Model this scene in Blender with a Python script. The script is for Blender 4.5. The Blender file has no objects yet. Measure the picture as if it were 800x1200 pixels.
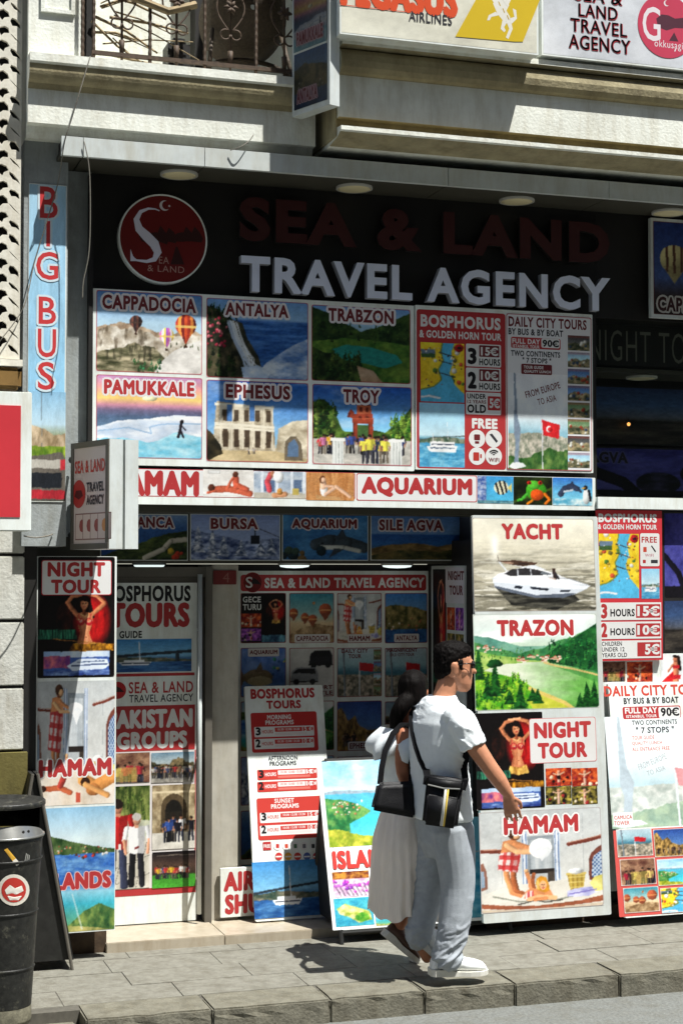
import bpy, bmesh, math, random
import numpy as np
from mathutils import Vector, Matrix

S = bpy.context.scene
COL = S.collection
R = math.radians

# ------------------------------------------------------------------ camera, sky, sun, exposure
FPX, CX, CY = 1900.0, 400.0, 600.0
CAM = Vector((0.0, -8.82, 2.08))
YAW, PITCH = math.atan(0.3268), math.atan(72 / 1900)
cd = bpy.data.cameras.new('camera')
cam = bpy.data.objects.new('camera', cd)
COL.objects.link(cam)
cam.location = CAM
cam.rotation_euler = (R(90) + PITCH, 0, -YAW)
cd.sensor_fit = 'VERTICAL'
cd.sensor_height = 36
cd.lens = 36 * FPX / 1200
cd.clip_start = 0.1
cd.clip_end = 500
S.camera = cam

SUN = Vector((-0.75, 1.0, -2.75)).normalized()          # the way the light travels
elev = math.asin(-SUN.z)
w = bpy.data.worlds.new('World')
S.world = w
w.use_nodes = True
nt = w.node_tree
sky = nt.nodes.new('ShaderNodeTexSky')
sky.sky_type = 'NISHITA'
sky.sun_disc = False
sky.sun_elevation = elev
sky.sun_rotation = math.atan2(-SUN.x, -SUN.y)
nt.links.new(sky.outputs[0], nt.nodes['Background'].inputs[0])
nt.nodes['Background'].inputs[1].default_value = 0.075
sl = bpy.data.lights.new('sun', 'SUN')
sl.energy = 5.0
sl.angle = R(0.5)
sl.color = (1.0, 0.985, 0.94)
so = bpy.data.objects.new('sun', sl)
COL.objects.link(so)
so.location = (4, -12, 14)
so.rotation_euler = SUN.to_track_quat('-Z', 'Y').to_euler()
vs = S.view_settings
vs.view_transform = 'Standard'
vs.look = 'None'
vs.exposure = 0.9
vs.gamma = 1.0
vs.use_curve_mapping = False
S.cycles.max_bounces = 6

# ------------------------------------------------------------------ from photograph measure to metres
FW = Vector((math.sin(YAW) * math.cos(PITCH), math.cos(YAW) * math.cos(PITCH), math.sin(PITCH)))
RT = Vector((math.cos(YAW), -math.sin(YAW), 0))
UP = RT.cross(FW)


def ray(px, py):
    return RT * ((px - CX) / FPX) + UP * ((CY - py) / FPX) + FW


def hit(px, py, o, n):
    d = ray(px, py)
    return CAM + d * ((o - CAM).dot(n) / d.dot(n))


def onY(px, py, y): return hit(px, py, Vector((0, y, 0)), Vector((0, 1, 0)))
def onX(px, py, x): return hit(px, py, Vector((x, 0, 0)), Vector((1, 0, 0)))
def onZ(px, py, z): return hit(px, py, Vector((0, 0, z)), Vector((0, 0, 1)))
def wx(px, py, y): return onY(px, py, y).x
def wz(px, py, y): return onY(px, py, y).z


# ------------------------------------------------------------------ materials
def lin(c):
    a = np.asarray(c, float) / 255.0
    return np.where(a <= 0.04045, a / 12.92, ((a + 0.055) / 1.055) ** 2.4)


def mat(name, rgb, rough=0.6, var=0.25, scale=6.0, bump=0.0, metal=0.0, spec=0.4, bscale=60.0, stain=0.0, sc=(1, 1, 1)):
    m = bpy.data.materials.new(name)
    m.use_nodes = True
    t = m.node_tree
    b = t.nodes['Principled BSDF']
    tc = t.nodes.new('ShaderNodeTexCoord')
    mp = t.nodes.new('ShaderNodeMapping')
    mp.inputs['Scale'].default_value = sc
    t.links.new(tc.outputs['Object'], mp.inputs[0])
    n = t.nodes.new('ShaderNodeTexNoise')
    n.inputs['Scale'].default_value = scale
    n.inputs['Detail'].default_value = 8
    n.inputs['Roughness'].default_value = 0.65
    t.links.new(mp.outputs[0], n.inputs['Vector'])
    r = t.nodes.new('ShaderNodeValToRGB')
    c = lin(rgb)
    r.color_ramp.elements[0].position = 0.3
    r.color_ramp.elements[1].position = 0.72
    r.color_ramp.elements[0].color = (*(c * (1 - var)), 1)
    r.color_ramp.elements[1].color = (*np.minimum(c * (1 + var * 0.6), 0.9), 1)
    t.links.new(n.outputs['Fac'], r.inputs[0])
    src = r.outputs[0]
    if stain:
        n3 = t.nodes.new('ShaderNodeTexNoise')
        n3.inputs['Scale'].default_value = 2.2
        n3.inputs['Detail'].default_value = 10
        n3.inputs['Roughness'].default_value = 0.75
        m3 = t.nodes.new('ShaderNodeMapping')
        m3.inputs['Scale'].default_value = (4.5, 4.5, 0.9)
        t.links.new(tc.outputs['Object'], m3.inputs[0])
        t.links.new(m3.outputs[0], n3.inputs['Vector'])
        r3 = t.nodes.new('ShaderNodeValToRGB')
        r3.color_ramp.elements[0].position = 0.45
        r3.color_ramp.elements[1].position = 0.75
        r3.color_ramp.elements[0].color = (1, 1, 1, 1)
        k = 1 - stain
        r3.color_ramp.elements[1].color = (k, k * 0.93, k * 0.82, 1)
        t.links.new(n3.outputs['Fac'], r3.inputs[0])
        mx = t.nodes.new('ShaderNodeMix')
        mx.data_type = 'RGBA'
        mx.blend_type = 'MULTIPLY'
        mx.inputs[0].default_value = 1
        t.links.new(src, mx.inputs[6])
        t.links.new(r3.outputs[0], mx.inputs[7])
        src = mx.outputs[2]
    t.links.new(src, b.inputs['Base Color'])
    b.inputs['Roughness'].default_value = rough
    b.inputs['Metallic'].default_value = metal
    b.inputs['Specular IOR Level'].default_value = spec
    if bump:
        n2 = t.nodes.new('ShaderNodeTexNoise')
        n2.inputs['Scale'].default_value = bscale
        n2.inputs['Detail'].default_value = 6
        t.links.new(mp.outputs[0], n2.inputs['Vector'])
        bp = t.nodes.new('ShaderNodeBump')
        bp.inputs['Strength'].default_value = bump
        bp.inputs['Distance'].default_value = 0.01
        t.links.new(n2.outputs['Fac'], bp.inputs['Height'])
        t.links.new(bp.outputs[0], b.inputs['Normal'])
    return m


def print_mat(name, rough):
    m = bpy.data.materials.new(name)
    m.use_nodes = True
    t = m.node_tree
    b = t.nodes['Principled BSDF']
    a = t.nodes.new('ShaderNodeAttribute')
    a.attribute_name = 'Col'
    n = t.nodes.new('ShaderNodeTexNoise')
    n.inputs['Scale'].default_value = 3.5
    n.inputs['Detail'].default_value = 9
    tc = t.nodes.new('ShaderNodeTexCoord')
    t.links.new(tc.outputs['Object'], n.inputs['Vector'])
    r = t.nodes.new('ShaderNodeValToRGB')
    r.color_ramp.elements[0].position = 0.35
    r.color_ramp.elements[1].position = 0.65
    r.color_ramp.elements[0].color = (0.93, 0.925, 0.91, 1)
    r.color_ramp.elements[1].color = (1, 1, 1, 1)
    t.links.new(n.outputs['Fac'], r.inputs[0])
    mx = t.nodes.new('ShaderNodeMix')
    mx.data_type = 'RGBA'
    mx.blend_type = 'MULTIPLY'
    mx.inputs[0].default_value = 1
    t.links.new(a.outputs['Color'], mx.inputs[6])
    t.links.new(r.outputs[0], mx.inputs[7])
    t.links.new(mx.outputs[2], b.inputs['Base Color'])
    b.inputs['Roughness'].default_value = rough
    b.inputs['Specular IOR Level'].default_value = 0.3
    return m


def emit_mat(name, rgb, strength):
    m = mat(name, rgb, 0.4, 0.02)
    b = m.node_tree.nodes['Principled BSDF']
    b.inputs['Emission Color'].default_value = (*lin(rgb), 1)
    b.inputs['Emission Strength'].default_value = strength
    return m


M = {}
M['moulding'] = mat('sooty_olive_moulding', (158, 148, 116), 0.8, 0.3, 7, 0.3, stain=0.4)
M['print'] = print_mat('printed_vinyl', 0.42)
M['white'] = mat('white_painted_metal', (226, 232, 228), 0.5, 0.10, 5, stain=0.25)
M['alu'] = mat('light_aluminium', (196, 202, 200), 0.4, 0.12, 8, metal=0.0, stain=0.2)
M['cornice'] = mat('weathered_cream_paint', (226, 228, 218), 0.75, 0.14, 5, 0.25, stain=0.3)
M['cornice_dirty'] = mat('sooty_cornice_paint', (206, 202, 184), 0.8, 0.25, 7, 0.3, stain=0.45)
M['black_wall'] = mat('black_composite_panel', (26, 24, 21), 0.5, 0.3, 3)
M['soffit'] = mat('dark_olive_soffit', (62, 60, 50), 0.6, 0.25, 3)
M['dark'] = mat('dark_trim', (30, 28, 26), 0.55, 0.4, 6)
M['grey_wall'] = mat('grey_plaster', (150, 156, 156), 0.8, 0.2, 9, 0.2, stain=0.3)
M['stone'] = mat('pale_stone_block', (196, 196, 188), 0.8, 0.2, 12, 0.3, stain=0.35)
M['lattice'] = mat('cream_cast_screen', (214, 210, 196), 0.75, 0.15, 10, 0.15, stain=0.3)
M['ochre'] = mat('ochre_painted_plinth', (100, 92, 46), 0.7, 0.3, 8, 0.2, stain=0.4)
M['brown'] = mat('aged_brass_ledge', (120, 92, 48), 0.5, 0.3, 6)
M['door_frame'] = mat('brown_grey_door_frame', (92, 88, 80), 0.5, 0.2, 5)
M['pillar'] = mat('beige_pillar_tile', (176, 172, 160), 0.6, 0.15, 10, stain=0.25)
M['marble'] = mat('worn_cream_marble', (168, 158, 140), 0.35, 0.15, 4, stain=0.3)
M['slab'] = mat('grey_granite_slab', (120, 118, 108), 0.8, 0.22, 30, 0.35, bscale=160, stain=0.5)
M['joint'] = mat('dirty_slab_joint', (86, 83, 75), 0.95, 0.3, 20)
M['kerb'] = mat('rough_kerb_stone', (110, 107, 94), 0.85, 0.3, 14, 0.5, bscale=70, stain=0.4)
M['asphalt'] = mat('worn_grey_asphalt', (112, 114, 110), 0.9, 0.4, 60, 0.6, bscale=220, stain=0.25)
M['iron'] = mat('rusty_wrought_iron', (78, 62, 48), 0.7, 0.5, 40)
M['black_metal'] = mat('scuffed_black_metal', (34, 34, 32), 0.5, 0.5, 18, stain=0.0)
M['bin'] = mat('scuffed_dark_bin_paint', (34, 34, 31), 0.5, 0.7, 34, 0.2, stain=0.0)
M['bin_base'] = mat('scraped_bin_foot', (120, 116, 98), 0.6, 0.5, 18, 0.3)
M['steel'] = mat('bare_steel', (150, 150, 146), 0.3, 0.2, 20, metal=0.7)
M['wicker'] = mat('dark_wicker', (74, 62, 48), 0.7, 0.5, 70, 0.5)
M['wood'] = mat('dead_branch_wood', (150, 132, 100), 0.8, 0.4, 20)
M['cable'] = mat('cable_rubber', (110, 106, 96), 0.7, 0.2, 20)
M['plate'] = mat('dark_red_enamel', (110, 34, 32), 0.5, 0.1, 6)
M['red'] = mat('red_sign_acrylic', (196, 54, 62), 0.4, 0.08, 4)
M['letter_white'] = mat('white_channel_letter', (216, 222, 240), 0.4, 0.08, 5)
M['letter_side'] = mat('letter_return_metal', (150, 152, 160), 0.4, 0.1, 5)
M['letter_red'] = mat('unlit_red_acrylic_letter', (58, 17, 15), 0.5, 0.15, 5)
M['lamp_off'] = mat('frosted_lamp_disc', (212, 200, 160), 0.5, 0.05)
M['lamp_on'] = emit_mat('glowing_lamp_disc', (235, 250, 248), 0.55)
M['lamp_rim'] = mat('lamp_rim', (170, 168, 160), 0.5, 0.1)
M['rust_plinth'] = mat('rusty_dark_plinth', (70, 54, 38), 0.7, 0.6, 9, 0.2)
g = bpy.data.materials.new('shop_glass')
g.use_nodes = True
gb = g.node_tree.nodes['Principled BSDF']
gb.inputs['Base Color'].default_value = (0.9, 0.95, 0.93, 1)
gb.inputs['Transmission Weight'].default_value = 1.0
gb.inputs['Roughness'].default_value = 0.02
gb.inputs['IOR'].default_value = 1.15
M['glass'] = g


def scuff(m, rgb, lo, hi, scale):
    t = m.node_tree
    b = t.nodes['Principled BSDF']
    old = b.inputs['Base Color'].links[0].from_socket
    tc = t.nodes.new('ShaderNodeTexCoord')
    n = t.nodes.new('ShaderNodeTexNoise')
    n.inputs['Scale'].default_value = scale
    n.inputs['Detail'].default_value = 12
    n.inputs['Roughness'].default_value = 0.8
    t.links.new(tc.outputs['Object'], n.inputs['Vector'])
    r = t.nodes.new('ShaderNodeValToRGB')
    r.color_ramp.elements[0].position = lo
    r.color_ramp.elements[1].position = hi
    t.links.new(n.outputs['Fac'], r.inputs[0])
    mx = t.nodes.new('ShaderNodeMix')
    mx.data_type = 'RGBA'
    t.links.new(r.outputs[0], mx.inputs[0])
    t.links.new(old, mx.inputs[6])
    mx.inputs[7].default_value = (*lin(rgb), 1)
    t.links.new(mx.outputs[2], b.inputs['Base Color'])


scuff(M['bin'], (104, 102, 88), .55, .72, 11)
scuff(M['bin_base'], (60, 58, 50), .5, .7, 14)
scuff(M['slab'], (88, 85, 76), .60, .72, 7)
scuff(M['asphalt'], (80, 80, 76), .58, .68, 9)
scuff(M['kerb'], (84, 80, 68), .56, .72, 10)


# ------------------------------------------------------------------ objects
def link(o, parent=None):
    COL.objects.link(o)
    if parent is not None:
        o.parent = parent
        if parent.type == 'EMPTY':
            o.matrix_parent_inverse = Matrix.Translation(-parent.location)
    return o


def tag(o, label, cat, group=None, kind=None):
    o['label'] = label
    o['category'] = cat
    if group: o['group'] = group
    if kind: o['kind'] = kind
    return o


def thing(name, label, cat, loc=(0, 0, 0), group=None):
    o = bpy.data.objects.new(name, None)
    o.empty_display_size = 0.1
    o.location = loc
    COL.objects.link(o)
    return tag(o, label, cat, group)


def copy_tree(o, parent=None):
    c = o.copy()
    COL.objects.link(c)
    if parent is not None:
        c.parent = parent
        c.matrix_parent_inverse = o.matrix_parent_inverse.copy()
    for ch in list(o.children): copy_tree(ch, c)
    return c


class MB:
    """collects shapes into one mesh"""
    def __init__(s): s.bm = bmesh.new()

    def box(s, x0, x1, y0, y1, z0, z1, bev=0.0):
        r = bmesh.ops.create_cube(s.bm, size=1)
        vs_ = r['verts']
        for v in vs_:
            v.co = Vector((x0 + (v.co.x + .5) * (x1 - x0), y0 + (v.co.y + .5) * (y1 - y0), z0 + (v.co.z + .5) * (z1 - z0)))
        if bev:
            es = {e for v in vs_ for e in v.link_edges}
            bmesh.ops.bevel(s.bm, geom=list(es), offset=bev, segments=2, affect='EDGES')
        return s

    def hexa(s, p):      # eight corners: bottom four, top four
        v = [s.bm.verts.new(q) for q in p]
        for f in ((3, 2, 1, 0), (4, 5, 6, 7), (0, 1, 5, 4), (1, 2, 6, 5), (2, 3, 7, 6), (3, 0, 4, 7)):
            s.bm.faces.new([v[i] for i in f])
        return s

    def slabq(s, p, n, t):      # quad p pushed back by t along n
        n = Vector(n)
        return s.hexa([Vector(q) for q in p] + [Vector(q) + n * t for q in p])

    def tube(s, pts, r, n=8, closed=False):
        pts = [Vector(p) for p in pts]
        rr = r if isinstance(r, (list, tuple)) else [r] * len(pts)
        rings = []
        for i, p in enumerate(pts):
            a = pts[i - 1] if i else (pts[-1] if closed else p)
            b = pts[(i + 1) % len(pts)] if (i < len(pts) - 1 or closed) else p
            d = (b - a).normalized()
            u = d.cross(Vector((0, 0, 1)) if abs(d.z) < .9 else Vector((0, 1, 0))).normalized()
            v = d.cross(u)
            rings.append([s.bm.verts.new(p + (u * math.cos(k * 2 * math.pi / n) + v * math.sin(k * 2 * math.pi / n)) * rr[i]) for k in range(n)])
        m = len(rings)
        for i in range(m if closed else m - 1):
            A, B = rings[i], rings[(i + 1) % m]
            for k in range(n):
                s.bm.faces.new((A[k], A[(k + 1) % n], B[(k + 1) % n], B[k]))
        if not closed:
            s.bm.faces.new(rings[0][::-1])
            s.bm.faces.new(rings[-1])
        return s

    def lathe(s, prof, c=(0, 0), n=40, a0=0, a1=2 * math.pi):
        full = abs(a1 - a0 - 2 * math.pi) < 1e-6
        k = n if full else n + 1
        rings = [[s.bm.verts.new((c[0] + r * math.cos(a0 + (a1 - a0) * i / n), c[1] + r * math.sin(a0 + (a1 - a0) * i / n), z)) for i in range(k)] for r, z in prof]
        for A, B in zip(rings, rings[1:]):
            for i in range(n):
                j = (i + 1) % k
                s.bm.faces.new((A[i], A[j], B[j], B[i]))
        return s

    def extr(s, prof, x0, x1, second=()):   # closed (y, z) profile run along x; sides listed in second take the mesh's second material
        a = [s.bm.verts.new((x0, y, z)) for y, z in prof]
        b = [s.bm.verts.new((x1, y, z)) for y, z in prof]
        n = len(prof)
        for i in range(n):
            j = (i + 1) % n
            s.bm.faces.new((a[i], a[j], b[j], b[i])).material_index = int(i in second)
        s.bm.faces.new(a[::-1])
        s.bm.faces.new(b)
        return s

    def build(s, name, m, parent=None, smooth=False):
        bmesh.ops.recalc_face_normals(s.bm, faces=s.bm.faces)
        me = bpy.data.meshes.new(name)
        s.bm.to_mesh(me)
        s.bm.free()
        me.materials.append(M[m] if isinstance(m, str) else m)
        if smooth:
            me.polygons.foreach_set('use_smooth', [True] * len(me.polygons))
        return link(bpy.data.objects.new(name, me), parent)


def struct(o):
    o['kind'] = 'structure'
    return o


def colour_mesh(name, V, Fs, cols, m='print', parent=None):
    me = bpy.data.meshes.new(name)
    me.from_pydata(V, [], Fs)
    at = me.color_attributes.new('Col', 'FLOAT_COLOR', 'POINT')
    a = np.ones((len(V), 4), np.float32)
    a[:, :3] = cols
    at.data.foreach_set('color', a.ravel())
    me.materials.append(M[m])
    return link(bpy.data.objects.new(name, me), parent)


# ------------------------------------------------------------------ lettering
_tc = {}


def glyphs(txt, bold=0.03, sp=1.1):
    key = (txt, bold, sp)
    if key in _tc: return _tc[key]
    c = bpy.data.curves.new('t', 'FONT')
    c.body = txt.replace('€', 'C')
    c.offset = bold
    c.resolution_u = 3
    c.space_character = sp
    o = bpy.data.objects.new('t', c)
    me = bpy.data.meshes.new_from_object(o)
    V = np.zeros(len(me.vertices) * 3)
    me.vertices.foreach_get('co', V)
    V = V.reshape(-1, 3)[:, :2]
    Fs = [tuple(p.vertices) for p in me.polygons]
    bpy.data.objects.remove(o)
    bpy.data.curves.remove(c)
    bpy.data.meshes.remove(me)
    if '€' in txt:
        last = islands(len(V), Fs)
        comp = max(last, key=lambda q: V[q, 0].max())
        x0, x1 = V[comp, 0].min(), V[comp, 0].max()
        y0, y1 = V[comp, 1].min(), V[comp, 1].max()
        h, wd = y1 - y0, x1 - x0
        for q in (0.56, 0.36):
            k = len(V)
            yb = y0 + h * q
            V = np.vstack([V, [[x0 - wd * .14, yb], [x0 + wd * .72, yb], [x0 + wd * .72, yb + h * .1], [x0 - wd * .14, yb + h * .1]]])
            Fs.append((k, k + 1, k + 2, k + 3))
    _tc[key] = (V, Fs)
    return V, Fs


def islands(n, Fs):
    p = list(range(n))

    def f(a):
        while p[a] != a:
            p[a] = p[p[a]]
            a = p[a]
        return a
    for fc in Fs:
        a = f(fc[0])
        for b in fc[1:]: p[f(b)] = a
    d = {}
    used = {i for fc in Fs for i in fc}
    for i in used: d.setdefault(f(i), []).append(i)
    return list(d.values())


def rrect(x0, y0, x1, y1, r, n=5):
    r = min(r, abs(x1 - x0) / 2, abs(y1 - y0) / 2)
    pts = []
    for cx, cy, a in ((x1 - r, y0 + r, -90), (x1 - r, y1 - r, 0), (x0 + r, y1 - r, 90), (x0 + r, y0 + r, 180)):
        for k in range(n + 1):
            t = R(a + 90 * k / n)
            pts.append((cx + r * math.cos(t), cy + r * math.sin(t)))
    return pts


# ------------------------------------------------------------------ small painter for the printed pictures
class Cv:
    def __init__(s, w_, h_, seed=1, warp=1.0):
        s.w, s.h = max(w_, 6), max(h_, 6)
        s.X, s.Y = np.meshgrid((np.arange(s.w) + .5) / s.w, (np.arange(s.h) + .5) / s.h)
        s.c = np.full((s.h, s.w, 3), 200.0)
        s.rs = np.random.RandomState(seed)
        s.asp = s.w / s.h
        X, Y = s.X, s.Y
        k = warp * min(1.0, 60.0 / s.w)
        dx = (s.fbm(9, 3) - .5) * .026 * k + (s.fbm(40, 2) - .5) * .006 * k
        dy = (s.fbm(9, 3) - .5) * .026 * k + (s.fbm(40, 2) - .5) * .006 * k
        s.X, s.Y = np.clip(X + dx, 0, .9999), np.clip(Y + dy, 0, .9999)

    def vn(s, fx, fy):
        nx, ny = int(fx) + 3, int(fy) + 3
        g_ = s.rs.rand(ny, nx)
        x, y = s.X * fx, s.Y * fy
        xi, yi = x.astype(int), y.astype(int)
        u, v = x - xi, y - yi
        u, v = u * u * (3 - 2 * u), v * v * (3 - 2 * v)
        return (g_[yi, xi] * (1 - u) + g_[yi, xi + 1] * u) * (1 - v) + (g_[yi + 1, xi] * (1 - u) + g_[yi + 1, xi + 1] * u) * v

    def fbm(s, f=4, o=5, ax=1.0, ay=1.0):
        r, a, t = 0, 1.0, 0
        for i in range(o):
            r = r + a * s.vn(f * ax * 2 ** i, f * ay * 2 ** i)
            t += a
            a *= .6
        return r / t

    def put(s, m, col, a=1.0):
        m = np.asarray(m, float)[..., None] * a
        s.c = s.c * (1 - m) + np.asarray(col, float) * m
        return s

    def fill(s, col): return s.put(np.ones_like(s.X), col)

    def grad(s, stops, y0=0., y1=1., axis='y', a=1.0):
        t = s.Y if axis == 'y' else s.X
        k = [q[0] for q in stops]
        c = np.stack([np.interp(t, k, [q[1][i] for q in stops]) for i in range(3)], -1)
        return s.put((t >= y0) & (t <= y1), c, a)

    def rect(s, x0, y0, x1, y1, col, a=1.): return s.put((s.X >= x0) & (s.X <= x1) & (s.Y >= y0) & (s.Y <= y1), col, a)
    def ell(s, x, y, rx, ry, col, a=1.):
        p, q = (s.X - x) / rx, (s.Y - y) / ry
        sh = np.clip(1.02 - .22 * p + .18 * -q - .18 * (p * p + q * q), .5, 1.3)[..., None]
        return s.put(p * p + q * q <= 1, np.clip(np.asarray(col, float) * sh, 0, 255), a)

    def pmask(s, pts):
        m = np.zeros_like(s.X, bool)
        n = len(pts)
        for i in range(n):
            x0, y0 = pts[i]
            x1, y1 = pts[(i + 1) % n]
            if y0 == y1: continue
            c = (y0 > s.Y) != (y1 > s.Y)
            m ^= c & (s.X < (x1 - x0) * (s.Y - y0) / (y1 - y0) + x0)
        return m

    def poly(s, pts, col, a=1.): return s.put(s.pmask(pts), col, a)

    def line(s, pts, wd, col, a=1.):
        m = np.zeros_like(s.X, bool)
        sh = np.ones_like(s.X)
        for (x0, y0), (x1, y1) in zip(pts, pts[1:]):
            dx, dy = (x1 - x0), (y1 - y0) / s.asp
            px, py = s.X - x0, (s.Y - y0) / s.asp
            t = np.clip((px * dx + py * dy) / (dx * dx + dy * dy + 1e-9), 0, 1)
            k = (px - t * dx) ** 2 + (py - t * dy) ** 2 <= (wd / 2) ** 2
            sh = np.where(k, 1.02 - .3 * (px - t * dx) / (wd / 2) - .16 * ((px - t * dx) ** 2 + (py - t * dy) ** 2) / (wd / 2) ** 2, sh)
            m |= k
        if wd >= .04: col = np.clip(np.asarray(col, float) * np.clip(sh, .5, 1.3)[..., None], 0, 255)
        return s.put(m, col, a)

    def trees(s, n, x0, x1, y0, y1, h, cols):
        for i in range(n):
            x, y = s.rs.uniform(x0, x1), s.rs.uniform(y0, y1)
            k = h * s.rs.uniform(.6, 1.2)
            col = np.asarray(cols[s.rs.randint(len(cols))], float)
            for j in range(7):
                t = j / 6
                s.ell(x + s.rs.uniform(-.1, .1) * k, y - k * t, k * .2 * (1.05 - t) * s.rs.uniform(.7, 1.2), k * .11, np.clip(col * s.rs.uniform(.6, 1.3), 0, 255))
        return s

    def finish(s):
        s.c = s.c * (.90 + .20 * s.fbm(4, 3))[..., None]
        b = s.c.copy()
        b[1:-1, 1:-1] = .4 * s.c[1:-1, 1:-1] + .15 * (s.c[:-2, 1:-1] + s.c[2:, 1:-1] + s.c[1:-1, :-2] + s.c[1:-1, 2:])
        g_ = b.mean(-1, keepdims=True)
        k_ = np.clip(1 - g_ / 255, 0, 1)
        b = b * (1 + k_ * ((s.fbm(30, 3) - .5) * .55)[..., None])
        g_ = b.mean(-1, keepdims=True)
        b = g_ + (b - g_) * 1.0
        b = 120 + (b - 120) * 1.08
        s.c = b + s.rs.normal(0, 2.5, s.c.shape[:2])[..., None]
        return s

    def below(s, pts, amp=0., f=6):       # mask under a skyline
        k = np.interp(s.X, [p[0] for p in pts], [p[1] for p in pts])
        if amp: k = k + (s.fbm(f, 4, 1, .01) - .5) * amp
        return s.Y > k

    def tex(s, m, c0, c1, f=8, o=5, ax=1., ay=1., a=1., con=2.2):
        t = np.clip((s.fbm(f, o, ax, ay) - .5) * con + .5, 0, 1)[..., None]
        return s.put(m, np.asarray(c0, float) * (1 - t) + np.asarray(c1, float) * t, a)

    def dots(s, n, x0, y0, x1, y1, r, cols):
        for i in range(n):
            x, y = s.rs.uniform(x0, x1), s.rs.uniform(y0, y1)
            k = s.rs.uniform(.6, 1.3) * r
            s.ell(x, y, k, k * s.asp, cols[s.rs.randint(len(cols))])
        return s

    def person(s, x, y, k, shirt, pants, skin=(176, 124, 96), hair=(40, 30, 26)):
        """a small standing figure, feet at (x, y), k high"""
        q = k / s.asp
        shirt, pants = np.asarray(shirt, float), np.asarray(pants, float)
        for e in (-1, 1): s.line([(x + e * .05 * q, y - .48 * k), (x + e * .075 * q, y - .02 * k)], .085 * q, pants * (.85 + .15 * e))
        s.poly([(x - .12 * q, y - .82 * k), (x + .12 * q, y - .82 * k), (x + .1 * q, y - .44 * k), (x - .1 * q, y - .44 * k)], shirt)
        s.poly([(x + .02 * q, y - .82 * k), (x + .12 * q, y - .82 * k), (x + .1 * q, y - .44 * k), (x + .02 * q, y - .44 * k)], shirt * .78)
        for e in (-1, 1):
            s.line([(x + e * .14 * q, y - .8 * k), (x + e * .17 * q, y - .62 * k)], .06 * q, shirt * (.95 - .1 * e))
            s.line([(x + e * .17 * q, y - .62 * k), (x + e * .15 * q, y - .45 * k)], .045 * q, skin)
        s.rect(x - .03 * q, y - .86 * k, x + .03 * q, y - .8 * k, skin)
        s.ell(x, y - .91 * k, .055 * q, .075 * k, skin)
        s.put(((s.X - x) / (.062 * q)) ** 2 + ((s.Y - (y - .945 * k)) / (.055 * k)) ** 2 < 1, hair)
        return s

    def crowd(s, n, x0, x1, y, h, cols):
        for x in sorted(s.rs.uniform(x0, x1, n), key=lambda v: s.rs.rand()):
            k = h * s.rs.uniform(.86, 1.08)
            sk = np.array((186, 134, 104)) * s.rs.uniform(.7, 1.1)
            s.person(x, y + h * s.rs.uniform(-.04, .05), k, cols[s.rs.randint(len(cols))], [(40, 44, 60), (70, 70, 80), (30, 30, 34), (120, 110, 96)][s.rs.randint(4)], sk)
        return s

# ------------------------------------------------------------------ the printed pictures
def sky_(c, a=(70, 130, 200), b=(190, 225, 240), y=.6, clouds=.5):
    c.grad([(0, a), (y, b), (1, b)])
    t = np.clip((c.fbm(3, 5, .7, 2) - .55) * 5, 0, 1) * clouds
    c.put(t * (c.Y < y + .1), (240, 246, 250))


def p_cappadocia(c):
    c.grad([(0, (90, 138, 200)), (.38, (184, 214, 234)), (1, (206, 224, 232))])
    c.tex(c.below([(0, .46), (.2, .42), (.36, .40), (.5, .46), (.7, .5), (1, .46)], .1, 9), (150, 126, 104), (226, 206, 180), 9, 5, 1.4, .9)
    m = c.below([(0, .5), (.15, .46), (.3, .44), (.45, .48), (.6, .55), (.8, .52), (1, .5)], .12, 12)
    c.tex(m, (160, 146, 126), (250, 244, 232), 8, 5, 1.2, 1)
    c.put(np.clip((c.fbm(9, 4, 2.4, .7) - .54) * 6, 0, 1) * m, (96, 84, 68), .8)
    g = c.below([(0, .78), (.2, .70), (.35, .62), (.55, .66), (.66, .8), (.76, 1.1), (1, 1.2)], .1)
    c.tex(g, (70, 72, 50), (206, 192, 160), 8, 5, .9, 2.4); c.put(np.clip((c.fbm(10, 3, 4, .5) - .52) * 6, 0, 1) * g * (c.Y < .85), (52, 50, 38), .7)
    c.tex(c.pmask([(.54, 1), (.62, .84), (.72, .72), (.86, .62), (1, .56), (1, 1)]), (206, 202, 196), (252, 248, 242), 6, 4, 1.5, 1.5)
    c.trees(26, .34, .6, .86, 1.04, .06, [(40, 96, 54), (60, 120, 80), (80, 110, 60), (30, 70, 40)]); c.trees(10, .68, .98, .6, .7, .04, [(80, 90, 60)])
    for x, y, r, cols in ((.37, .37, .058, [(70, 52, 50), (110, 70, 60), (50, 40, 42)]), (.66, .52, .068, [(206, 110, 170), (240, 230, 236), (226, 200, 90), (150, 90, 190)]), (.84, .385, .10, [(170, 60, 46), (226, 140, 70), (110, 40, 40), (200, 84, 50)])):
        u = (c.X - x) / r
        v = (c.Y - y) / (r * c.asp)
        body = (u * u + v * v <= 1) | ((v > 0) & (v < 1.75) & (abs(u) < .98 * np.sqrt(np.clip(1 - (v / 2.1), 0, 1)) * np.clip(1.25 - v * .62, 0, 1)))
        k = np.floor((u / np.sqrt(np.clip(1.05 - (v * .6) ** 2, .1, 2)) + 1) * 3.5).astype(int) % len(cols)
        cc = np.asarray(cols, float)[k] * np.clip(1.1 - .35 * u - .1 * v, .5, 1.3)[..., None]
        c.put(body, cc); c.put(body & (abs(v - .15) < .12), (236, 206, 120) if r > .06 else (90, 70, 60), .85)
        c.rect(x - .013, y + r * c.asp * 1.85, x + .013, y + r * c.asp * 2.15, (70, 46, 32))


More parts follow.
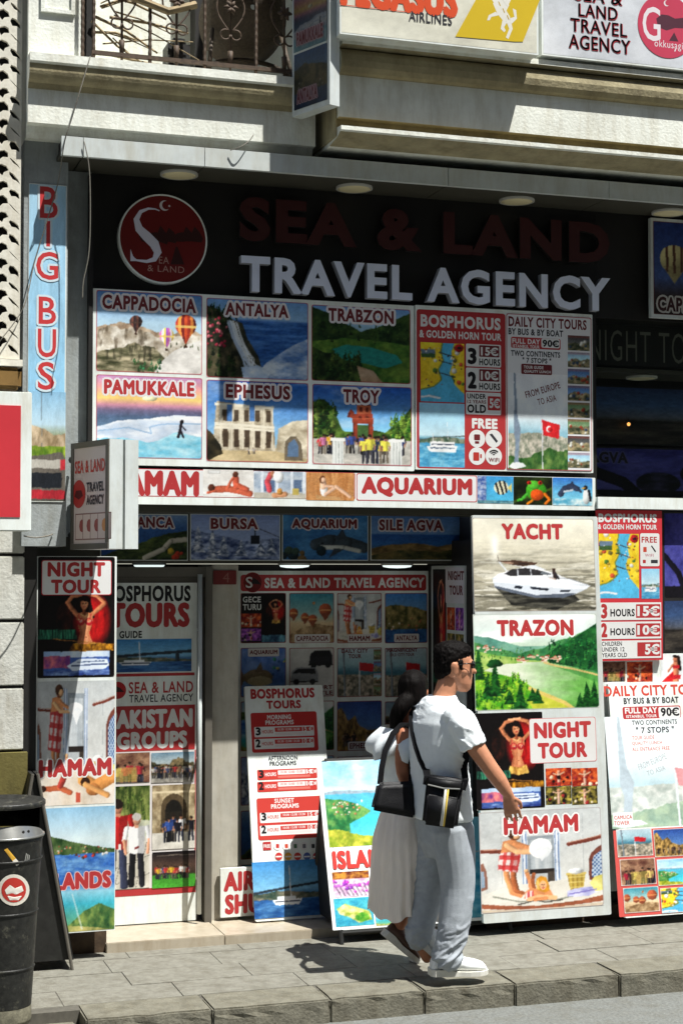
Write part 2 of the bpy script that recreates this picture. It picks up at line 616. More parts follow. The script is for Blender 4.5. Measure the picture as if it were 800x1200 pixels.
def p_pamukkale(c):
    c.grad([(0, (196, 150, 200)), (.16, (240, 170, 160)), (.28, (250, 216, 130)), (.36, (214, 150, 170)), (.42, (120, 110, 140)), (.5, (90, 110, 140)), (1, (150, 210, 230))])
    c.ell(.5, .27, .07, .035, (255, 250, 200))
    m = c.below([(0, .64), (.2, .55), (.5, .52), (.75, .47), (1, .48)], .03)
    c.tex(m, (190, 206, 226), (250, 250, 252), 5, 4, .8, 2)
    c.tex(c.below([(0, .78), (.25, .74), (.5, .82), (.75, .68), (1, .72)], .06), (120, 200, 226), (206, 240, 248), 6, 4, 1, 2)
    c.line([(.02, .68), (.3, .63), (.52, .7), (.5, .62), (.62, .58), (.98, .56)], .012, (160, 190, 220))
    c.line([(.8, .56), (.79, .64), (.77, .73)], .026, (40, 36, 44))
    c.line([(.79, .64), (.82, .73)], .02, (40, 36, 44))
    c.ell(.805, .545, .018, .024, (30, 26, 30))
    c.line([(.81, .6), (.84, .64)], .012, (40, 36, 44))


def p_antalya(c):
    c.grad([(0, (110, 156, 210)), (.24, (150, 190, 226)), (.27, (80, 124, 190)), (1, (40, 84, 150))])
    c.tex(c.Y > .27, (40, 84, 150), (84, 134, 200), 12, 4, .5, 3)
    c.tex(c.pmask([(.5, 1), (.56, .82), (.7, .68), (.84, .56), (1, .46), (1, 1)]), (90, 130, 190), (226, 236, 246), 7, 5, 1, 1.6)
    c.tex(c.pmask([(0, .1), (.12, .14), (.2, .24), (.35, .3), (.4, .5), (.5, .7), (.54, .86), (.62, 1), (0, 1)]), (30, 36, 26), (104, 96, 72), 11, 5, 1.6, .8)
    c.trees(40, 0, .3, .12, .34, .07, [(30, 56, 26), (50, 76, 34), (20, 40, 20)])
    for k in range(16):
        x = .2 + c.rs.uniform(0, .1)
        c.line([(x, .27 + c.rs.uniform(0, .06)), (x + .05, .5), (x + .14 + c.rs.uniform(-.03, .05), .74), (x + .19 + c.rs.uniform(-.02, .06), .88)], .012, [(226, 236, 246), (190, 208, 232), (246, 250, 252)][k % 3], .8)
    c.tex(c.pmask([(.34, .86), (.5, .82), (.62, .9), (.6, 1), (.36, 1)]), (170, 196, 226), (246, 250, 252), 9)
    c.dots(26, 0, .2, .2, .62, .016, [(190, 60, 84), (214, 120, 130), (160, 50, 70)]); c.trees(24, 0, .3, .7, 1.05, .1, [(26, 44, 22), (44, 64, 30)])


def p_trabzon(c, bright=0):
    c.grad([(0, (110, 160, 220)), (.2, (170, 206, 236)), (1, (60, 100, 60))])
    c.tex(c.below([(0, .04), (.2, .12), (.5, .34), (.75, .2), (1, .05)], .06), (24, 48, 26), (74, 100, 46), 9)
    c.tex(c.below([(0, .5), (.3, .42), (.6, .44), (1, .5)], .05), (40, 84, 34), (110, 140, 60), 8)
    c.put(c.pmask([(.2, .58), (.34, .51), (.6, .53), (.86, .62), (.92, .72), (.74, .8), (.5, .74), (.3, .7)]), (46, 140, 130))
    c.tex(c.below([(0, .58), (.2, .62), (.4, .76), (.55, .88), (.8, 1.1), (1, 1.1)], .1), (22, 40, 20), (84, 104, 50), 10)
    c.trees(50, 0, .5, .66, 1.05, .12, [(24, 50, 22), (50, 76, 34), (80, 96, 46)])
    c.trees(60, .0, 1, .2, .48, .06, [(30, 56, 30), (60, 84, 40)])
    c.tex(c.pmask([(.45, .78), (.62, .84), (.72, 1), (.5, 1)]), (160, 130, 100), (200, 176, 150), 8)


def p_ephesus(c, dim=0):
    sky_(c, (40, 96, 180), (150, 200, 236), .7, .4)
    c.tex(c.below([(0, .86), (1, .8)], .03), (190, 170, 130), (226, 206, 164), 8)
    st, dk = (232, 222, 200), (70, 56, 44)
    c.tex(c.pmask([(.1, .26), (.64, .34), (.68, .86), (.06, .86)]), (150, 136, 112), st, 12)
    for k in range(5):
        x = .13 + k * .105
        c.rect(x + .03, .36, x + .075, .5, dk, .85)
        c.rect(x + .03, .6, x + .078, .82, dk, .9)
        c.rect(x + .0, .3, x + .02, .84, st)
        c.rect(x + .09, .3, x + .1, .84, st)
    for y in (.28, .52, .56):
        c.poly([(.08, y), (.66, y + .03), (.66, y + .06), (.08, y + .035)], (240, 232, 212))
    for x in (.2, .42): c.rect(x, .3, x + .05, .5, (60, 120, 200), .8)
    c.tex(c.pmask([(.68, .86), (.7, .58), (.84, .48), (1, .46), (1, .95)]), (170, 156, 130), (240, 230, 206), 10)
    c.poly([(.76, .97), (.77, .74), (.82, .67), (.88, .67), (.93, .76), (.95, .97)], (120, 108, 90))
    c.poly([(.79, .92), (.8, .76), (.86, .7), (.9, .78), (.9, .92)], (90, 130, 180), .7)
    c.tex(c.pmask([(0, .6), (.06, .66), (.14, .8), (.16, .9), (0, 1)]), (30, 30, 22), (80, 70, 50), 9)
    c.crowd(3, .4, .6, .9, .08, [(80, 60, 50), (190, 180, 170)])


def p_troy(c):
    sky_(c, (40, 90, 180), (150, 214, 244), .6, .35)
    c.tex(c.below([(0, .22), (.12, .2), (.24, .4), (.3, .58), (.36, .62), (.6, .56), (.72, .6), (.86, .46), (1, .26)], .1, 8), (26, 50, 22), (110, 140, 60), 12)
    c.trees(40, 0, .24, .3, .7, .14, [(30, 60, 24), (60, 90, 36), (100, 120, 56)])
    c.trees(40, .78, 1, .42, .7, .12, [(40, 84, 30), (90, 130, 50), (120, 150, 60)])
    c.tex(c.Y > .68, (170, 168, 160), (216, 210, 200), 10, 4, 1, 2)
    rd, dk, lt = (150, 66, 46), (104, 44, 32), (186, 100, 70)
    c.rect(.44, .24, .585, .36, lt); c.poly([(.43, .25), (.50, .205), (.60, .25)], dk); c.rect(.47, .27, .50, .33, dk); c.rect(.53, .27, .56, .33, dk)
    c.poly([(.40, .36), (.60, .35), (.61, .48), (.40, .48)], rd); c.rect(.46, .38, .49, .43, dk); c.rect(.53, .38, .56, .43, dk); c.line([(.40, .42), (.61, .415)], .008, lt)
    c.poly([(.41, .42), (.36, .40), (.36, .34), (.385, .30), (.42, .34)], rd); c.poly([(.36, .34), (.345, .40), (.365, .41), (.385, .35)], dk)
    c.rect(.405, .48, .45, .68, rd); c.rect(.405, .48, .42, .68, dk); c.rect(.555, .48, .605, .68, rd); c.rect(.555, .48, .57, .68, dk)
    c.rect(.45, .50, .555, .67, (70, 100, 56)); c.rect(.38, .66, .63, .70, dk)
    c.crowd(22, .03, .95, .86, .24, [(200, 60, 60), (70, 90, 160), (230, 230, 230), (40, 40, 50), (220, 170, 60), (210, 130, 170)])
    c.crowd(6, .5, .8, .96, .34, [(230, 220, 90), (230, 230, 230), (60, 70, 100)])
    c.rect(.2, .68, .31, 1, (222, 224, 220)); c.rect(.18, .66, .33, .7, (236, 236, 232))
    c.rect(.78, .68, .9, 1, (226, 228, 224)); c.rect(.76, .66, .92, .7, (236, 236, 232))
    for x in (.23, .26, .29, .81, .84, .87): c.rect(x, .7, x + .008, 1, (176, 180, 176))


def p_map(c):
    c.tex(np.ones_like(c.X), (226, 190, 40), (250, 222, 70), 8)
    c.dots(26, 0, 0, 1, .8, .05, [(180, 150, 60), (240, 240, 230), (120, 110, 60), (206, 90, 60), (90, 130, 60)])
    pts = [(.5, 0), (.78, 0), (.7, .15), (.74, .32), (.66, .5), (.78, .7), (1, .86), (1, 1), (0, 1), (0, .8), (.3, .74), (.48, .62), (.4, .45), (.52, .3), (.46, .15)]
    c.poly(pts, (92, 186, 226))
    c.line([(.5, 0), (.46, .15), (.52, .3), (.4, .45), (.48, .62), (.3, .74), (0, .8)], .03, (120, 140, 70))
    for y in (.18, .32, .52): c.line([(.42, y - .02), (.78, y + .05)], .022, (60, 60, 70))
    c.rect(.02, .12, .34, .26, (110, 130, 150)); c.rect(.02, .19, .34, .26, (70, 100, 60))
    c.ell(.88, .08, .1, .1 * c.asp, (190, 40, 44))
    c.ell(.88, .08, .05, .03 * c.asp, (50, 40, 40))
    c.line([(.04, .92), (.2, .9), (.44, .93)], .05, (236, 240, 244))
    c.dots(30, .05, .02, .95, .75, .016, [(250, 250, 240), (160, 60, 50), (60, 60, 60)])


def p_ferry(c):
    c.grad([(0, (150, 206, 236)), (.5, (206, 234, 244)), (.56, (90, 150, 170)), (.6, (70, 160, 196)), (1, (50, 130, 176))])
    c.tex(c.below([(0, .6), (.2, .54), (.55, .52), (1, .56)], .04) & (c.Y < .62), (60, 90, 70), (170, 170, 150), 12)
    c.tex(c.Y > .62, (60, 140, 184), (130, 196, 222), 12, 4, .5, 2.5)
    c.line([(.0, .58), (.3, .54), (.7, .52), (1, .5)], .02, (90, 100, 100))
    c.poly([(.16, .67), (.84, .66), (.8, .76), (.22, .76)], (244, 246, 246))
    c.rect(.24, .6, .78, .67, (250, 250, 250))
    c.rect(.26, .635, .76, .65, (60, 70, 90)); c.rect(.24, .69, .78, .705, (70, 90, 120))
    c.line([(.62, .3), (.62, .62)], .012, (236, 240, 240)); c.line([(.3, .48), (.3, .62)], .01, (230, 230, 230))


def p_tower(c):
    c.grad([(0, (238, 240, 244)), (.45, (232, 240, 244)), (.56, (190, 222, 234)), (.62, (150, 196, 214)), (1, (150, 160, 140))])
    c.tex(c.below([(0, .64), (.5, .62), (1, .66)], .03), (120, 128, 110), (222, 212, 196), 16, 4, 1.5, 1.5)
    c.tex(c.below([(0, .9), (.4, .84), (.7, .78), (1, .8)], .12), (40, 84, 40), (120, 150, 80), 12)
    c.poly([(.105, 0), (.125, 0), (.16, .46), (.21, .6), (.19, .72), (.17, .9), (.19, .94), (.1, .94), (.12, .72), (.09, .6), (.1, .46)], (136, 152, 170))
    c.poly([(.0, .97), (.08, .93), (.24, .93), (.3, .97), (.1, 1)], (236, 240, 240))
    c.line([(.56, .48), (.57, 1)], .018, (226, 226, 230))
    c.poly([(.56, .48), (.86, .53), (.84, .68), (.58, .64)], (214, 44, 50))
    c.ell(.68, .575, .05, .034, (250, 240, 240)); c.ell(.7, .577, .04, .026, (214, 44, 50))


def p_thumb(c):
    k = c.rs.randint(6)
    a = [(70, 110, 160), (150, 190, 220), (60, 60, 60), (170, 150, 120), (90, 120, 80), (190, 210, 226)][k]
    c.grad([(0, a), (.5, tuple(min(255, v + 50) for v in a)), (1, (90, 90, 70))])
    c.tex(c.below([(0, .6), (.3, .4), (.6, .55), (1, .45)], .3, 5), (50, 60, 44), (200, 180, 140), 6)
    c.rect(0, 0, 1, .16, (200, 90, 80), .35)
    c.dots(6, .1, .4, .9, .9, .06, [(230, 230, 220), (160, 70, 50), (60, 80, 110)])


def p_massage(c):
    c.tex(np.ones_like(c.X), (216, 212, 206), (240, 238, 234), 4)
    c.rect(.1, .02, .34, .16, (190, 188, 184)); c.rect(.12, .04, .32, .14, (226, 226, 224))
    c.line([(.0, .84), (1, .9)], .09, (240, 240, 236))
    sk = (206, 104, 76)
    c.line([(.24, .72), (.5, .7), (.72, .76), (.92, .86)], .13, sk)
    c.ell(.17, .68, .065, .08 * c.asp, (90, 50, 36)); c.line([(.24, .78), (.1, .84)], .05, sk)
    c.line([(.66, .6), (.64, .3)], .13, (196, 92, 68)); c.ell(.64, .17, .055, .06 * c.asp, (100, 56, 40))
    c.line([(.6, .3), (.52, .5), (.5, .64)], .05, (200, 100, 74)); c.line([(.68, .56), (.86, .7)], .1, (200, 96, 70))


def p_bath(c):
    c.tex(np.ones_like(c.X), (150, 166, 186), (206, 214, 220), 4)
    c.rect(0, .78, 1, 1, (196, 190, 176))
    for x in (.14, .42, .7, .94): c.rect(x, 0, x + .05, .8, (224, 230, 238))
    c.rect(.2, .34, .4, .74, (90, 110, 140)); c.rect(.76, .3, .92, .74, (100, 120, 150))
    c.line([(.32, .12), (.26, .4), (.3, .7)], .1, (206, 80, 90)); c.ell(.36, .12, .05, .06 * c.asp, (180, 120, 90))
    c.ell(.47, .2, .1, .12 * c.asp, (246, 248, 248))
    c.line([(.4, .88), (.6, .84)], .1, (206, 150, 110)); c.ell(.5, .74, .05, .06 * c.asp, (196, 140, 70))
    c.rect(.74, .62, .86, .86, (196, 176, 96))


def p_sauna(c):
    c.tex(np.ones_like(c.X), (176, 116, 66), (214, 158, 104), 3, 4, 8, .6)
    c.poly([(.2, .8), (.7, .86), (.74, 1), (.22, .96)], (206, 160, 110))
    sk = (232, 190, 160)
    c.line([(.36, .5), (.38, .72)], .15, (244, 240, 236)); c.line([(.36, .42), (.35, .5)], .13, sk)
    c.ell(.34, .26, .06, .08 * c.asp, (110, 66, 40)); c.ell(.36, .28, .045, .06 * c.asp, sk)
    c.line([(.4, .78), (.62, .5), (.9, .84)], .07, sk); c.line([(.36, .48), (.56, .5)], .05, sk)


def p_fish(c):
    c.grad([(0, (70, 160, 220)), (1, (90, 190, 224))])
    c.tex(c.X < .25, (60, 90, 160), (200, 210, 230), 14)
    c.put(((c.X - .66) / .2) ** 2 + ((c.Y - .42) / .24) ** 2 < 1, (236, 232, 200))
    for x in (.54, .66, .78): c.put((abs(c.X - x - (c.Y - .42) * .2) < .03) & (((c.X - .66) / .21) ** 2 + ((c.Y - .42) / .26) ** 2 < 1), (26, 26, 30))
    c.poly([(.84, .42), (.95, .25), (.95, .6)], (226, 210, 120))
    c.tex(c.Y > .88, (60, 110, 130), (150, 190, 190), 9)


def p_frog(c):
    c.tex(np.ones_like(c.X), (14, 20, 10), (50, 66, 24), 4)
    c.line([(.0, .9), (.4, .7), (1, .4)], .06, (70, 90, 30))
    c.ell(.58, .5, .26, .34, (70, 170, 40)); c.ell(.52, .3, .17, .16, (96, 196, 60))
    c.ell(.6, .64, .17, .2, (226, 90, 30))
    c.line([(.36, .6), (.22, .8), (.12, .84)], .07, (80, 180, 60)); c.line([(.8, .6), (.92, .8), (.82, .94)], .07, (230, 120, 30))
    c.line([(.48, .84), (.36, .96)], .06, (240, 140, 30))
    for x in (.4, .68): c.ell(x, .22, .055, .07, (200, 40, 30)); c.ell(x, .22, .02, .04, (20, 10, 10))


def p_dolphin(c):
    c.grad([(0, (60, 120, 200)), (.5, (110, 190, 230)), (1, (150, 220, 230))])
    c.tex(c.Y > .75, (90, 170, 200), (226, 240, 240), 8)
    c.line([(.2, .6), (.3, .4), (.48, .3), (.62, .4)], .14, (56, 66, 90)); c.line([(.62, .4), (.7, .5)], .06, (56, 66, 90))
    c.poly([(.4, .3), (.5, .1), (.54, .32)], (50, 60, 84)); c.line([(.3, .5), (.5, .44)], .05, (200, 210, 220))
    c.ell(.84, .66, .09, .27, (236, 240, 240)); c.line([(.9, .46), (.95, .8)], .06, (24, 26, 34)); c.ell(.82, .36, .05, .09, (24, 26, 34))
    c.line([(.8, .36), (.74, .38)], .03, (230, 170, 60))


def p_sapanca(c):
    c.grad([(0, (120, 150, 190)), (.3, (60, 100, 160)), (1, (30, 70, 130))])
    c.tex(c.below([(0, .9), (.4, .66), (.6, .5), (.8, .42), (1, .36)], .1), (24, 40, 22), (90, 104, 56), 9)
    c.line([(.98, .54), (.8, .58), (.72, .75), (.5, .95)], .06, (196, 190, 176))
    c.dots(5, .8, .8, 1, 1, .03, [(180, 60, 40), (200, 170, 60)])


def p_bursa(c):
    c.grad([(0, (140, 160, 210)), (1, (170, 186, 220))])
    c.tex(c.below([(0, .35), (.3, .45), (.6, .6), (1, .5)], .1), (50, 66, 110), (190, 204, 236), 12)
    for x, y, k in ((.08, .3, .5), (.24, .35, .62), (.36, .5, .4), (.56, .6, .3), (.9, .55, .35), (.78, .62, .3)):
        for j in range(5):
            t = j / 5
            c.tex(c.pmask([(x, y + k * t - .05), (x - .03 - .07 * t, y + k * (t + .25)), (x + .03 + .07 * t, y + k * (t + .25))]), (60, 76, 110), (236, 240, 250), 16, 3)
    c.line([(.4, .0), (1, .5)], .006, (40, 40, 50))
    c.rect(.67, .46, .77, .64, (30, 34, 44)); c.line([(.72, .3), (.72, .47)], .012, (30, 34, 44))


def p_shark(c):
    c.grad([(0, (60, 120, 180)), (1, (40, 90, 150))])
    c.tex(np.ones_like(c.X), (40, 90, 150), (110, 170, 210), 4, 4, 1, 1, .5)
    c.line([(.95, .72), (.75, .6), (.55, .56), (.38, .66)], .13, (64, 76, 86))
    c.line([(.9, .8), (.7, .72), (.45, .72)], .05, (196, 200, 196))
    c.poly([(.62, .52), (.7, .3), (.76, .56)], (56, 66, 76)); c.poly([(.6, .74), (.54, .95), (.72, .76)], (56, 66, 76))
    c.ell(.46, .63, .012, .02, (10, 10, 12))
    c.dots(8, 0, .75, .5, 1, .05, [(30, 50, 60), (60, 80, 70), (110, 90, 60)])


def p_sile(c):
    c.grad([(0, (90, 130, 190)), (.42, (110, 150, 200)), (.45, (46, 90, 160)), (.66, (50, 100, 160)), (1, (120, 104, 70))])
    c.tex(c.below([(0, .74), (.4, .62), (.7, .7), (1, .6)], .05), (90, 74, 46), (170, 140, 90), 10)
    c.tex(c.pmask([(0, .9), (.3, .78), (.7, .82), (1, .7), (1, 1), (0, 1)]), (40, 50, 28), (110, 96, 56), 10)


def p_yacht(c):
    c.grad([(0, (232, 228, 212)), (.3, (222, 216, 196)), (.6, (190, 184, 164)), (1, (128, 124, 108))])
    t = c.fbm(11, 5, .45, 3.2)
    a = np.clip((c.Y - .22) * 1.25, 0, 1)
    c.put(np.clip((t - .48) * 7, 0, 1) * a * .9, (70, 68, 58))
    t2 = c.fbm(14, 5, .5, 3.4)
    c.put(np.clip((t2 - .55) * 9, 0, 1) * np.clip((c.Y - .15) * 1.5, 0, .8), (244, 240, 226))
    c.put(np.exp(-((c.X - .18) / .035) ** 2 - ((c.Y - .32) / .13) ** 2), (255, 253, 244), .9)
    c.tex(c.pmask([(.16, .72), (.8, .8), (.86, .88), (.66, .99), (.3, .93)]), (26, 26, 24), (96, 94, 84), 12, 5, .5, 3)
    hull = [(.155, .645), (.3, .63), (.66, .665), (.955, .725), (.92, .765), (.84, .81), (.72, .855), (.5, .845), (.3, .79), (.17, .735)]
    c.poly(hull, (214, 220, 228))
    c.poly([(.155, .66), (.3, .65), (.66, .69), (.95, .735), (.9, .77), (.6, .745), (.3, .70), (.16, .69)], (240, 242, 246))
    c.poly([(.17, .725), (.5, .825), (.84, .805), (.72, .86), (.5, .855), (.3, .80), (.18, .75)], (96, 104, 118))
    c.poly([(.16, .645), (.2, .60), (.27, .57), (.4, .53), (.55, .545), (.68, .60), (.78, .66), (.955, .722), (.66, .69), (.3, .66)], (246, 247, 250))
    c.poly([(.25, .60), (.31, .552), (.42, .538), (.54, .56), (.62, .598), (.56, .612), (.3, .622)], (52, 50, 52))
    c.poly([(.56, .565), (.64, .60), (.60, .612), (.54, .60)], (110, 116, 122))
    c.line([(.36, .545), (.36, .618)], .008, (200, 204, 210)); c.line([(.46, .54), (.47, .616)], .008, (200, 204, 210))
    c.poly([(.2, .462), (.34, .452), (.52, .482), (.5, .505), (.4, .52), (.3, .50)], (84, 62, 50))
    c.poly([(.23, .478), (.3, .472), (.34, .488), (.27, .492)], (170, 140, 120)); c.poly([(.36, .48), (.44, .485), (.46, .5), (.38, .5)], (60, 46, 42))
    c.poly([(.3, .5), (.42, .522), (.5, .505), (.6, .555), (.4, .53)], (226, 230, 236))
    c.line([(.21, .47), (.27, .565)], .012, (226, 230, 234)); c.line([(.2, .40), (.21, .47)], .006, (120, 110, 100))
    for p in ([(.335, .725), (.40, .73), (.385, .762), (.33, .752)], [(.455, .735), (.61, .758), (.6, .78), (.465, .762)], [(.7, .77), (.79, .772), (.775, .792), (.7, .79)]): c.poly(p, (34, 38, 48))
    c.line([(.60, .63), (.78, .655), (.93, .715)], .006, (170, 174, 182))
    c.line([(.655, .575), (.665, .64)], .03, (64, 50, 48)); c.ell(.655, .553, .014, .016, (60, 42, 36)); c.line([(.67, .60), (.69, .645)], .02, (50, 46, 52))
    c.line([(.62, .64), (.66, .655)], .012, (210, 190, 180))


def p_lake(c):
    c.grad([(0, (236, 240, 236)), (.22, (214, 228, 222)), (1, (120, 170, 60))])
    c.put(np.clip((c.fbm(4, 4, .7, 2) - .5) * 4, 0, 1) * (c.Y < .3), (250, 250, 248))
    c.tex(c.below([(0, .21), (.15, .24), (.35, .33), (.5, .36), (.75, .3), (1, .25)], .05), (84, 140, 124), (140, 186, 160), 7)
    c.tex(c.below([(0, .28), (.2, .35), (.35, .41), (.55, .37), (.8, .24), (1, .12)], .06), (40, 110, 70), (100, 160, 90), 12)
    c.tex(c.pmask([(.5, .5), (.66, .36), (.8, .27), (1, .1), (1, .62), (.8, .56)]), (14, 70, 34), (50, 120, 56), 14)
    c.trees(150, .6, 1.02, .27, .6, .05, [(20, 84, 44), (40, 120, 56), (64, 140, 66), (12, 60, 34)])
    c.tex(c.below([(0, .37), (.2, .43), (.4, .47), (.6, .5)], .04) & (c.X < .6), (120, 170, 70), (190, 210, 120), 12)
    c.trees(40, 0, .5, .36, .48, .03, [(60, 120, 50), (90, 150, 60), (40, 100, 44)])
    for i in range(46):
        x, y = c.rs.uniform(.34, .7), c.rs.uniform(.435, .5)
        r = c.rs.uniform(.008, .017)
        c.rect(x - r, y, x + r, y + r * 1.1, [(236, 226, 206), (216, 190, 160)][i % 2]); c.poly([(x - r * 1.2, y), (x + r * 1.2, y), (x, y - r)], [(176, 80, 56), (200, 104, 74), (130, 60, 46)][i % 3])
    for i in range(16):
        x, y = c.rs.uniform(.0, .24), c.rs.uniform(.32, .4)
        c.rect(x - .01, y, x + .01, y + .012, (226, 216, 196)); c.poly([(x - .012, y), (x + .012, y), (x, y - .012)], (180, 110, 84))
    w_ = c.pmask([(.08, .585), (.16, .545), (.24, .525), (.4, .51), (.55, .505), (.7, .54), (.8, .57), (1, .64), (1, .9), (.85, 1), (.68, .93), (.5, .80), (.42, .74), (.3, .66), (.18, .62)])
    t = np.clip((c.X - .35) * 1.7 + (c.Y - .6) * .9 + (c.fbm(5, 4, .6, 2.5) - .5) * .7, 0, 1)[..., None]
    c.put(w_, np.array((222, 228, 206)) * (1 - t) + np.array((112, 176, 84)) * t)
    c.put(w_ & (c.pmask([(.6, .53), (1, .63), (1, .74), (.8, .64)])), (60, 130, 60), .55)
    c.line([(.56, .515), (.66, .55), (.8, .59), (1, .655)], .014, (214, 186, 120))
    c.tex(c.pmask([(0, .52), (.08, .6), (.2, .63), (.36, .68), (.45, .76), (.5, .82), (.6, .9), (.7, 1), (0, 1)]), (70, 150, 34), (170, 206, 60), 14)
    c.trees(130, 0, .42, .66, 1.06, .06, [(70, 150, 36), (100, 176, 44), (40, 110, 34), (140, 196, 60), (28, 90, 34)])
    c.tex(c.pmask([(.42, .9), (.5, .84), (.6, .86), (.72, .94), (.76, 1), (.46, 1)]), (190, 196, 60), (214, 210, 90), 8)
    c.line([(.44, .78), (.58, .86), (.72, .94), (.78, 1)], .03, (222, 196, 110))
    for x, y, h in ((.035, .38, .30), (.165, .49, .36), (.36, .74, .25), (.275, .8, .14), (.5, .8, .14), (.46, .79, .12), (.9, .74, .26), (.96, .72, .28), (.84, .86, .16), (.1, .68, .2)):
        for j in range(12):
            q = j / 11
            wd = .012 + .05 * q * (1.1 if h > .2 else .8)
            c.tex(c.pmask([(x + c.rs.uniform(-.006, .006), y + h * q * .9 - .02), (x - wd, y + h * (q * .9 + .11)), (x + wd, y + h * (q * .9 + .11))]), (8, 50, 20), (40, 110, 40), 26, 2)
    c.ell(.165, .5, .05, .03, (20, 70, 30)); c.ell(.19, .52, .04, .03, (14, 60, 26)); c.ell(.14, .53, .04, .03, (26, 80, 34))


def p_dancer(c, y0=.0, y1=.62):
    c.fill((18, 13, 13))
    H = y1 - y0

    def q(x, y): return (x, y0 + H * y)
    yy = (c.Y - y0) / H
    c.put(np.clip(1.5 - ((c.X - .70) / .22) ** 2 - ((yy - .52) / .36) ** 2, 0, 1), (190, 30, 30))
    c.put(np.clip((c.fbm(9, 4, 2, .8) - .5) * 3, 0, 1) * (((c.X - .72) / .24) ** 2 + ((yy - .52) / .42) ** 2 < 1), (110, 12, 16))
    c.tex(np.exp(-(((c.X - .34) / .12) ** 2 + ((yy - .5) / .3) ** 2)) > .5, (18, 12, 12), (84, 36, 24), 7)
    sk, hl, dk = (206, 130, 90), (238, 176, 130), (140, 76, 50)
    c.put(c.pmask([q(.50, .17), q(.62, .13), q(.68, .2), q(.71, .34), q(.74, .48), q(.66, .5), q(.52, .48), q(.48, .36)]), (22, 12, 10))
    c.line([q(.51, .44), q(.43, .33), q(.385, .25)], .058, sk); c.line([q(.385, .25), q(.45, .165), q(.56, .125)], .05, sk)
    c.line([q(.70, .43), q(.80, .33), q(.86, .26)], .058, sk); c.line([q(.86, .26), q(.77, .15), q(.62, .115)], .05, sk)
    c.line([q(.5, .12), q(.66, .1)], .035, hl)
    c.poly([q(.50, .42), q(.57, .39), q(.65, .39), q(.72, .42), q(.715, .52), q(.69, .62), q(.665, .7), q(.69, .78), q(.73, .88), q(.50, .89), q(.53, .78), q(.55, .7), q(.525, .6), q(.505, .5)], sk)
    c.poly([q(.50, .44), q(.54, .42), q(.56, .6), q(.58, .7), q(.55, .86), q(.50, .88), q(.55, .7)], dk, .6); c.poly([q(.62, .45), q(.67, .44), q(.655, .62), q(.64, .72), q(.66, .84), q(.62, .84)], hl, .6)
    c.line([q(.605, .33), q(.605, .41)], .045, dk)
    c.put(((c.X - .60) / .050) ** 2 + ((yy - .27) / .082) ** 2 < 1, sk); c.put(((c.X - .615) / .030) ** 2 + ((yy - .27) / .064) ** 2 < 1, hl, .6)
    c.put((((c.X - .60) / .055) ** 2 + ((yy - .225) / .07) ** 2 < 1) & (yy < .225 + (c.X - .58) * .3), (24, 14, 12))
    for x in (.585, .622): c.line([q(x - .01, .262), q(x + .01, .262)], .009, (40, 22, 18))
    c.line([q(.593, .312), q(.617, .312)], .012, (170, 50, 50)); c.line([q(.604, .27), q(.606, .292)], .006, dk)
    for x in (.56, .66):
        c.put(((c.X - x) / .048) ** 2 + ((yy - .535) / .055) ** 2 < 1, (176, 40, 48)); c.put(((c.X - x) / .03) ** 2 + ((yy - .52) / .03) ** 2 < 1, (226, 120, 90))
        c.dots(4, x - .03, y0 + H * .5, x + .03, y0 + H * .57, .007, [(250, 226, 170), (236, 200, 210)])
    c.line([q(.54, .49), q(.53, .42)], .01, (200, 60, 60)); c.line([q(.68, .49), q(.69, .42)], .01, (200, 60, 60)); c.line([q(.56, .42), q(.61, .46), q(.65, .42)], .01, (240, 210, 140))
    c.ell(.625, y0 + H * .76, .006, H * .01, dk)
    c.tex(c.pmask([q(.495, .84), q(.62, .87), q(.74, .83), q(.78, .95), q(.62, .99), q(.46, .96)]), (130, 80, 30), (250, 210, 110), 16)


def p_nightlow(c): p_nightship(c, .24, .80)


def p_pale(c):
    p_tower(c)
    c.c = c.c * .42 + np.array((226, 238, 240)) * .58


def p_nightship(c, y0=0., y1=.66):
    p_dancer(c, y0, y1)
    c.tex((c.Y > .6) & (c.Y < .68) & (c.X < .5), (16, 40, 36), (70, 160, 120), 30, 3, 3, .3)
    c.line([(.2, .68), (1, .73)], .012, (176, 120, 60)); c.tex(c.pmask([(.45, .72), (1, .72), (1, .78), (.4, .78)]), (70, 40, 10), (240, 170, 50), 20)
    m = (c.X > .08) & (c.X < .93) & (c.Y > .78) & (c.Y < .98)
    c.put(m, (70, 100, 170)); c.tex(m & (c.Y < .83), (150, 180, 220), (220, 232, 244), 5)
    c.tex(m & (c.X < .42) & (c.Y > .82) & (c.Y < .92), (120, 60, 130), (250, 140, 130), 14)
    c.poly([(.38, .9), (.55, .84), (.9, .85), (.93, .9), (.88, .93), (.45, .94)], (226, 236, 250)); c.line([(.44, .9), (.9, .89)], .014, (40, 60, 110)); c.line([(.52, .87), (.86, .865)], .012, (60, 80, 120))
    c.tex(m & (c.Y > .94), (40, 60, 130), (150, 180, 226), 16, 4, .5, 2)


def p_club(c):
    k = c.rs.randint(4)
    b = [((120, 20, 20), (240, 120, 60)), ((70, 20, 110), (220, 130, 230)), ((20, 70, 20), (150, 210, 80)), ((20, 20, 16), (200, 180, 80))][k]
    c.tex(np.ones_like(c.X), b[0], b[1], 7)
    c.line([(.5, .3), (.5, .9)], .1, (220, 180, 160)); c.ell(.5, .22, .06, .09, (210, 160, 130)); c.line([(.3, .3), (.5, .4), (.7, .25)], .05, (220, 180, 150))
    c.dots(8, 0, .5, 1, 1, .06, [(30, 20, 20), (240, 220, 190), (160, 50, 50)])


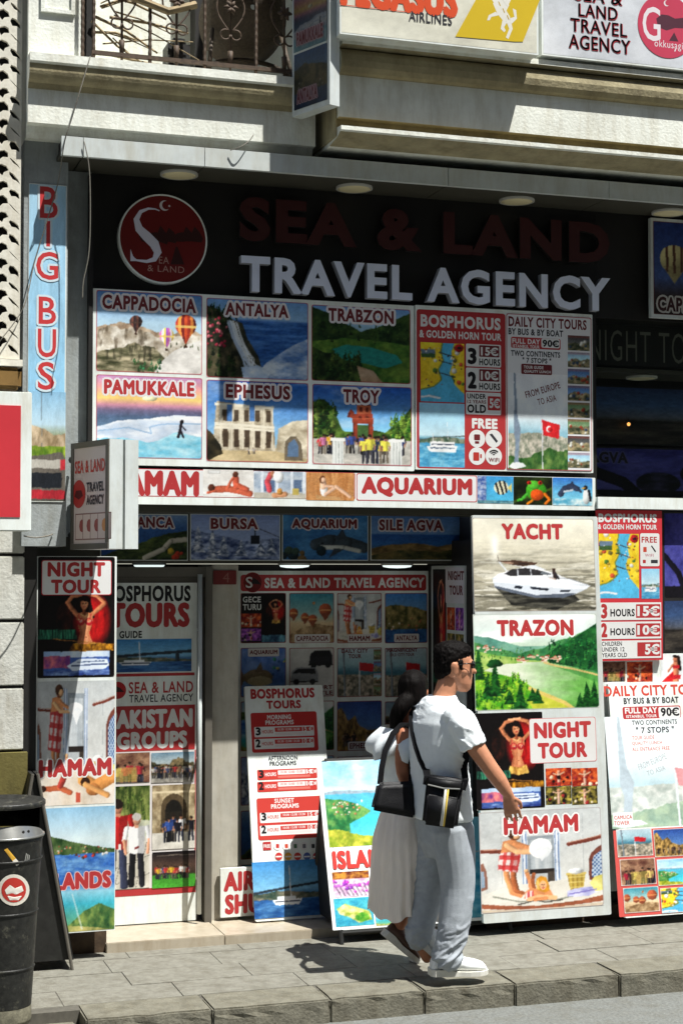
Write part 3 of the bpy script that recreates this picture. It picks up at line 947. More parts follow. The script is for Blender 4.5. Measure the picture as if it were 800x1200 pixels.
def p_hamam(c, t=0.):        # t moves the upper part down to leave room for a title
    c.grad([(0, (196, 200, 200)), (.7, (222, 222, 218)), (1, (206, 198, 186))])
    c.put(np.clip((c.fbm(5, 4, 3, .5) - .5) * 2, 0, 1), (170, 176, 178), .45)
    for x in (.17, .84): c.rect(x, .05, x + .004, .72, (160, 166, 168), .7)
    c.rect(.37, .1 + t, .61, .72, (150, 158, 164)); c.grad([(0, (150, 158, 164)), (1, (196, 200, 202))], .1 + t, .1 + t, 'x')
    c.tex((c.X > .41) & (c.X < .58) & (c.Y > .14 + t) & (c.Y < .72), (170, 178, 184), (206, 210, 212), 4, 3, 6, .5)
    for x in (.335, .60):
        c.rect(x, .06 + t, x + .05, .78, (206, 214, 226)); c.rect(x + .008, .06 + t, x + .014, .78, (110, 136, 176)); c.rect(x + .034, .06 + t, x + .042, .78, (110, 136, 176)); c.rect(x + .018, .06 + t, x + .03, .78, (234, 238, 244))
    c.rect(.40, .53 + t * .4, .60, .575 + t * .4, (44, 38, 36)); c.rect(.545, .575 + t * .3, .60, .735, (70, 62, 56)); c.rect(.40, .575 + t * .4, .545, .73, (184, 188, 190))
    c.line([(0, .225 + t), (.2, .24 + t), (.33, .235 + t)], .032, (120, 62, 50)); c.line([(.0, .212 + t), (.33, .222 + t)], .007, (196, 150, 130)); c.line([(.72, .20 + t), (.86, .175 + t), (1, .14 + t)], .032, (120, 62, 50)); c.line([(.72, .186 + t), (1, .126 + t)], .007, (196, 150, 130))
    c.put(c.pmask([(.885, .73), (.885, .37 + t), (.91, .30 + t), (.95, .255 + t), (1, .22 + t), (1, .74)]), (122, 70, 58))
    m = c.pmask([(.91, .71), (.91, .39 + t), (.93, .33 + t), (1, .27 + t), (1, .71)])
    c.put(m, (196, 210, 224)); c.put(m & ((np.sin(c.X * 190) * np.sin(c.Y * 150)) > .1), (70, 100, 150)); c.line([(.905, .73), (1, .735)], .012, (90, 50, 44))
    c.put(c.pmask([(0, .36 + t), (.025, .34 + t), (.05, .42 + t), (.06, .76), (0, .78)]), (140, 96, 80)); c.put(c.pmask([(0, .42 + t), (.03, .43 + t), (.04, .74), (0, .75)]), (150, 170, 190))
    c.poly([(.0, .82), (.25, .74), (.8, .705), (1, .765), (1, .96), (0, .96)], (226, 222, 212)); c.put(np.clip((c.fbm(8, 3, .5, 2) - .5) * 3, 0, 1) * (c.Y > .75), (206, 200, 188), .6)
    c.line([(.1, .84), (.3, .9), (.62, .905), (.9, .85)], .012, (120, 124, 110), .7); c.line([(.3, .93), (.44, .9), (.52, .925), (.66, .91)], .012, (70, 66, 60), .8)
    c.poly([(0, .905), (.2, .935), (.45, .955), (.8, .93), (1, .89), (1, .95), (.6, .985), (.2, .975), (0, .95)], (156, 92, 66)); c.poly([(0, .965), (.4, .995), (1, .965), (1, 1), (0, 1)], (206, 190, 168))
    sk, hl, dk = (224, 150, 100), (246, 190, 140), (166, 96, 60)
    # standing attendant in a checked cloth, legs towards the slab
    c.line([(.205, .54), (.215, .66), (.25, .80)], .048, sk); c.line([(.27, .54), (.265, .66), (.29, .80)], .044, dk); c.line([(.245, .815), (.32, .845)], .03, sk); c.line([(.285, .80), (.34, .82)], .028, dk)
    rd = c.pmask([(.17, .24 + t), (.33, .22 + t), (.325, .36 + t * .7), (.30, .58 + t * .2), (.14, .55 + t * .2), (.155, .36 + t * .6)])
    c.put(rd, (238, 226, 222)); c.put(rd & (np.sin(c.X * 105 + c.Y * 12) > .1), (214, 70, 66), .8); c.put(rd & (np.sin(c.Y * 62 - c.X * 8) > .2), (196, 44, 46), .75); c.put(rd & (np.sin(c.X * 24 + 1) > .55), (150, 40, 40), .4)
    c.poly([(.19, .14 + t), (.28, .12 + t), (.33, .18 + t), (.32, .24 + t), (.17, .25 + t)], sk); c.line([(.29, .17 + t), (.38, .215 + t), (.435, .23 + t)], .045, sk); c.line([(.22, .18 + t), (.30, .25 + t), (.40, .25 + t)], .045, hl)
    c.ell(.285, .085 + t, .046, .05, dk); c.ell(.275, .07 + t, .048, .042, (84, 52, 36)); c.ell(.30, .095 + t, .026, .03, hl)
    c.put(((c.X - .49) / .095) ** 2 + ((c.Y - (.225 + t)) / (.10 * c.asp * .8)) ** 2 < 1, (250, 250, 248)); c.put(((c.X - .515) / .06) ** 2 + ((c.Y - (.255 + t)) / (.06 * c.asp)) ** 2 < 1, (222, 226, 230), .7); c.poly([(.44, .25 + t), (.5, .36 + t), (.56, .24 + t)], (236, 238, 240))
    # woman lying on the slab, head up, feet raised behind
    c.line([(.405, .79), (.395, .70), (.375, .62)], .034, sk); c.line([(.43, .79), (.42, .71), (.43, .64)], .03, dk); c.ell(.372, .605, .02, .02, hl)
    c.poly([(.345, .87), (.36, .81), (.40, .775), (.47, .79), (.56, .80), (.585, .86), (.56, .895), (.37, .895)], sk); c.poly([(.35, .86), (.37, .81), (.42, .80), (.43, .87), (.36, .885)], (206, 90, 90)); c.put(c.pmask([(.35, .86), (.37, .81), (.42, .80), (.43, .87), (.36, .885)]) & (np.sin(c.X * 160) > .2), (240, 220, 216))
    c.poly([(.455, .69), (.49, .66), (.53, .68), (.55, .74), (.555, .81), (.52, .83), (.455, .80), (.445, .74)], (216, 150, 50)); c.poly([(.45, .72), (.47, .68), (.47, .8), (.45, .79)], (240, 196, 110))
    c.put(((c.X - .503) / .030) ** 2 + ((c.Y - .755) / .046) ** 2 < 1, hl); c.line([(.492, .748), (.498, .748)], .007, (80, 50, 40)); c.line([(.51, .748), (.516, .748)], .007, (80, 50, 40)); c.line([(.495, .78), (.512, .78)], .008, (200, 80, 80)); c.line([(.503, .755), (.503, .768)], .005, dk)
    c.line([(.39, .885), (.48, .87), (.60, .885)], .036, hl); c.line([(.43, .895), (.53, .885)], .028, sk)
    # basket and towels
    c.poly([(.70, .655), (.855, .655), (.85, .70), (.83, .82), (.725, .82), (.705, .70)], (196, 170, 84)); 
    b = c.pmask([(.70, .655), (.855, .655), (.85, .70), (.83, .82), (.725, .82), (.705, .70)])
    c.put(b & (np.sin(c.X * 170) > .3), (156, 126, 54), .8); c.put(b & (np.sin(c.Y * 120) > .6), (226, 206, 130), .7); c.rect(.695, .65, .86, .672, (214, 190, 110)); c.ell(.775, .635, .065, .03, (248, 248, 246)); c.ell(.80, .625, .03, .02, (226, 230, 232))
    c.tex(c.pmask([(.70, .83), (.76, .81), (.86, .80), (.96, .80), (.98, .84), (.88, .89), (.70, .885)]), (150, 150, 210), (250, 250, 252), 9); c.tex(c.pmask([(.885, .76), (.93, .70), (1, .68), (1, .84), (.93, .85)]), (196, 186, 84), (240, 232, 150), 9); c.line([(.72, .86), (.84, .845), (.94, .83)], .01, (130, 120, 190))


def p_hamam2(c):
    p_hamam(c)
    m = c.Y > .72
    c.tex(m, (226, 210, 190), (244, 238, 230), 5)
    sk = (206, 110, 74)
    c.line([(.08, .86), (.3, .86), (.42, .9)], .07, sk); c.ell(.08, .86, .04, .025, (60, 34, 26)); c.line([(.3, .84), (.34, .78)], .08, (180, 70, 60)); c.ell(.34, .755, .03, .022, (80, 40, 30))
    c.line([(.6, .8), (.75, .86), (.98, .78)], .16, (232, 160, 90)); c.ell(.72, .88, .09, .05, (214, 140, 80)); c.ell(.62, .82, .06, .04, (60, 36, 24)); c.line([(.62, .84), (.9, .93)], .07, (240, 176, 110))
    c.rect(.5, .9, .56, .98, (200, 90, 70))


def p_harbour(c):
    c.grad([(0, (150, 196, 226)), (.26, (216, 232, 236)), (.36, (200, 220, 226)), (.38, (90, 140, 200)), (.62, (70, 120, 190)), (.68, (150, 206, 226)), (.78, (70, 180, 200)), (1, (120, 170, 110))])
    c.tex(c.pmask([(0, .22), (.15, .22), (.4, .27), (.7, .32), (1, .35), (1, .38), (0, .38)]), (40, 70, 36), (110, 130, 80), 12)
    c.dots(40, .05, .31, .9, .38, .012, [(220, 150, 110), (236, 226, 210), (180, 90, 70), (80, 70, 60)])
    c.tex((c.Y > .38) & (c.Y < .62), (50, 100, 180), (120, 170, 220), 12, 4, .6, 2.5)
    c.dots(10, .4, .38, .95, .42, .018, [(200, 60, 50), (240, 240, 240), (90, 60, 50)])
    c.tex(c.pmask([(.6, .84), (.8, .78), (1, .84), (1, 1), (.3, 1)]), (40, 84, 50), (150, 170, 90), 12); c.tex(c.pmask([(0, .9), (.3, .94), (.6, .96), (1, 1), (0, 1)]), (110, 130, 70), (200, 190, 120), 9)
    c.line([(.45, .7), (.58, .98)], .02, (226, 240, 240), .6)


def p_bridge(c):
    c.grad([(0, (70, 140, 200)), (.5, (130, 186, 220)), (.62, (60, 100, 150)), (1, (40, 84, 140))])
    c.tex(c.below([(0, .58), (.3, .54), (1, .62)], .05) & (c.Y < .68), (50, 70, 60), (150, 140, 120), 12)
    c.line([(0, .56), (.5, .46), (1, .38)], .03, (50, 60, 70)); c.line([(.84, .42), (.85, .72)], .04, (50, 60, 70))
    c.tex(c.Y > .68, (36, 80, 140), (80, 130, 180), 12, 4, .6, 2)
    c.poly([(.22, .68), (.58, .68), (.54, .78), (.26, .78)], (240, 242, 244)); c.rect(.28, .63, .5, .68, (226, 230, 236)); c.line([(.44, .1), (.45, .64)], .012, (230, 234, 236)); c.line([(.26, .72), (.55, .72)], .012, (60, 70, 90))


def p_group(c):
    sky_(c, (110, 140, 160), (190, 200, 200), .4, .2)
    c.tex(c.below([(0, .3), (.4, .4), (.6, .2), (1, .36)], .2), (40, 44, 30), (150, 130, 96), 8)
    c.tex(c.Y > .74, (120, 116, 110), (190, 186, 176), 8)
    c.crowd(26, .03, .97, .84, .42, [(60, 50, 50), (170, 60, 60), (70, 80, 110), (200, 196, 190), (40, 40, 44), (110, 90, 70)])


def p_group2(c):
    c.tex(np.ones_like(c.X), (96, 60, 50), (176, 140, 110), 6)
    c.crowd(8, .05, .95, 1.05, .7, [(190, 60, 70), (160, 40, 60), (60, 40, 40), (230, 200, 120)])
    c.rect(.3, .5, .75, .95, (206, 190, 90), .5)


def p_men(c):
    c.tex(c.Y < .5, (40, 60, 24), (150, 160, 90), 9); c.trees(40, 0, 1, .1, .5, .1, [(50, 76, 30), (90, 116, 50), (120, 140, 70)]); c.tex((c.Y > .34) & (c.Y < .5) & (c.X > .3), (190, 190, 180), (236, 234, 226), 6, 4, 1, 1, .7)
    c.tex(c.Y >= .5, (196, 190, 176), (226, 222, 212), 5)
    for x in (.2, .5, .8): c.line([(x - .2, 1), (x + .15, .5)], .012, (90, 86, 80))
    c.line([(.0, .8), (1, .68)], .012, (90, 86, 80)); c.line([(0, .95), (1, .86)], .012, (90, 86, 80))
    c.person(.1, .99, .86, (200, 44, 44), (60, 66, 90), (206, 140, 110)); c.person(.63, .97, .70, (240, 240, 242), (36, 36, 44), (216, 160, 130), (200, 196, 190))
    c.rect(.57, .6, .69, .62, (120, 40, 40)); c.rect(.12, .56, .2, .62, (240, 240, 236))


def p_arch(c):
    c.tex(np.ones_like(c.X), (130, 112, 84), (206, 190, 156), 7)
    c.rect(.0, .1, 1, .13, (226, 210, 176)); c.put(((c.X - .5) / .3) ** 2 + ((c.Y - .38) / .24) ** 2 < 1, (90, 76, 56)); c.rect(.2, .38, .8, .72, (80, 68, 50))
    c.put(((c.X - .5) / .2) ** 2 + ((c.Y - .42) / .18) ** 2 < 1, (30, 28, 24)); c.rect(.3, .42, .7, .74, (40, 36, 30))
    c.tex(c.Y > .74, (200, 196, 186), (236, 232, 222), 6)
    c.crowd(7, .3, .95, .88, .4, [(60, 90, 160), (30, 30, 40), (230, 230, 230), (40, 60, 110)])


def p_team(c):
    c.grad([(0, (30, 26, 30)), (.4, (90, 70, 60)), (.62, (60, 50, 40)), (.66, (70, 150, 50)), (1, (80, 170, 60))])
    c.crowd(22, .03, .97, .74, .36, [(230, 230, 230), (200, 60, 60), (60, 70, 120), (220, 180, 60)])
    c.rect(.1, .1, .96, .12, (190, 180, 160), .5)


def p_gece(c):
    c.fill((22, 18, 18))
    p_sub(c, p_dancer, .42, .1, 1, .95)
    p_sub(c, p_club, .02, .42, .46, .68); p_sub(c, p_club, .02, .71, .46, .96)
    c.tex((c.Y > .84) & (c.X > .46), (30, 60, 90), (110, 170, 190), 10)


def p_sub(c, fn, x0, y0, x1, y1):
    a, b = int(x0 * c.w), int(x1 * c.w)
    e, f = int(y0 * c.h), int(y1 * c.h)
    k = Cv(b - a, f - e, int(c.rs.randint(9999)))
    fn(k)
    f2, b2 = min(c.h, e + k.h), min(c.w, a + k.w)
    c.c[e:f2, a:b2] = k.c[:f2 - e, :b2 - a]


def p_balloons(c):
    c.grad([(0, (60, 140, 160)), (.4, (150, 190, 190)), (.6, (226, 200, 160)), (1, (170, 130, 90))])
    c.tex(c.below([(0, .8), (.3, .7), (.6, .62), (1, .66)], .08), (120, 90, 60), (210, 180, 140), 9)
    for x, y, r in ((.8, .34, .14), (.1, .4, .1), (.35, .48, .09), (.52, .52, .1), (.55, .2, .03)):
        c.ell(x, y, r, r * c.asp, (176, 90, 60)); c.poly([(x - r * .8, y + r * .5), (x + r * .8, y + r * .5), (x, y + r * 1.6)], (140, 76, 54)); c.rect(x - r * .9, y - .01, x + r * .9, y + .02, (216, 160, 100))


def p_coast(c):
    c.grad([(0, (70, 130, 200)), (.3, (110, 160, 210)), (1, (40, 80, 130))])
    c.tex(c.below([(0, .3), (.3, .22), (.6, .28), (1, .36)], .06) & (c.Y < .78), (60, 66, 36), (170, 150, 96), 10)
    c.tex(c.Y > .72, (36, 70, 120), (70, 120, 170), 10)
    c.dots(14, .1, .5, .9, .74, .02, [(236, 226, 210), (190, 110, 80)])


def p_aqua(c):
    c.grad([(0, (70, 110, 190)), (1, (110, 150, 210))])
    c.tex(np.ones_like(c.X), (60, 100, 180), (190, 210, 240), 5, 4, 1, 1, .4)
    c.put(((c.X - .38) / .32) ** 2 + ((c.Y - .6) / .16) ** 2 < 1, (140, 120, 90)); c.put(((c.X - .42) / .27) ** 2 + ((c.Y - .68) / .1) ** 2 < 1, (206, 190, 150)); c.poly([(.3, .5), (.44, .3), (.5, .5)], (120, 100, 76)); c.poly([(.1, .6), (.0, .4), (.02, .8)], (120, 100, 76))
    c.dots(8, .7, .2, 1, .8, .03, [(60, 160, 120), (200, 200, 90), (40, 90, 150)])


def p_vans(c):
    c.fill((206, 204, 200))
    for x, y, k, dark in ((.7, .22, .26, 1), (.34, .55, .3, 0)):
        b = (36, 36, 40) if dark else (150, 152, 156)
        c.poly([(x - k, y + .12), (x - k * .9, y - .08), (x - k * .5, y - .15), (x + k * .8, y - .15), (x + k, y - .04), (x + k, y + .14)], b)
        c.poly([(x - k * .84, y - .04), (x - k * .5, y - .12), (x + k * .75, y - .12), (x + k * .85, y - .02)], (24, 24, 28)); c.line([(x - k, y + .13), (x + k, y + .14)], .02, (30, 30, 30))
        for q in (-.6, .6): c.ell(x + k * q, y + .14, .06, .06 * c.asp, (20, 20, 22))


def p_ruin(c):
    c.grad([(0, (40, 70, 140)), (.5, (90, 130, 190)), (1, (170, 140, 90))])
    c.tex(c.pmask([(0, .2), (.1, .12), (.25, .4), (.4, .3), (.5, .5), (.7, .6), (1, .56), (1, 1), (0, 1)]), (90, 70, 40), (210, 170, 100), 12, 5, 2, .8)
    c.crowd(12, .1, .95, .9, .25, [(50, 40, 36), (160, 140, 110), (90, 70, 60)])


def p_city(c):
    c.grad([(0, (190, 206, 214)), (.35, (150, 186, 196)), (.5, (70, 120, 140)), (.62, (110, 130, 120)), (1, (130, 110, 90))])
    c.tex(c.Y > .55, (80, 80, 70), (206, 190, 170), 16)
    c.line([(.14, 0), (.17, .6), (.18, 1)], .04, (120, 130, 140)); c.line([(.5, .3), (.5, 1)], .02, (220, 220, 220)); c.poly([(.5, .3), (.82, .34), (.8, .5), (.5, .46)], (190, 40, 46))


def p_islands(c):
    sky_(c, (110, 186, 226), (206, 232, 240), .36, .9)
    c.tex((c.Y < .3), (150, 200, 230), (246, 248, 250), 4, 5, .8, 1.6, .6)
    c.grad([(.3, (120, 170, 200)), (.4, (90, 180, 210)), (.7, (70, 196, 216)), (1, (110, 206, 210))], .38, 1.)
    c.tex(c.below([(0, .36), (.3, .35), (1, .37)], .02) & (c.Y < .39), (130, 150, 170), (170, 190, 200), 8)
    c.tex(c.pmask([(0, .44), (.2, .45), (.45, .52), (.6, .6), (.5, .66), (.3, .74), (.3, .84), (0, .9)]), (30, 110, 60), (120, 170, 90), 14)
    c.dots(36, .08, .48, .52, .64, .012, [(236, 226, 206), (200, 130, 90)])
    c.tex(c.below([(0, .8), (.25, .82), (.5, .88), (1, .86)], .08), (110, 140, 30), (216, 206, 80), 14)


def p_bikes(c):
    c.tex(np.ones_like(c.X), (196, 150, 190), (236, 226, 230), 9)
    c.tex(c.Y < .3, (90, 30, 30), (210, 150, 60), 9)
    for k in range(9):
        x = .04 + k * .11
        c.line([(x, .5), (x + .16, .95)], .02, (60, 60, 76)); c.ell(x + .04, .55, .07, .06, (190, 90, 200), .7)
    c.dots(20, 0, .3, 1, .8, .04, [(206, 70, 190), (150, 60, 180), (240, 190, 230)])


def p_isle(c):
    c.tex(np.ones_like(c.X), (50, 150, 180), (90, 196, 206), 6)
    c.tex(c.pmask([(.06, .36), (.3, .2), (.6, .36), (.9, .5), (.95, .8), (.6, .9), (.4, .7), (.14, .56)]), (150, 170, 60), (236, 226, 170), 9); c.tex(((c.X - .7) / .18) ** 2 + ((c.Y - .7) / .16) ** 2 < 1, (60, 140, 40), (150, 196, 70), 10)


def p_sea(c):
    c.grad([(0, (206, 236, 240)), (.3, (150, 214, 230)), (.62, (110, 190, 214)), (1, (70, 170, 200))])
    c.tex(c.Y > .66, (60, 160, 196), (150, 214, 230), 14, 4, .5, 2)
    c.line([(.0, .6), (.6, .62), (1, .58)], .012, (190, 200, 200)); c.rect(.66, .1, .78, .32, (120, 126, 130))
    c.poly([(.7, .4), (.78, .39), (.74, .43)], (214, 50, 50))


def p_bus(c):
    c.grad([(0, (150, 196, 226)), (.3, (190, 216, 230)), (.4, (150, 160, 130)), (.5, (110, 140, 50)), (1, (90, 90, 84))])
    c.tex(c.pmask([(0, .3), (.4, .34), (.7, .4), (1, .38), (1, .56), (0, .56)]), (150, 130, 100), (222, 200, 170), 9); c.tex((c.Y > .5) & (c.Y < .6), (84, 120, 40), (170, 190, 70), 9)
    c.poly([(-.1, .6), (.9, .55), (1, .62), (1, .96), (-.1, .98)], (110, 104, 96)); c.rect(0, .62, .95, .7, (190, 186, 176)); c.rect(0, .74, .9, .88, (40, 44, 50)); c.rect(0, .9, 1, .98, (176, 50, 60)); c.rect(.86, .62, 1, .72, (200, 60, 70))
    c.line([(.34, 0), (.36, .5)], .012, (110, 120, 126))


def p_bluedune(c):
    c.grad([(0, (50, 66, 100)), (.3, (66, 90, 130)), (.52, (90, 96, 110)), (.6, (60, 56, 50)), (1, (30, 28, 26))])
    c.tex(c.Y > .58, (26, 24, 24), (80, 74, 66), 5, 4, .6, 2); c.put(np.exp(-((c.X - .98) / .14) ** 2 - ((c.Y - .45) / .1) ** 2), (120, 110, 80))


def p_violet(c):
    c.fill((70, 70, 150)); c.tex(np.ones_like(c.X), (50, 50, 120), (90, 90, 170), 4)
    for x, y, r in ((.45, .7, .16), (.85, .5, .24)): c.tex(((c.X - x) / r) ** 2 + ((c.Y - y) / (r * 1.4)) ** 2 < 1, (16, 16, 24), (60, 60, 90), 9)
    c.line([(0, .5), (.2, .7), (.3, .95)], .08, (24, 22, 34)); c.line([(.6, 1), (.8, .7), (1, .4)], .03, (24, 22, 34)); c.rect(0, .86, 1, 1, (26, 24, 30))


def p_balloon_night(c):
    c.grad([(0, (40, 60, 120)), (.6, (70, 90, 140)), (.8, (60, 50, 50)), (1, (40, 30, 26))])
    for x, y, r in ((.22, .4, .15), (.5, .72, .06), (.8, .8, .1)):
        c.ell(x, y, r, r * c.asp, (190, 180, 130)); c.poly([(x - r * .8, y + r * .5 * c.asp), (x + r * .8, y + r * .5 * c.asp), (x, y + r * 1.7 * c.asp)], (150, 140, 100))
        for k in (-.5, 0, .5): c.put((abs(c.X - x - k * r) < r * .09) & (((c.X - x) / r) ** 2 + ((c.Y - y) / (r * c.asp)) ** 2 < 1), (90, 60, 50))


def p_costume(c):
    c.fill((240, 244, 244)); sk = (210, 130, 96)
    c.line([(.1, .9), (.5, .6)], .1, (206, 40, 44)); c.poly([(.0, .95), (.5, .58), (.7, .98)], (206, 40, 44))
    c.line([(.62, .3), (.62, .9)], .24, sk); c.ell(.6, .16, .1, .1, sk); c.line([(.55, .06), (.72, .1), (.78, .5)], .12, (40, 26, 22)); c.rect(.48, .36, .76, .46, (200, 40, 50)); c.rect(.46, .68, .8, .82, (200, 40, 50)); c.line([(.5, .34), (.3, .56)], .08, sk)


def p_pamukkale_shade(c):
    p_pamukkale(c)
    c.c = c.c * .5  # halved: the blade sign's shade is put into the print colour


def p_coast_shade(c):
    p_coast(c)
    c.c = c.c * .45  # coast print darkened to carry the shade on the blade sign

# ------------------------------------------------------------------ posters and sign boards
RED, DRED, BLK, WHT, INK = (186, 58, 60), (116, 42, 46), (32, 30, 33), (236, 236, 234), (60, 60, 66)
PAPER = 0.84


class Poster:
    """A printed board: a slab with pictures and lettering on its front. o = a point of the front face,
    u = to the right, v = up, both unit vectors in the board's plane."""
    def __init__(s, name, label, cat, o, v=(0, 0, 1), u=(1, 0, 0), group=None):
        s.o, s.u, s.v = Vector(o), Vector(u).normalized(), Vector(v).normalized()
        s.n = s.u.cross(s.v)              # out of the front
        s.t = thing(name, label, cat, s.o, group)
        s.V, s.F, s.C, s.lay, s.pics = [], [], [], 0.0, 0

    def uv(s, px, py):
        p = hit(px, py, s.o, s.n) - s.o
        return p.dot(s.u), p.dot(s.v)

    def box(s, x0, y0, x1, y1):           # measures at the rectangle's own centre -> u0, v0, u1, v1
        xm, ym = (x0 + x1) / 2, (y0 + y1) / 2
        return s.uv(x0, ym)[0], s.uv(xm, y1)[1], s.uv(x1, ym)[0], s.uv(xm, y0)[1]

    def w(s, u, v, d): return s.o + s.u * u + s.v * v + s.n * d

    def panel(s, x0, y0, x1, y1, m='white', t=0.03, name='panel', r=0.0, uvr=None):
        u0, v0, u1, v1 = uvr or s.box(x0, y0, x1, y1)
        s.b = (u0, v0, u1, v1)
        pts = rrect(u0, v0, u1, v1, max(r, 0.004), 4)
        bm = bmesh.new()
        f = [bm.verts.new(s.w(a, b, 0)) for a, b in pts]
        k = [bm.verts.new(s.w(a, b, -t)) for a, b in pts]
        n = len(pts)
        bm.faces.new(f)
        bm.faces.new(k[::-1])
        for i in range(n): bm.faces.new((f[i], k[i], k[(i + 1) % n], f[(i + 1) % n]))
        mb = MB()
        mb.bm.free()
        mb.bm = bm
        mb.build(name, m, s.t)
        return s

    def add(s, pts, col, d=None):
        if d is None:
            s.lay += 0.00006
            d = 0.0006 + s.lay
        k = len(s.V)
        s.V += [tuple(s.w(a, b, d)) for a, b in pts]
        s.F.append(tuple(range(k, k + len(pts))))
        s.C += [lin(col) * PAPER] * len(pts)

    def rect(s, x0, y0, x1, y1, col, r=1.5, border=None, bw=0.8):
        b = s.box(x0, y0, x1, y1)
        e = (b[2] - b[0]) / (x1 - x0)
        if border:
            s.add(rrect(*b, r * e), border)
            b = (b[0] + bw * e, b[1] + bw * e, b[2] - bw * e, b[3] - bw * e)
        s.add(rrect(*b, r * e), col)
        return s

    def disc(s, x, y, r, col, n=32):
        b = s.box(x - r, y - r, x + r, y + r)
        k = (b[2] - b[0]) / 2
        s.add([((b[0] + b[2]) / 2 + k * math.cos(i * 2 * math.pi / n), (b[1] + b[3]) / 2 + k * math.sin(i * 2 * math.pi / n)) for i in range(n)], col)
        return s

    def poly(s, pts, col):
        s.add([s.uv(*p) for p in pts][::-1], col)
        return s

    def text(s, t, x0, y0, x1, y1, col, bold=0.035, halo=None, hw=2.0, rot=0., d=None):
        b = s.box(x0, y0, x1, y1)
        fat = 0
        if bold > .04 or 'M' in t:
            fat = (bold + .004) / .76 * (b[3] - b[1])
            bold = 0.0
            b = (b[0] + fat, b[1] + fat, b[2] - fat, b[3] - fat)
        G, Fs = glyphs(t, bold)
        lo, hi = G.min(0), G.max(0)
        P = (G - lo) / (hi - lo)
        wd, ht = b[2] - b[0], b[3] - b[1]
        P = np.stack([(P[:, 0] - .5) * wd, (P[:, 1] - .5) * ht], 1)
        if rot:
            ca, sa = math.cos(R(rot)), math.sin(R(rot))
            P = P @ np.array([[ca, sa], [-sa, ca]])
        P = P + np.array([(b[0] + b[2]) / 2, (b[1] + b[3]) / 2])
        jobs = []
        if halo:
            e = wd / (x1 - x0) * hw + fat * .8
            jobs += [(e * math.cos(k * math.pi / 5), e * math.sin(k * math.pi / 5), halo, 0.000008) for k in range(10)]
        jobs.append((0, 0, col, 0.00003))
        if fat:
            jobs += [(fat * math.cos(k * math.pi / 4), fat * math.sin(k * math.pi / 4), col, 0.000006) for k in range(8)] + [(.5 * fat * math.cos(k * math.pi / 2), .5 * fat * math.sin(k * math.pi / 2), col, 0.000006) for k in range(4)]
        base = s.lay
        for dx, dy, c_, st in jobs:
            s.lay += st
            k = len(s.V)
            dd = 0.00066 + s.lay
            s.V += [tuple(s.w(a + dx, q + dy, dd)) for a, q in P]
            s.F += [tuple(i + k for i in f) for f in Fs]
            s.C += [lin(c_) * PAPER] * len(P)
        s.lay = base
        return s

    def pic(s, x0, y0, x1, y1, fn, r=2.0, border=None, back=(214, 210, 208), name='picture', dens=1.35, uvr=None, label=None, bw=1.0):
        b = uvr or s.box(x0, y0, x1, y1)
        wp, hp = int((x1 - x0) * dens), int((y1 - y0) * dens)
        s.pics += 1
        c = Cv(wp, hp, abs(hash_(s.t.name)) % 1000 + s.pics * 17)
        fn(c)
        c.finish()
        s.lay += .00006
        rp = r * dens
        X, Y = np.meshgrid(np.arange(c.w) + .5, np.arange(c.h) + .5)
        dx = np.maximum(np.maximum(rp - X, X - (c.w - rp)), 0)
        dy = np.maximum(np.maximum(rp - Y, Y - (c.h - rp)), 0)
        q = np.minimum(np.minimum(X, c.w - X), np.minimum(Y, c.h - Y))
        dist = np.where((dx > 0) & (dy > 0), rp - np.sqrt(dx ** 2 + dy ** 2), q)
        if border is not None: c.put(np.clip(bw * dens + .5 - dist, 0, 1), border)
        c.put(np.clip(.5 - dist, 0, 1), back)
        uu = np.linspace(b[0], b[2], c.w)
        vv = np.linspace(b[3], b[1], c.h)
        U, Vv = np.meshgrid(uu, vv)
        o, u, v, n = (np.array(q) for q in (s.o, s.u, s.v, s.n))
        P = o + U[..., None] * u + Vv[..., None] * v + n * (0.00063 + s.lay)
        idx = np.arange(c.w * c.h).reshape(c.h, c.w)
        Fq = np.stack([idx[1:, :-1], idx[1:, 1:], idx[:-1, 1:], idx[:-1, :-1]], -1).reshape(-1, 4)
        me = bpy.data.meshes.new(name)
        nv, nf = c.w * c.h, len(Fq)
        me.vertices.add(nv)
        me.vertices.foreach_set('co', P.reshape(-1).astype(np.float32))
        me.loops.add(nf * 4)
        me.loops.foreach_set('vertex_index', Fq.reshape(-1).astype(np.int32))
        me.polygons.add(nf)
        me.polygons.foreach_set('loop_start', np.arange(0, nf * 4, 4, dtype=np.int32))
        me.update(calc_edges=True)
        at = me.color_attributes.new('Col', 'FLOAT_COLOR', 'POINT')
        a = np.ones((nv, 4), np.float32)
        a[:, :3] = (lin(np.clip(c.c, 0, 255)) * PAPER).reshape(-1, 3)
        at.data.foreach_set('color', a.ravel())
        me.materials.append(M['print'])
        ob = link(bpy.data.objects.new(name, me), s.t)
        if label: ob['label'] = label
        return s

    def done(s):
        if s.V: colour_mesh('lettering', s.V, s.F, s.C, 'print', s.t)
        return s.t


def hash_(t):
    k = 7
    for ch in t: k = (k * 31 + ord(ch)) % 1000003
    return k


def flat_poster(name, label, cat, Y, x0, y0, x1, y1, m='white', t=0.03, group=None, r=0.0):
    o = onY((x0 + x1) / 2, (y0 + y1) / 2, Y)
    return Poster(name, label, cat, o, group=group).panel(x0, y0, x1, y1, m, t, r=r)


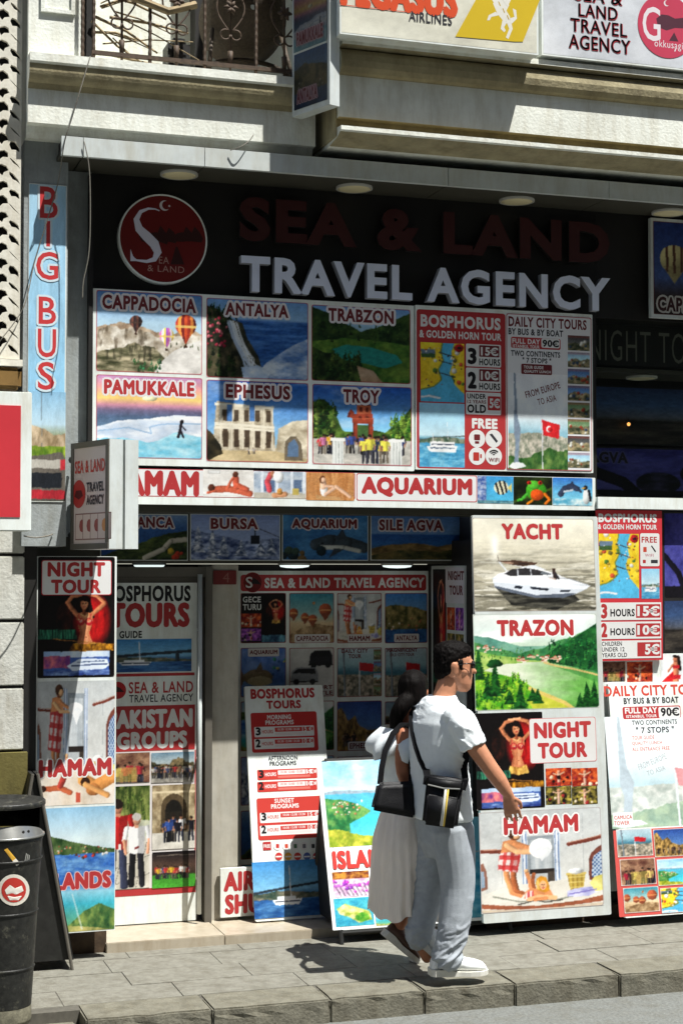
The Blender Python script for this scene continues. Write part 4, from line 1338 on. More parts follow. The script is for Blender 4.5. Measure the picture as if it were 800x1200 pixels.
def lean_poster(name, label, cat, top, bot, Yt, Yb, hw, m='white', t=0.025, group=None, r=0.01):
    """a board that leans back: top and bottom are the measured middle points of its edges, hw = half its width in metres"""
    a, b = onY(*top, Yt), onY(*bot, Yb)
    v = Vector((0, a.y - b.y, a.z - b.z))
    p = Poster(name, label, cat, b, v.normalized(), group=group)
    p.panel(0, 0, 0, 0, m, t, r=r, uvr=(-hw, 0, hw, v.length))
    return p


# ------------------------------------------------------------------ ground
KY = -1.19                                   # front of the kerb
xe = wx(101, 1176, KY)                       # where the raised kerb ends
mb = MB()
mb.bm.faces.new([mb.bm.verts.new(p) for p in ((-40, -40, -0.115), (40, -40, -0.115), (40, 12, -0.115), (-40, 12, -0.115))])
struct(mb.build('road', 'asphalt'))
mb = MB()
mb.box(-8, 10, KY + 0.2, 2.2, -0.11, -0.0042)
struct(mb.build('pavement_bed', 'joint'))
rnd = random.Random(5)
mb = MB()
ys = [KY + 0.285, -0.62, -0.33, -0.04, 0.5]
for i in range(len(ys) - 1):
    x = -4.0 + rnd.uniform(0, .4)
    while x < 8.5:
        L = 0.60 + rnd.uniform(-.03, .05)
        dz = rnd.uniform(-.0025, .0015)
        if x > -4: mb.box(x + .0014, x + L - .0014, ys[i] + .0014, ys[i + 1] - .0014, -0.05, dz, 0.0015)
        x += L
struct(mb.build('pavement', 'slab'))


def kerb_run(mb, xs, z):
    for a, b in zip(xs, xs[1:]):
        j = rnd.uniform(-.006, .006)
        mb.box(a + .0022, b - .0022, KY + j, KY + 0.28, -0.2, z + rnd.uniform(-.003, .003), 0.008)


mb = MB()
jx = [xe] + [wx(px, py, KY) for px, py in ((249, 1176), (387, 1166), (497, 1158), (603, 1147), (725, 1138))]
while jx[-1] < 8.6: jx.append(jx[-1] + .62)
kerb_run(mb, jx, 0.0)
bmesh.ops.subdivide_edges(mb.bm, edges=[e for e in mb.bm.edges if e.calc_length() > .1], cuts=7, use_grid_fill=True)
for v in mb.bm.verts:
    if v.co.y < KY + .05 and v.co.z > -.03:
        k = math.sin(v.co.x * 37) * math.sin(v.co.x * 91 + 2)
        v.co.y += .007 * k
        v.co.z -= .006 * max(0, math.sin(v.co.x * 53 + 1) * math.sin(v.co.x * 17))
struct(mb.build('kerb', 'kerb'))
mb = MB()
kerb_run(mb, [-4.4, -3.7, -3.1, -2.5, -1.86, xe - .02], -0.055)
struct(mb.build('dropped_kerb', 'kerb'))

# ------------------------------------------------------------------ the shop building
XL, XR = wx(28, 300, -.115), 9.0
bl = thing('shop_building', 'old cream building with a moulded cornice, bay and black shop front across the street picture', 'building', (0, 0.5, 0))
YC = -.285
ZS = wz(200, 191.5, YC)                       # underside of the shop canopy
ZB = wz(400, 590, 0.0)                        # underside of the sign boards
zn = wz(750, 375, .08)
mb = MB()
mb.box(wx(78, 400, .06), wx(698, 500, .08), .075, .3, ZB, ZS + .2)
mb.box(wx(698, 500, .08) + .002, XR, .075, .3, zn, ZS + .2)
mb.build('upper_wall', 'black_wall', bl)
# canopy
mb = MB()
zf1 = wz(200, 169.5, YC)
xs = [wx(72, 180, YC), wx(98, 180, YC), wx(240, 190, YC), wx(525, 205, YC), wx(713, 215, YC), XR]
for a, b in zip(xs, xs[1:]): mb.box(a + .002, b - .002, YC, YC + .03, ZS, zf1)
mb.build('canopy_fascia', 'alu', bl)
mb = MB()
for a, b in zip(xs[1:], xs[2:]): mb.box(a + .003, b - .003, YC + .033, .073, ZS + .004, ZS + .03)
mb.box(xs[0], xs[1] - .004, YC + .033, .073, ZS + .004, ZS + .03)
mb.build('canopy_soffit', 'soffit', bl)
MB().box(xs[0] + .01, XR, YC + .035, .074, ZS + .034, zf1 - .01).build('canopy_core', 'dark', bl)
# left cornice below the balcony
x0, x1 = XL, wx(392, 80, -.6)
YF = -.25
zt = wz(200, 76.5, YF - .07)
zb_ = wz(200, 86, YF - .07)
zfr, zfb = wz(200, 112, YF), wz(200, 157, YF)
prof = [(YF - .075, zt), (YF - .075, zb_), (YF - .06, zb_ - .01)]
for k in range(7):
    a = R(90 * k / 6)
    prof.append((YF - .012 - .05 * math.cos(a), zb_ - .03 - .07 * math.sin(a)))
prof += [(YF - .005, zb_ - .115), (YF, zb_ - .13), (YF, zfb), (YF + .05, zfb - .004), (YF + .06, zf1 + .03), (YF + .08, zf1 + .004), (.3, zf1 + .004), (.3, zt)]
o_ = MB().extr(prof, x0, x1, range(2, 11)).build('cornice', 'cornice', bl)
o_.data.materials.append(M['moulding'])
# wall behind the balcony, pilaster at its left
MB().box(XL, 4.0, .35, .6, zt, zt + 3.2).build('balcony_wall', 'cornice', bl)
mb = MB()
xp = wx(98, 30, YF)
mb.box(XL, xp, YF, .345, zt, zt + 3.2)
mb.build('balcony_pilaster', 'cornice', bl)
a_, b_ = wx(48, 8, YF), wx(88, 8, YF)
mb = MB()
zz = wz(68, 16, YF)
for q in ((a_, b_, zz, zz + .02), (a_, a_ + .02, zz + .021, zz + 1.2), (b_ - .02, b_, zz + .021, zz + 1.2)): mb.box(q[0], q[1], YF - .015, YF - .001, q[2], q[3])
mb.build('pilaster_moulding', 'cornice', bl)
mb = MB()
mb.box(wx(229, 30, .2), wx(241, 30, .2), .2, .33, zt, zt + 3)
mb.box(xp + .002, xp + .05, YF + .02, YF + .12, zt + .01, zt + .62)
mb.build('balcony_post', 'dark', bl)
# right bay: moulded corbel, wall above
YB = -.49
xb0 = wx(397, 140, -.5)
z0b = wz(560, 184, YB + .12)
z_f = wz(600, 152, YB - .06)
prof = [(YB + .16, z0b), (YB + .02, z0b + .015), (YB - .02, z0b + .03), (YB - .03, z_f - .085), (YB - .05, z_f - .08), (YB - .05, z_f - .058), (YB + .03, z_f - .052), (YB + .035, z_f - .004), (YB - .01, z_f), (YB - .01, wz(600, 108, YB - .01))]
zq = wz(600, 108, YB - .01)
for k in range(7):
    a = R(-90 + 180 * k / 6)
    prof.append((YB - .012 - .045 * math.cos(a), zq + .075 + .07 * math.sin(a)))
prof += [(YB - .07, zq + .155), (YB - .07, zq + .185), (YB + .1, zq + .19), (YB + .1, zq + 3.5), (.34, zq + 3.5), (.34, z0b)]
o_ = MB().extr(prof, xb0, XR, (0, 1, 2, 5, 6, 7, 9, 10, 11, 12, 13, 14, 15, 16)).build('bay_cornice', 'cornice', bl)
o_.data.materials.append(M['moulding'])
# curved corbel end under the bay's left corner
mb = MB()
if 0: mb.tube([(xb0 - .03, YB + .1, z0b + .16), (xb0 - .02, YB - .01, z0b + .13), (xb0 + .05, YB - .05, z0b + .04), (xb0 + .16, YB - .02, z0b + .0)], [.05, .06, .05, .03], 12)
mb.box(xb0 - .012, xb0 - .002, YB + .02, .0, z0b + .02, z0b + .3)
mb.build('bay_end', 'moulding', bl)
# left pilaster that carries the tall blue banner, and the grey strip beside it
xq = wx(79, 400, -.115)
mb = MB()
mb.box(XL, xq, -.115, .3, wz(50, 640, -.115), zf1 + .003)
mb.build('banner_pilaster', 'grey_wall', bl)
MB().box(xq + .002, wx(106, 450, .05), .05, .074, ZB - .2, ZS).build('side_wall', 'grey_wall', bl)
mb = MB()
mb.box(wx(103.5, 450, .0), wx(108.5, 450, .0), -.01, .048, ZB, ZS - .02)
mb.build('side_trim', 'dark', bl)
# dark return below the banner and pipe
mb = MB()
mb.box(wx(28, 760, -.05), wx(43, 760, -.05), -.05, .3, 0, wz(50, 641, -.05))
mb.build('dark_return', 'dark', bl)
# the deep entrance: lintel, soffit, back wall, floor
xl, xr = wx(120, 800, .1), wx(553, 800, .12)
YK = .86
mb = MB()
mb.box(xl - .5, XR, .10, .30, wz(300, 603, .3), ZB - .012)
mb.box(xl - .5, xr + .06, .45, YK + .1, wz(350, 660, .45), wz(350, 602, .45))
mb.build('entrance_lintel', 'soffit', bl)
MB().box(xl - .5, xr + .06, YK, YK + .1, 0, wz(350, 661, .45)).build('back_wall', 'dark', bl)
MB().box(xr, xr + .05, .12, YK - .002, 0, ZB - .2).build('reveal_wall', 'dark', bl)
MB().box(wx(248, 800, .5), wx(279, 800, .5), .5, YK - .003, 0, wz(350, 662, .45)).build('pillar', 'pillar', bl)
dr = MB()
dx0, dx1 = wx(112, 800, .5), wx(247, 800, .5)
dz1 = wz(180, 664, .5)
dr.box(wx(231, 800, .45) + .05, dx1 - .002, .45, .6, .02, dz1)
dr.box(dx0 - .3, dx1 - .002, .46, .6, dz1 - .06, dz1 - .002)
door = dr.build('door', 'door_frame', bl)
MB().box(dx0 - .3, wx(233, 800, .5), .515, .53, .03, dz1 - .062).build('door_panel', 'door_frame', door)
hx = wx(234, 850, .42)
mb = MB()
mb.tube([(hx, .42, wz(234, 1071, .42)), (hx, .42, wz(234, 673, .42))], .014, 12)
for z in (.3, 1.0, 1.75): mb.tube([(hx, .42, z), (hx + .01, .515, z)], .009, 8)
mb.build('door_handle', 'alu', door, True)
mb = MB()
sx0, sx1 = wx(125, 1112, .1), wx(548, 1085, .12)
mb.box(sx0, wx(262, 1104, .12), .10, 1.2, -.02, .055, .004)
mb.box(wx(262, 1104, .12) + .003, sx1, .10, 1.2, -.02, .052, .004)
mb.build('door_step', 'marble', bl)
mb = MB()
mb.box(wx(110, 1100, .13) - .4, wx(125, 1100, .13), .13, .3, 0, .12)
mb.build('wall_base', 'rust_plinth', bl)
# right hand part: wall, window sill, deep dark window
xw = wx(698, 700, .0)
MB().box(xr + .052, xw, .11, YK, 0, ZB - .013).build('front_wall', 'dark', bl)
mb = MB()
zs1, zs0 = wz(750, 583, -.02), wz(750, 596.5, -.02)
mb.box(xw + .006, XR, -.02, .09, zs0, zs1)
mb.build('window_sill', 'white', bl)
MB().box(xw, XR, .08, .6, 0, zs0 - .004).build('low_wall', 'dark', bl)
MB().box(xw, XR, .32, .6, wz(750, 432, .3), ZS).build('window_lintel', 'black_wall', bl)
mb = MB()
mb.box(xw, XR, .30, .62, wz(750, 432, .3) - .03, wz(750, 432, .3) - .004)
mb.build('window_soffit', 'soffit', bl)
MB().box(xw, XR, .64, .7, zs1 - .3, ZS).build('window_back', 'dark', bl)
mb = MB()
mb.box(xw + .01, XR, .10, .106, zs1 + .003, zn - .004)
mb.build('window_glass', 'glass', bl)
# rust-stained plinth under the leaning boards at the right
mb = MB()
mb.box(wx(572, 1085, .0), XR, .02, .079, 0.0, .09)
mb.build('wall_plinth', 'rust_plinth', bl)

# ------------------------------------------------------------------ neighbour at the left edge
nb = thing('neighbour_building', 'pale stone neighbour with a pierced cream screen at the left edge', 'building', (-3.2, -.1, 0))
nx1 = wx(30, 760, -.12)
mb = MB()
zj = [wz(15, y, -.12) for y in (882, 806, 728, 650, 560)]
for a, b in zip(zj, zj[1:]): mb.box(-6, nx1, -.06, .3, a + .008, b - .008, .006)
mb.build('stone_block', 'stone', nb)
MB().box(-6, nx1 - .004, -.04, .29, 0, zj[-1]).build('wall_core', 'dark', nb)
MB().box(-6, nx1 + .02, -.09, .3, 0, zj[0] - .004).build('painted_plinth', 'ochre', nb)
MB().box(-6, wx(26, 440, -.2), -.2, .3, wz(12, 456, -.2), wz(12, 430, -.2), .02).build('brass_ledge', 'brown', nb)
MB().box(-6, wx(27, 424, -.21), -.21, .3, wz(12, 428.5, -.21), wz(12, 421, -.21)).build('screen_sill', 'lattice', nb)
MB().box(-6, wx(26.5, 200, -.05), .06, .3, wz(12, 420, -.2), 8).build('screen_backing', 'dark', nb)
# pierced screen: a plate with fan-shaped holes
cu = bpy.data.curves.new('screen', 'CURVE')
cu.dimensions = '2D'
cu.fill_mode = 'BOTH'
cu.extrude = .012


def spl(pts):
    s_ = cu.splines.new('POLY')
    s_.points.add(len(pts) - 1)
    for i, p in enumerate(pts): s_.points[i].co = (p[0], p[1], 0, 1)
    s_.use_cyclic_u = True


lx1 = wx(25.5, 200, -.2)
lz0, lz1 = wz(12, 420, -.2), wz(12, 420, -.2) + 2.4
spl([(lx1 - .9, lz0), (lx1, lz0), (lx1, lz1), (lx1 - .9, lz1)])
for j in range(28):
    for i in range(13):
        odd = i % 2
        x, z = lx1 - .034 - i * .062, lz0 + .05 + j * .083 + (.041 if odd else 0)
        if z + .05 > lz1: continue
        k = 1 + .25 * math.sin(i * 7 + j * 3)
        fan = [(-.024, -.018), (-.029, .003), (-.014, .021 * k), (.010, .022 * k), (.027, .006), (.022, -.019), (.003, -.012)]
        q = -1 if odd else 1
        ra = R(28 * q + 14 * math.sin(i * 5 + j * 2.3))
        ca, sa = math.cos(ra), math.sin(ra)
        spl([(x + q * (p[0] * .98 * ca - p[1] * 1.2 * sa), z - q * p[0] * .98 * sa + p[1] * 1.2 * ca) for p in fan])
co = bpy.data.objects.new('t', cu)
me = bpy.data.meshes.new_from_object(co)
bpy.data.objects.remove(co)
me.transform(Matrix(((1, 0, 0, 0), (0, 0, -1, -.17), (0, 1, 0, 0), (0, 0, 0, 1))))
me.name = 'pierced_screen'
me.materials.clear()
me.materials.append(M['lattice'])
link(bpy.data.objects.new('pierced_screen', me), nb)

# ------------------------------------------------------------------ big sign boards over the shop
HALO = (238, 234, 236)
P = flat_poster('tour_signboard', 'white board of six tour photos with balloons at its left end', 'signboard', 0, 108, 348, 485, 548, t=.05)
for nm, fn, pr, tr in (
    ('CAPPADOCIA', p_cappadocia, (113, 343, 237, 437), (120, 347.5, 230, 364.5)), ('PAMUKKALE', p_pamukkale, (113, 441, 237, 537), (122, 446, 228, 463.5)),
    ('ANTALYA', p_antalya, (242, 352, 361, 444), (264, 356, 338, 371)), ('TRABZON', p_trabzon, (365, 360, 480.5, 448), (384.5, 362.5, 461, 378)),
    ('EPHESUS', p_ephesus, (242, 447, 361, 541.5), (264.5, 451, 340, 467.5)), ('TROY', p_troy, (366, 452, 482, 545), (402, 456.5, 444.5, 472.5))):
    P.pic(*pr, fn, 4, (190, 60, 76), (236, 236, 236))
    P.text(nm, *tr, DRED if nm != 'PAMUKKALE' else RED, .04, HALO, 2.6)
P.done()

P = flat_poster('price_signboard', 'board of boat trip prices and a grey city tour panel, right of the tour photos', 'signboard', 0, 486.5, 363, 694, 552, t=.05)
P.rect(488, 365, 592, 549.5, RED, 3)
P.text('BOSPHORUS', 492.5, 370.5, 586, 385, WHT, .04).text('& GOLDEN HORN TOUR', 491, 388.5, 587, 397.5, WHT, .035)
P.pic(492.5, 402, 543.5, 471, p_map, 1).pic(491, 472.5, 544, 547.5, p_ferry, 1)
for y0, y1, n, pr in ((403.5, 430, '3', '15€'), (431.5, 458.5, '2', '10€')):
    P.rect(545.5, y0, 586.5, y1, WHT, 1.5).text(n, 547.5, y0 + 4, 558, y1 - 3, BLK, .045)
    P.rect(561, y0 + 1.5, 584.6, y1 - 11.5, DRED, 1).text(pr, 563, y0 + 3.5, 583, y1 - 13, WHT, .035)
    P.text('HOURS', 561, y1 - 9.5, 585.5, y1 - 1.5, BLK, .035)
P.rect(545.5, 460, 586.5, 486, WHT, 1.5).text('UNDER', 547, 461.5, 569, 467.5, BLK).text('12 YEARS', 547, 468.7, 569, 472.8, DRED, .03).text('OLD', 547, 474, 569, 484, BLK, .04)
P.rect(571, 464.5, 586, 481, RED, 1).text('5€', 573, 467, 585, 478.5, WHT, .035)
P.text('FREE', 552.5, 490.5, 582.5, 502.5, WHT, .045)
for x, y in ((558.5, 514), (578, 514), (558.5, 534.5), (578, 534.5)): P.disc(x, y, 9.6, WHT)
P.rect(555, 509, 562, 516, DRED, 1).rect(556, 517, 561, 520, DRED, .5).poly([(573, 509), (576, 508), (583, 517), (581, 519)], INK)
P.rect(554, 530, 561, 540, (190, 60, 50), 1).rect(562, 532, 564, 537, (190, 60, 50), 1).text('WiFi', 572, 536.5, 584.5, 541.5, DRED, .03)
for k in (2, 4.5, 7):
    for q in range(7):
        a0, a1 = R(40 + q * 14.3), R(40 + (q + 1) * 14.3)
        P.poly([(578 + k * math.cos(a0), 534 - k * math.sin(a0)), (578 + (k - 1.3) * math.cos(a0), 534 - (k - 1.3) * math.sin(a0)), (578 + (k - 1.3) * math.cos(a1), 534 - (k - 1.3) * math.sin(a1)), (578 + k * math.cos(a1), 534 - k * math.sin(a1))], BLK)
P.rect(593, 370, 692.5, 551, (238, 238, 240), 2, (190, 70, 80), .7)
P.pic(595, 438, 664.5, 550, p_tower, 1)
P.text('DAILY CITY TOURS', 595, 372.8, 686.5, 384.8, DRED, .035).text('BY BUS & BY BOAT', 595, 385.8, 659, 393.5, INK, .035)
P.rect(598, 396, 656, 409, RED, 2).rect(633.5, 397, 655, 408, WHT, 2).text('FULL DAY', 599.5, 397.2, 632, 403.2, WHT, .035).text('ISTANBUL TOUR', 600, 404.2, 631.5, 408, WHT, .03).text('90€', 635, 398.5, 654, 407, BLK, .04)
P.text('TWO CONTINENTS', 598, 411.5, 655.5, 418.3, INK, .035).text('" 7 STOPS "', 611.5, 419.5, 645, 425.8, INK, .035)
P.rect(610, 427, 646, 439, DRED, 1.5).text('TOUR GUIDE', 613, 428.8, 636, 432.4, WHT, .03).text('QUALITY LUNCH', 613, 434, 644.5, 437.6, WHT, .03)
P.text('FROM EUROPE', 614, 453, 656, 461, (120, 60, 60), .01, rot=17).text('TO ASIA', 629, 465, 651, 472.5, (120, 60, 60), .01, rot=15)
for k in range(8): P.pic(664.5, 393.5 + k * 19.6, 690, 411 + k * 19.6, p_thumb, .5)
P.done()

P = flat_poster('sign_strip', 'long white strip of bath and aquarium pictures under the big tour boards', 'signboard', 0, 108, 554, 697, 594, t=.05)
P.rect(110, 551, 416, 583, (240, 240, 240), 2, (206, 70, 80), .8).rect(417.5, 556, 558.5, 587.5, (240, 240, 240), 2, (206, 70, 80), .8)
P.text('HAMAM', 128, 551, 233.5, 581, RED, .05)
P.pic(238, 550.5, 297, 582.5, p_massage, .5).pic(297.5, 552.5, 358, 584, p_bath, .5).pic(358.5, 554, 415, 586.5, p_sauna, 3)
P.text('AQUARIUM', 423, 559.5, 553, 583, RED, .05)
P.pic(559, 558, 601, 590, p_fish, .5).pic(601.3, 559, 646.5, 591.5, p_frog, .5).pic(647, 560, 693.5, 592.5, p_dolphin, 3)
P.done()

# round logo
P = Poster('round_logo_sign', 'round maroon disc with a large white letter, high on the black wall', 'sign', onY(191, 280, .02))
u0, v0, u1, v1 = P.box(139, 228, 243, 332)
r_ = (u1 - u0) / 2
mb = MB()
cxy = P.w((u0 + u1) / 2, (v0 + v1) / 2, 0)
mb.lathe([(r_, 0), (r_, -.05)], n=64)
mb.lathe([(r_, 0), (r_ * .965, .0)], n=64)
for v in mb.bm.verts: v.co = Vector((v.co.x, -v.co.z, v.co.y)) + cxy
mb.build('rim', 'white', P.t)
P.disc(191, 280, 50, (112, 28, 26), 64)
c0 = (60, 30, 28)
for k in range(7): P.poly([(166 + k * 10, 283), (163 + k * 10, 277), (168 + k * 10, 268 + 5 * math.sin(k * 2)), (174 + k * 10, 272), (178 + k * 10, 280), (176 + k * 10, 285 + 2 * math.sin(k))], c0)
P.poly([(200, 310), (206, 289), (208, 289), (216, 310)], c0)
sp = [(187, 247), (182, 245), (174, 244.5), (165, 248), (160, 257), (163, 268), (172, 277), (181, 286), (185, 296), (181, 304), (172, 306.5), (160, 305), (154, 300)]
sw = [.6, .8, 1.4, 2.2, 3.4, 4.6, 5.6, 5.6, 4.6, 3.0, 1.8, 1.1, .6]
L_, Rr = [], []
for i, (x, y) in enumerate(sp):
    a, b = sp[max(i - 1, 0)], sp[min(i + 1, len(sp) - 1)]
    dx, dy = b[0] - a[0], b[1] - a[1]
    q = math.hypot(dx, dy)
    L_.append((x - dy / q * sw[i], y + dx / q * sw[i]))
    Rr.append((x + dy / q * sw[i], y - dx / q * sw[i]))
for i in range(len(sp) - 1): P.poly([L_[i], Rr[i], Rr[i + 1], L_[i + 1]], (226, 224, 240))
P.poly([(153, 306), (153, 292), (156, 300), (161, 306)], (226, 224, 240))
P.disc(193, 241, 6, (226, 220, 226)).disc(195, 240.6, 5, (112, 28, 26)).disc(198.5, 241.5, 1.2, (226, 220, 226))
P.text('EA', 186.5, 301, 198, 309, (190, 150, 140), -.005).text('& LAND', 173, 311.5, 216, 319, (190, 150, 140), -.005)
P.done()


# letters that stand off the black wall, each letter a mesh of its own
def channel_letters(txt, x0, y0, x1, y1, front, side, depth, name, label, bold, y_):
    V, Fs = glyphs(txt, bold, 1.14)
    P = Poster(name, label, 'sign letters', onY((x0 + x1) / 2, (y0 + y1) / 2, y_))
    b = P.box(x0, y0, x1, y1)
    lo, hi = V.min(0), V.max(0)
    Q = (V - lo) / (hi - lo) * np.array([b[2] - b[0], b[3] - b[1]]) + np.array([b[0], b[1]])
    for isl in sorted(islands(len(V), Fs), key=lambda q: V[q, 0].min()):
        ids = set(isl)
        bm = bmesh.new()
        vm = {i: bm.verts.new(P.w(Q[i, 0], Q[i, 1], 0)) for i in isl}
        fs = [bm.faces.new([vm[i] for i in f]) for f in Fs if f[0] in ids]
        bmesh.ops.remove_doubles(bm, verts=bm.verts, dist=1e-5)
        fs = list(bm.faces)
        r = bmesh.ops.extrude_face_region(bm, geom=fs)
        top = [e for e in r['geom'] if isinstance(e, bmesh.types.BMVert)]
        for v in top: v.co.y -= depth
        for f in bm.faces: f.normal_update()
        bmesh.ops.recalc_face_normals(bm, faces=bm.faces)
        me = bpy.data.meshes.new('letter')
        yf = min(v.co.y for v in bm.verts)
        for f in bm.faces: f.material_index = 0 if all(v.co.y < yf + .001 for v in f.verts) else 1
        bm.to_mesh(me)
        bm.free()
        me.materials.append(M[front])
        me.materials.append(M[side])
        link(bpy.data.objects.new('letter', me), P.t)


channel_letters('TRAVEL AGENCY', 280, 314, 710, 355, 'letter_white', 'letter_side', .05, 'raised_letters', 'white raised letters in one word row above the tour boards', .034, .02)
channel_letters('SEA & LAND', 279, 247, 711, 297, 'letter_red', 'dark', .03, 'raised_letters', 'dark red unlit raised letters, barely seen on the black wall under the canopy', .045, .04)

# strip signs in the entrance
for nm, fn, x0, x1, tx0, tx1, lb, ty in (
    ('SAPANCA', p_sapanca, 118, 220.5, 135, 204, 'strip sign of a green lake shore road above the door', 612),
    ('BURSA', p_bursa, 223, 328.5, 247, 302.5, 'strip sign of snowy firs and a cable car above the entrance', 613.7),
    ('AQUARIUM', p_shark, 330.5, 431.5, 342, 418, 'strip sign of a shark under blue water above the entrance', 614.5),
    ('SILE AGVA', p_sile, 434, 548, 444, 519, 'dark strip sign of a sandy coast at the right end of the entrance', 615.5)):
    P = flat_poster('strip_sign', lb, 'sign', .44, x0, 602, x1, 657, 'alu', .02, 'place signs over the entrance')
    P.pic(x0 + 1, 603.5, x1 - 1, 656, fn, 2)
    P.text(nm, tx0, ty - 6.5, tx1, ty + 6.5, DRED, .04, (216, 210, 216), 1.6)
    P.done()

# ------------------------------------------------------------------ posters round the entrance
P = flat_poster('tall_poster', 'tall poster at the left with a red dancer above a bath scene and a harbour', 'poster', -.03, 42.5, 652, 136, 1093, t=.05)
P.pic(44.5, 652.5, 134.5, 794, p_nightlow, 4, (20, 18, 20), (226, 222, 216))
P.rect(49, 656.5, 131, 697.5, (240, 240, 240), 2.5, (206, 60, 70), .8)
P.text('NIGHT', 56, 658.5, 123.5, 676, RED, .045).text('TOUR', 60, 679, 118.5, 695.5, RED, .045)
P.pic(44, 798, 134.5, 943, p_hamam2, 3, None, (226, 222, 216))
P.text('HAMAM', 45.5, 889, 131, 910, RED, .05, (246, 244, 240), 2)
P.pic(44, 946, 134.5, 1091.5, p_harbour, 1.5)
P.text('ISLANDS', 47, 1022, 130.5, 1042.5, RED, .05, (230, 190, 190), 1.3)
P.done()

P = flat_poster('door_poster', 'tall poster of tour groups with a red title band, filling the door on the left', 'poster', .505, 112, 683, 230.5, 1082, t=.015)
P.text('BOSPHORUS', 124, 686, 223.5, 705, BLK, .04).text('TOURS', 128, 706, 222.5, 735.5, RED, .045).text('WITH GUIDE', 112.5, 739.5, 166.5, 748, BLK, .035)
P.pic(114, 749, 224.5, 787.5, p_bridge, 1)
P.rect(113, 789, 228, 792.5, RED, 0)
P.disc(138, 809, 10, (190, 40, 44)).poly([(131, 811), (136, 804), (141, 806), (146, 811)], (60, 30, 30))
P.text('SEA & LAND', 151, 798.5, 226.5, 812, RED, .02).text('TRAVEL AGENCY', 151.5, 813.5, 226.5, 822.5, INK, .015)
P.rect(113, 827, 228.5, 880, RED, 0)
P.text('PAKISTAN', 126, 831, 226, 853.5, WHT, .045).text('GROUPS', 137, 857, 219.5, 877.5, WHT, .045)
P.rect(113, 880.5, 229.5, 1049, RED, 0)
P.rect(113, 880.5, 228, 1041, (236, 230, 228), 0)
P.done()
for pr, fn in (((113, 882.5, 175.5, 917.5), p_group2), ((177.5, 881.5, 227.5, 916.5), p_group), ((134, 921, 175.5, 1041), p_men), ((178.5, 919.5, 228.5, 994.5), p_arch), ((178.5, 997.5, 229, 1039.5), p_team)):
    b = P.box(*pr)
    o = P.o
    P.o = P.o + P.n * (P.lay + .002)
    P.pic(*pr, fn, .3, uvr=b)
    P.o = o

# photo board on the back wall
P = flat_poster('photo_board', 'large shaded board of many small tour photos on the entrance back wall', 'signboard', .84, 277.5, 669, 503, 1076, t=.018)
P.rect(282, 673.5, 499, 692.5, RED, 3)
P.disc(296, 682.5, 11.5, (200, 80, 76)).disc(296, 682.5, 10.8, (120, 26, 26)).text('S', 288, 676, 296, 689, WHT, .01).poly([(294, 684), (297, 677), (302, 680), (306, 685)], (40, 26, 26))
P.text('SEA & LAND TRAVEL AGENCY', 310, 677, 497, 689, WHT, .04)
cx_ = ((282, 335), (338.8, 391.2), (394.8, 447), (450.7, 500.3))
ry_ = ((695, 753.5), (759, 816.5), (821.5, 879.5), (886, 943), (949, 1006), (1012, 1068))
fns = [[p_gece, p_balloons, p_hamam, p_coast], [p_aqua, p_vans, p_city, p_city], [p_harbour, p_lake, p_ruin, p_group], [p_bursa, p_harbour, p_islands, p_yacht], [p_sapanca, p_trabzon, p_coast, p_ferry], [p_isle, p_sile, p_cappadocia, p_sea]]
for j, (y0, y1) in enumerate(ry_):
    for i, (x0, x1) in enumerate(cx_):
        P.pic(x0, y0, x1, y1, fns[j][i], 3, (150, 50, 54), (236, 236, 234))
for t_, x0, x1, y0, y1 in (('CAPPADOCIA', 347, 384.5, 745, 751.2), ('HAMAM', 409, 433, 745, 751), ('ANTALYA', 463.5, 488.5, 744.5, 750.5), ('EPHESUS', 409.5, 436.5, 870.5, 877), ('AQUARIUM', 292.5, 325, 761.5, 767.5)):
    P.rect(x0 - 2, y0 - 1.8, x1 + 2, y1 + 1.8, (226, 220, 218), 1.5).text(t_, x0, y0, x1, y1, DRED, .035)
P.text('GECE', 284.5, 699, 305.5, 706, WHT, .03).text('TURU', 284.5, 708, 306, 715, WHT, .03)
P.text('AIRPORT', 353, 803, 389.5, 808, DRED, .035).text('SHUTTLE', 353, 809.5, 389.5, 814.5, DRED, .035)
P.text('DAILY CITY', 400, 760.2, 431, 765.2, DRED, .035).text('TOUR', 408, 766.5, 423, 771.5, DRED, .035)
P.text('MAGNIFICENT', 453, 759.6, 488.5, 764, DRED, .035).text('OLD CITY TOUR', 457, 765.5, 485, 769, DRED, .03)
for k in range(4):
    P.pic(437.5, 761 + k * 14, 446, 773 + k * 14, p_thumb, .4, uvr=None)
P.done()
# number plate
P = flat_poster('number_plate', 'small dark red house number plate on the shaded pillar', 'plate', .49, 250, 668.5, 277, 685, 'plate', .012)
P.text('4', 261, 671, 269, 682.5, (150, 100, 92), -.005)
P.done()

# poster on the right reveal, at a right angle to the street
xv = xr - .012
o = onX(525, 730, xv)
P = Poster('reveal_poster', 'narrow shaded poster turned sideways on the right side of the entrance', 'poster', o, (0, 0, 1), (0, -1, 0))
P.panel(505.5, 663, 545, 1070, 'alu', .01)
b = P.b
W_, H_ = b[2] - b[0], b[3] - b[1]
kk = lambda a, c, d, e: (b[0] + W_ * a, b[3] - H_ * e, b[0] + W_ * d, b[3] - H_ * c)
P.pic(0, 0, 40, 140, p_nightship, 1, uvr=kk(.05, .01, .46, .5))
for i in range(3):
    for j in range(2): P.pic(0, 0, 16, 24, p_club, .3, uvr=kk(.48 + j * .25, .12 + i * .075, .71 + j * .25, .185 + i * .075))
P.pic(0, 0, 40, 120, p_hamam, 1, uvr=kk(.05, .52, .95, .97))
P.add(rrect(*kk(.44, .005, .97, .108), .01), (226, 220, 226))
P.lay += .001
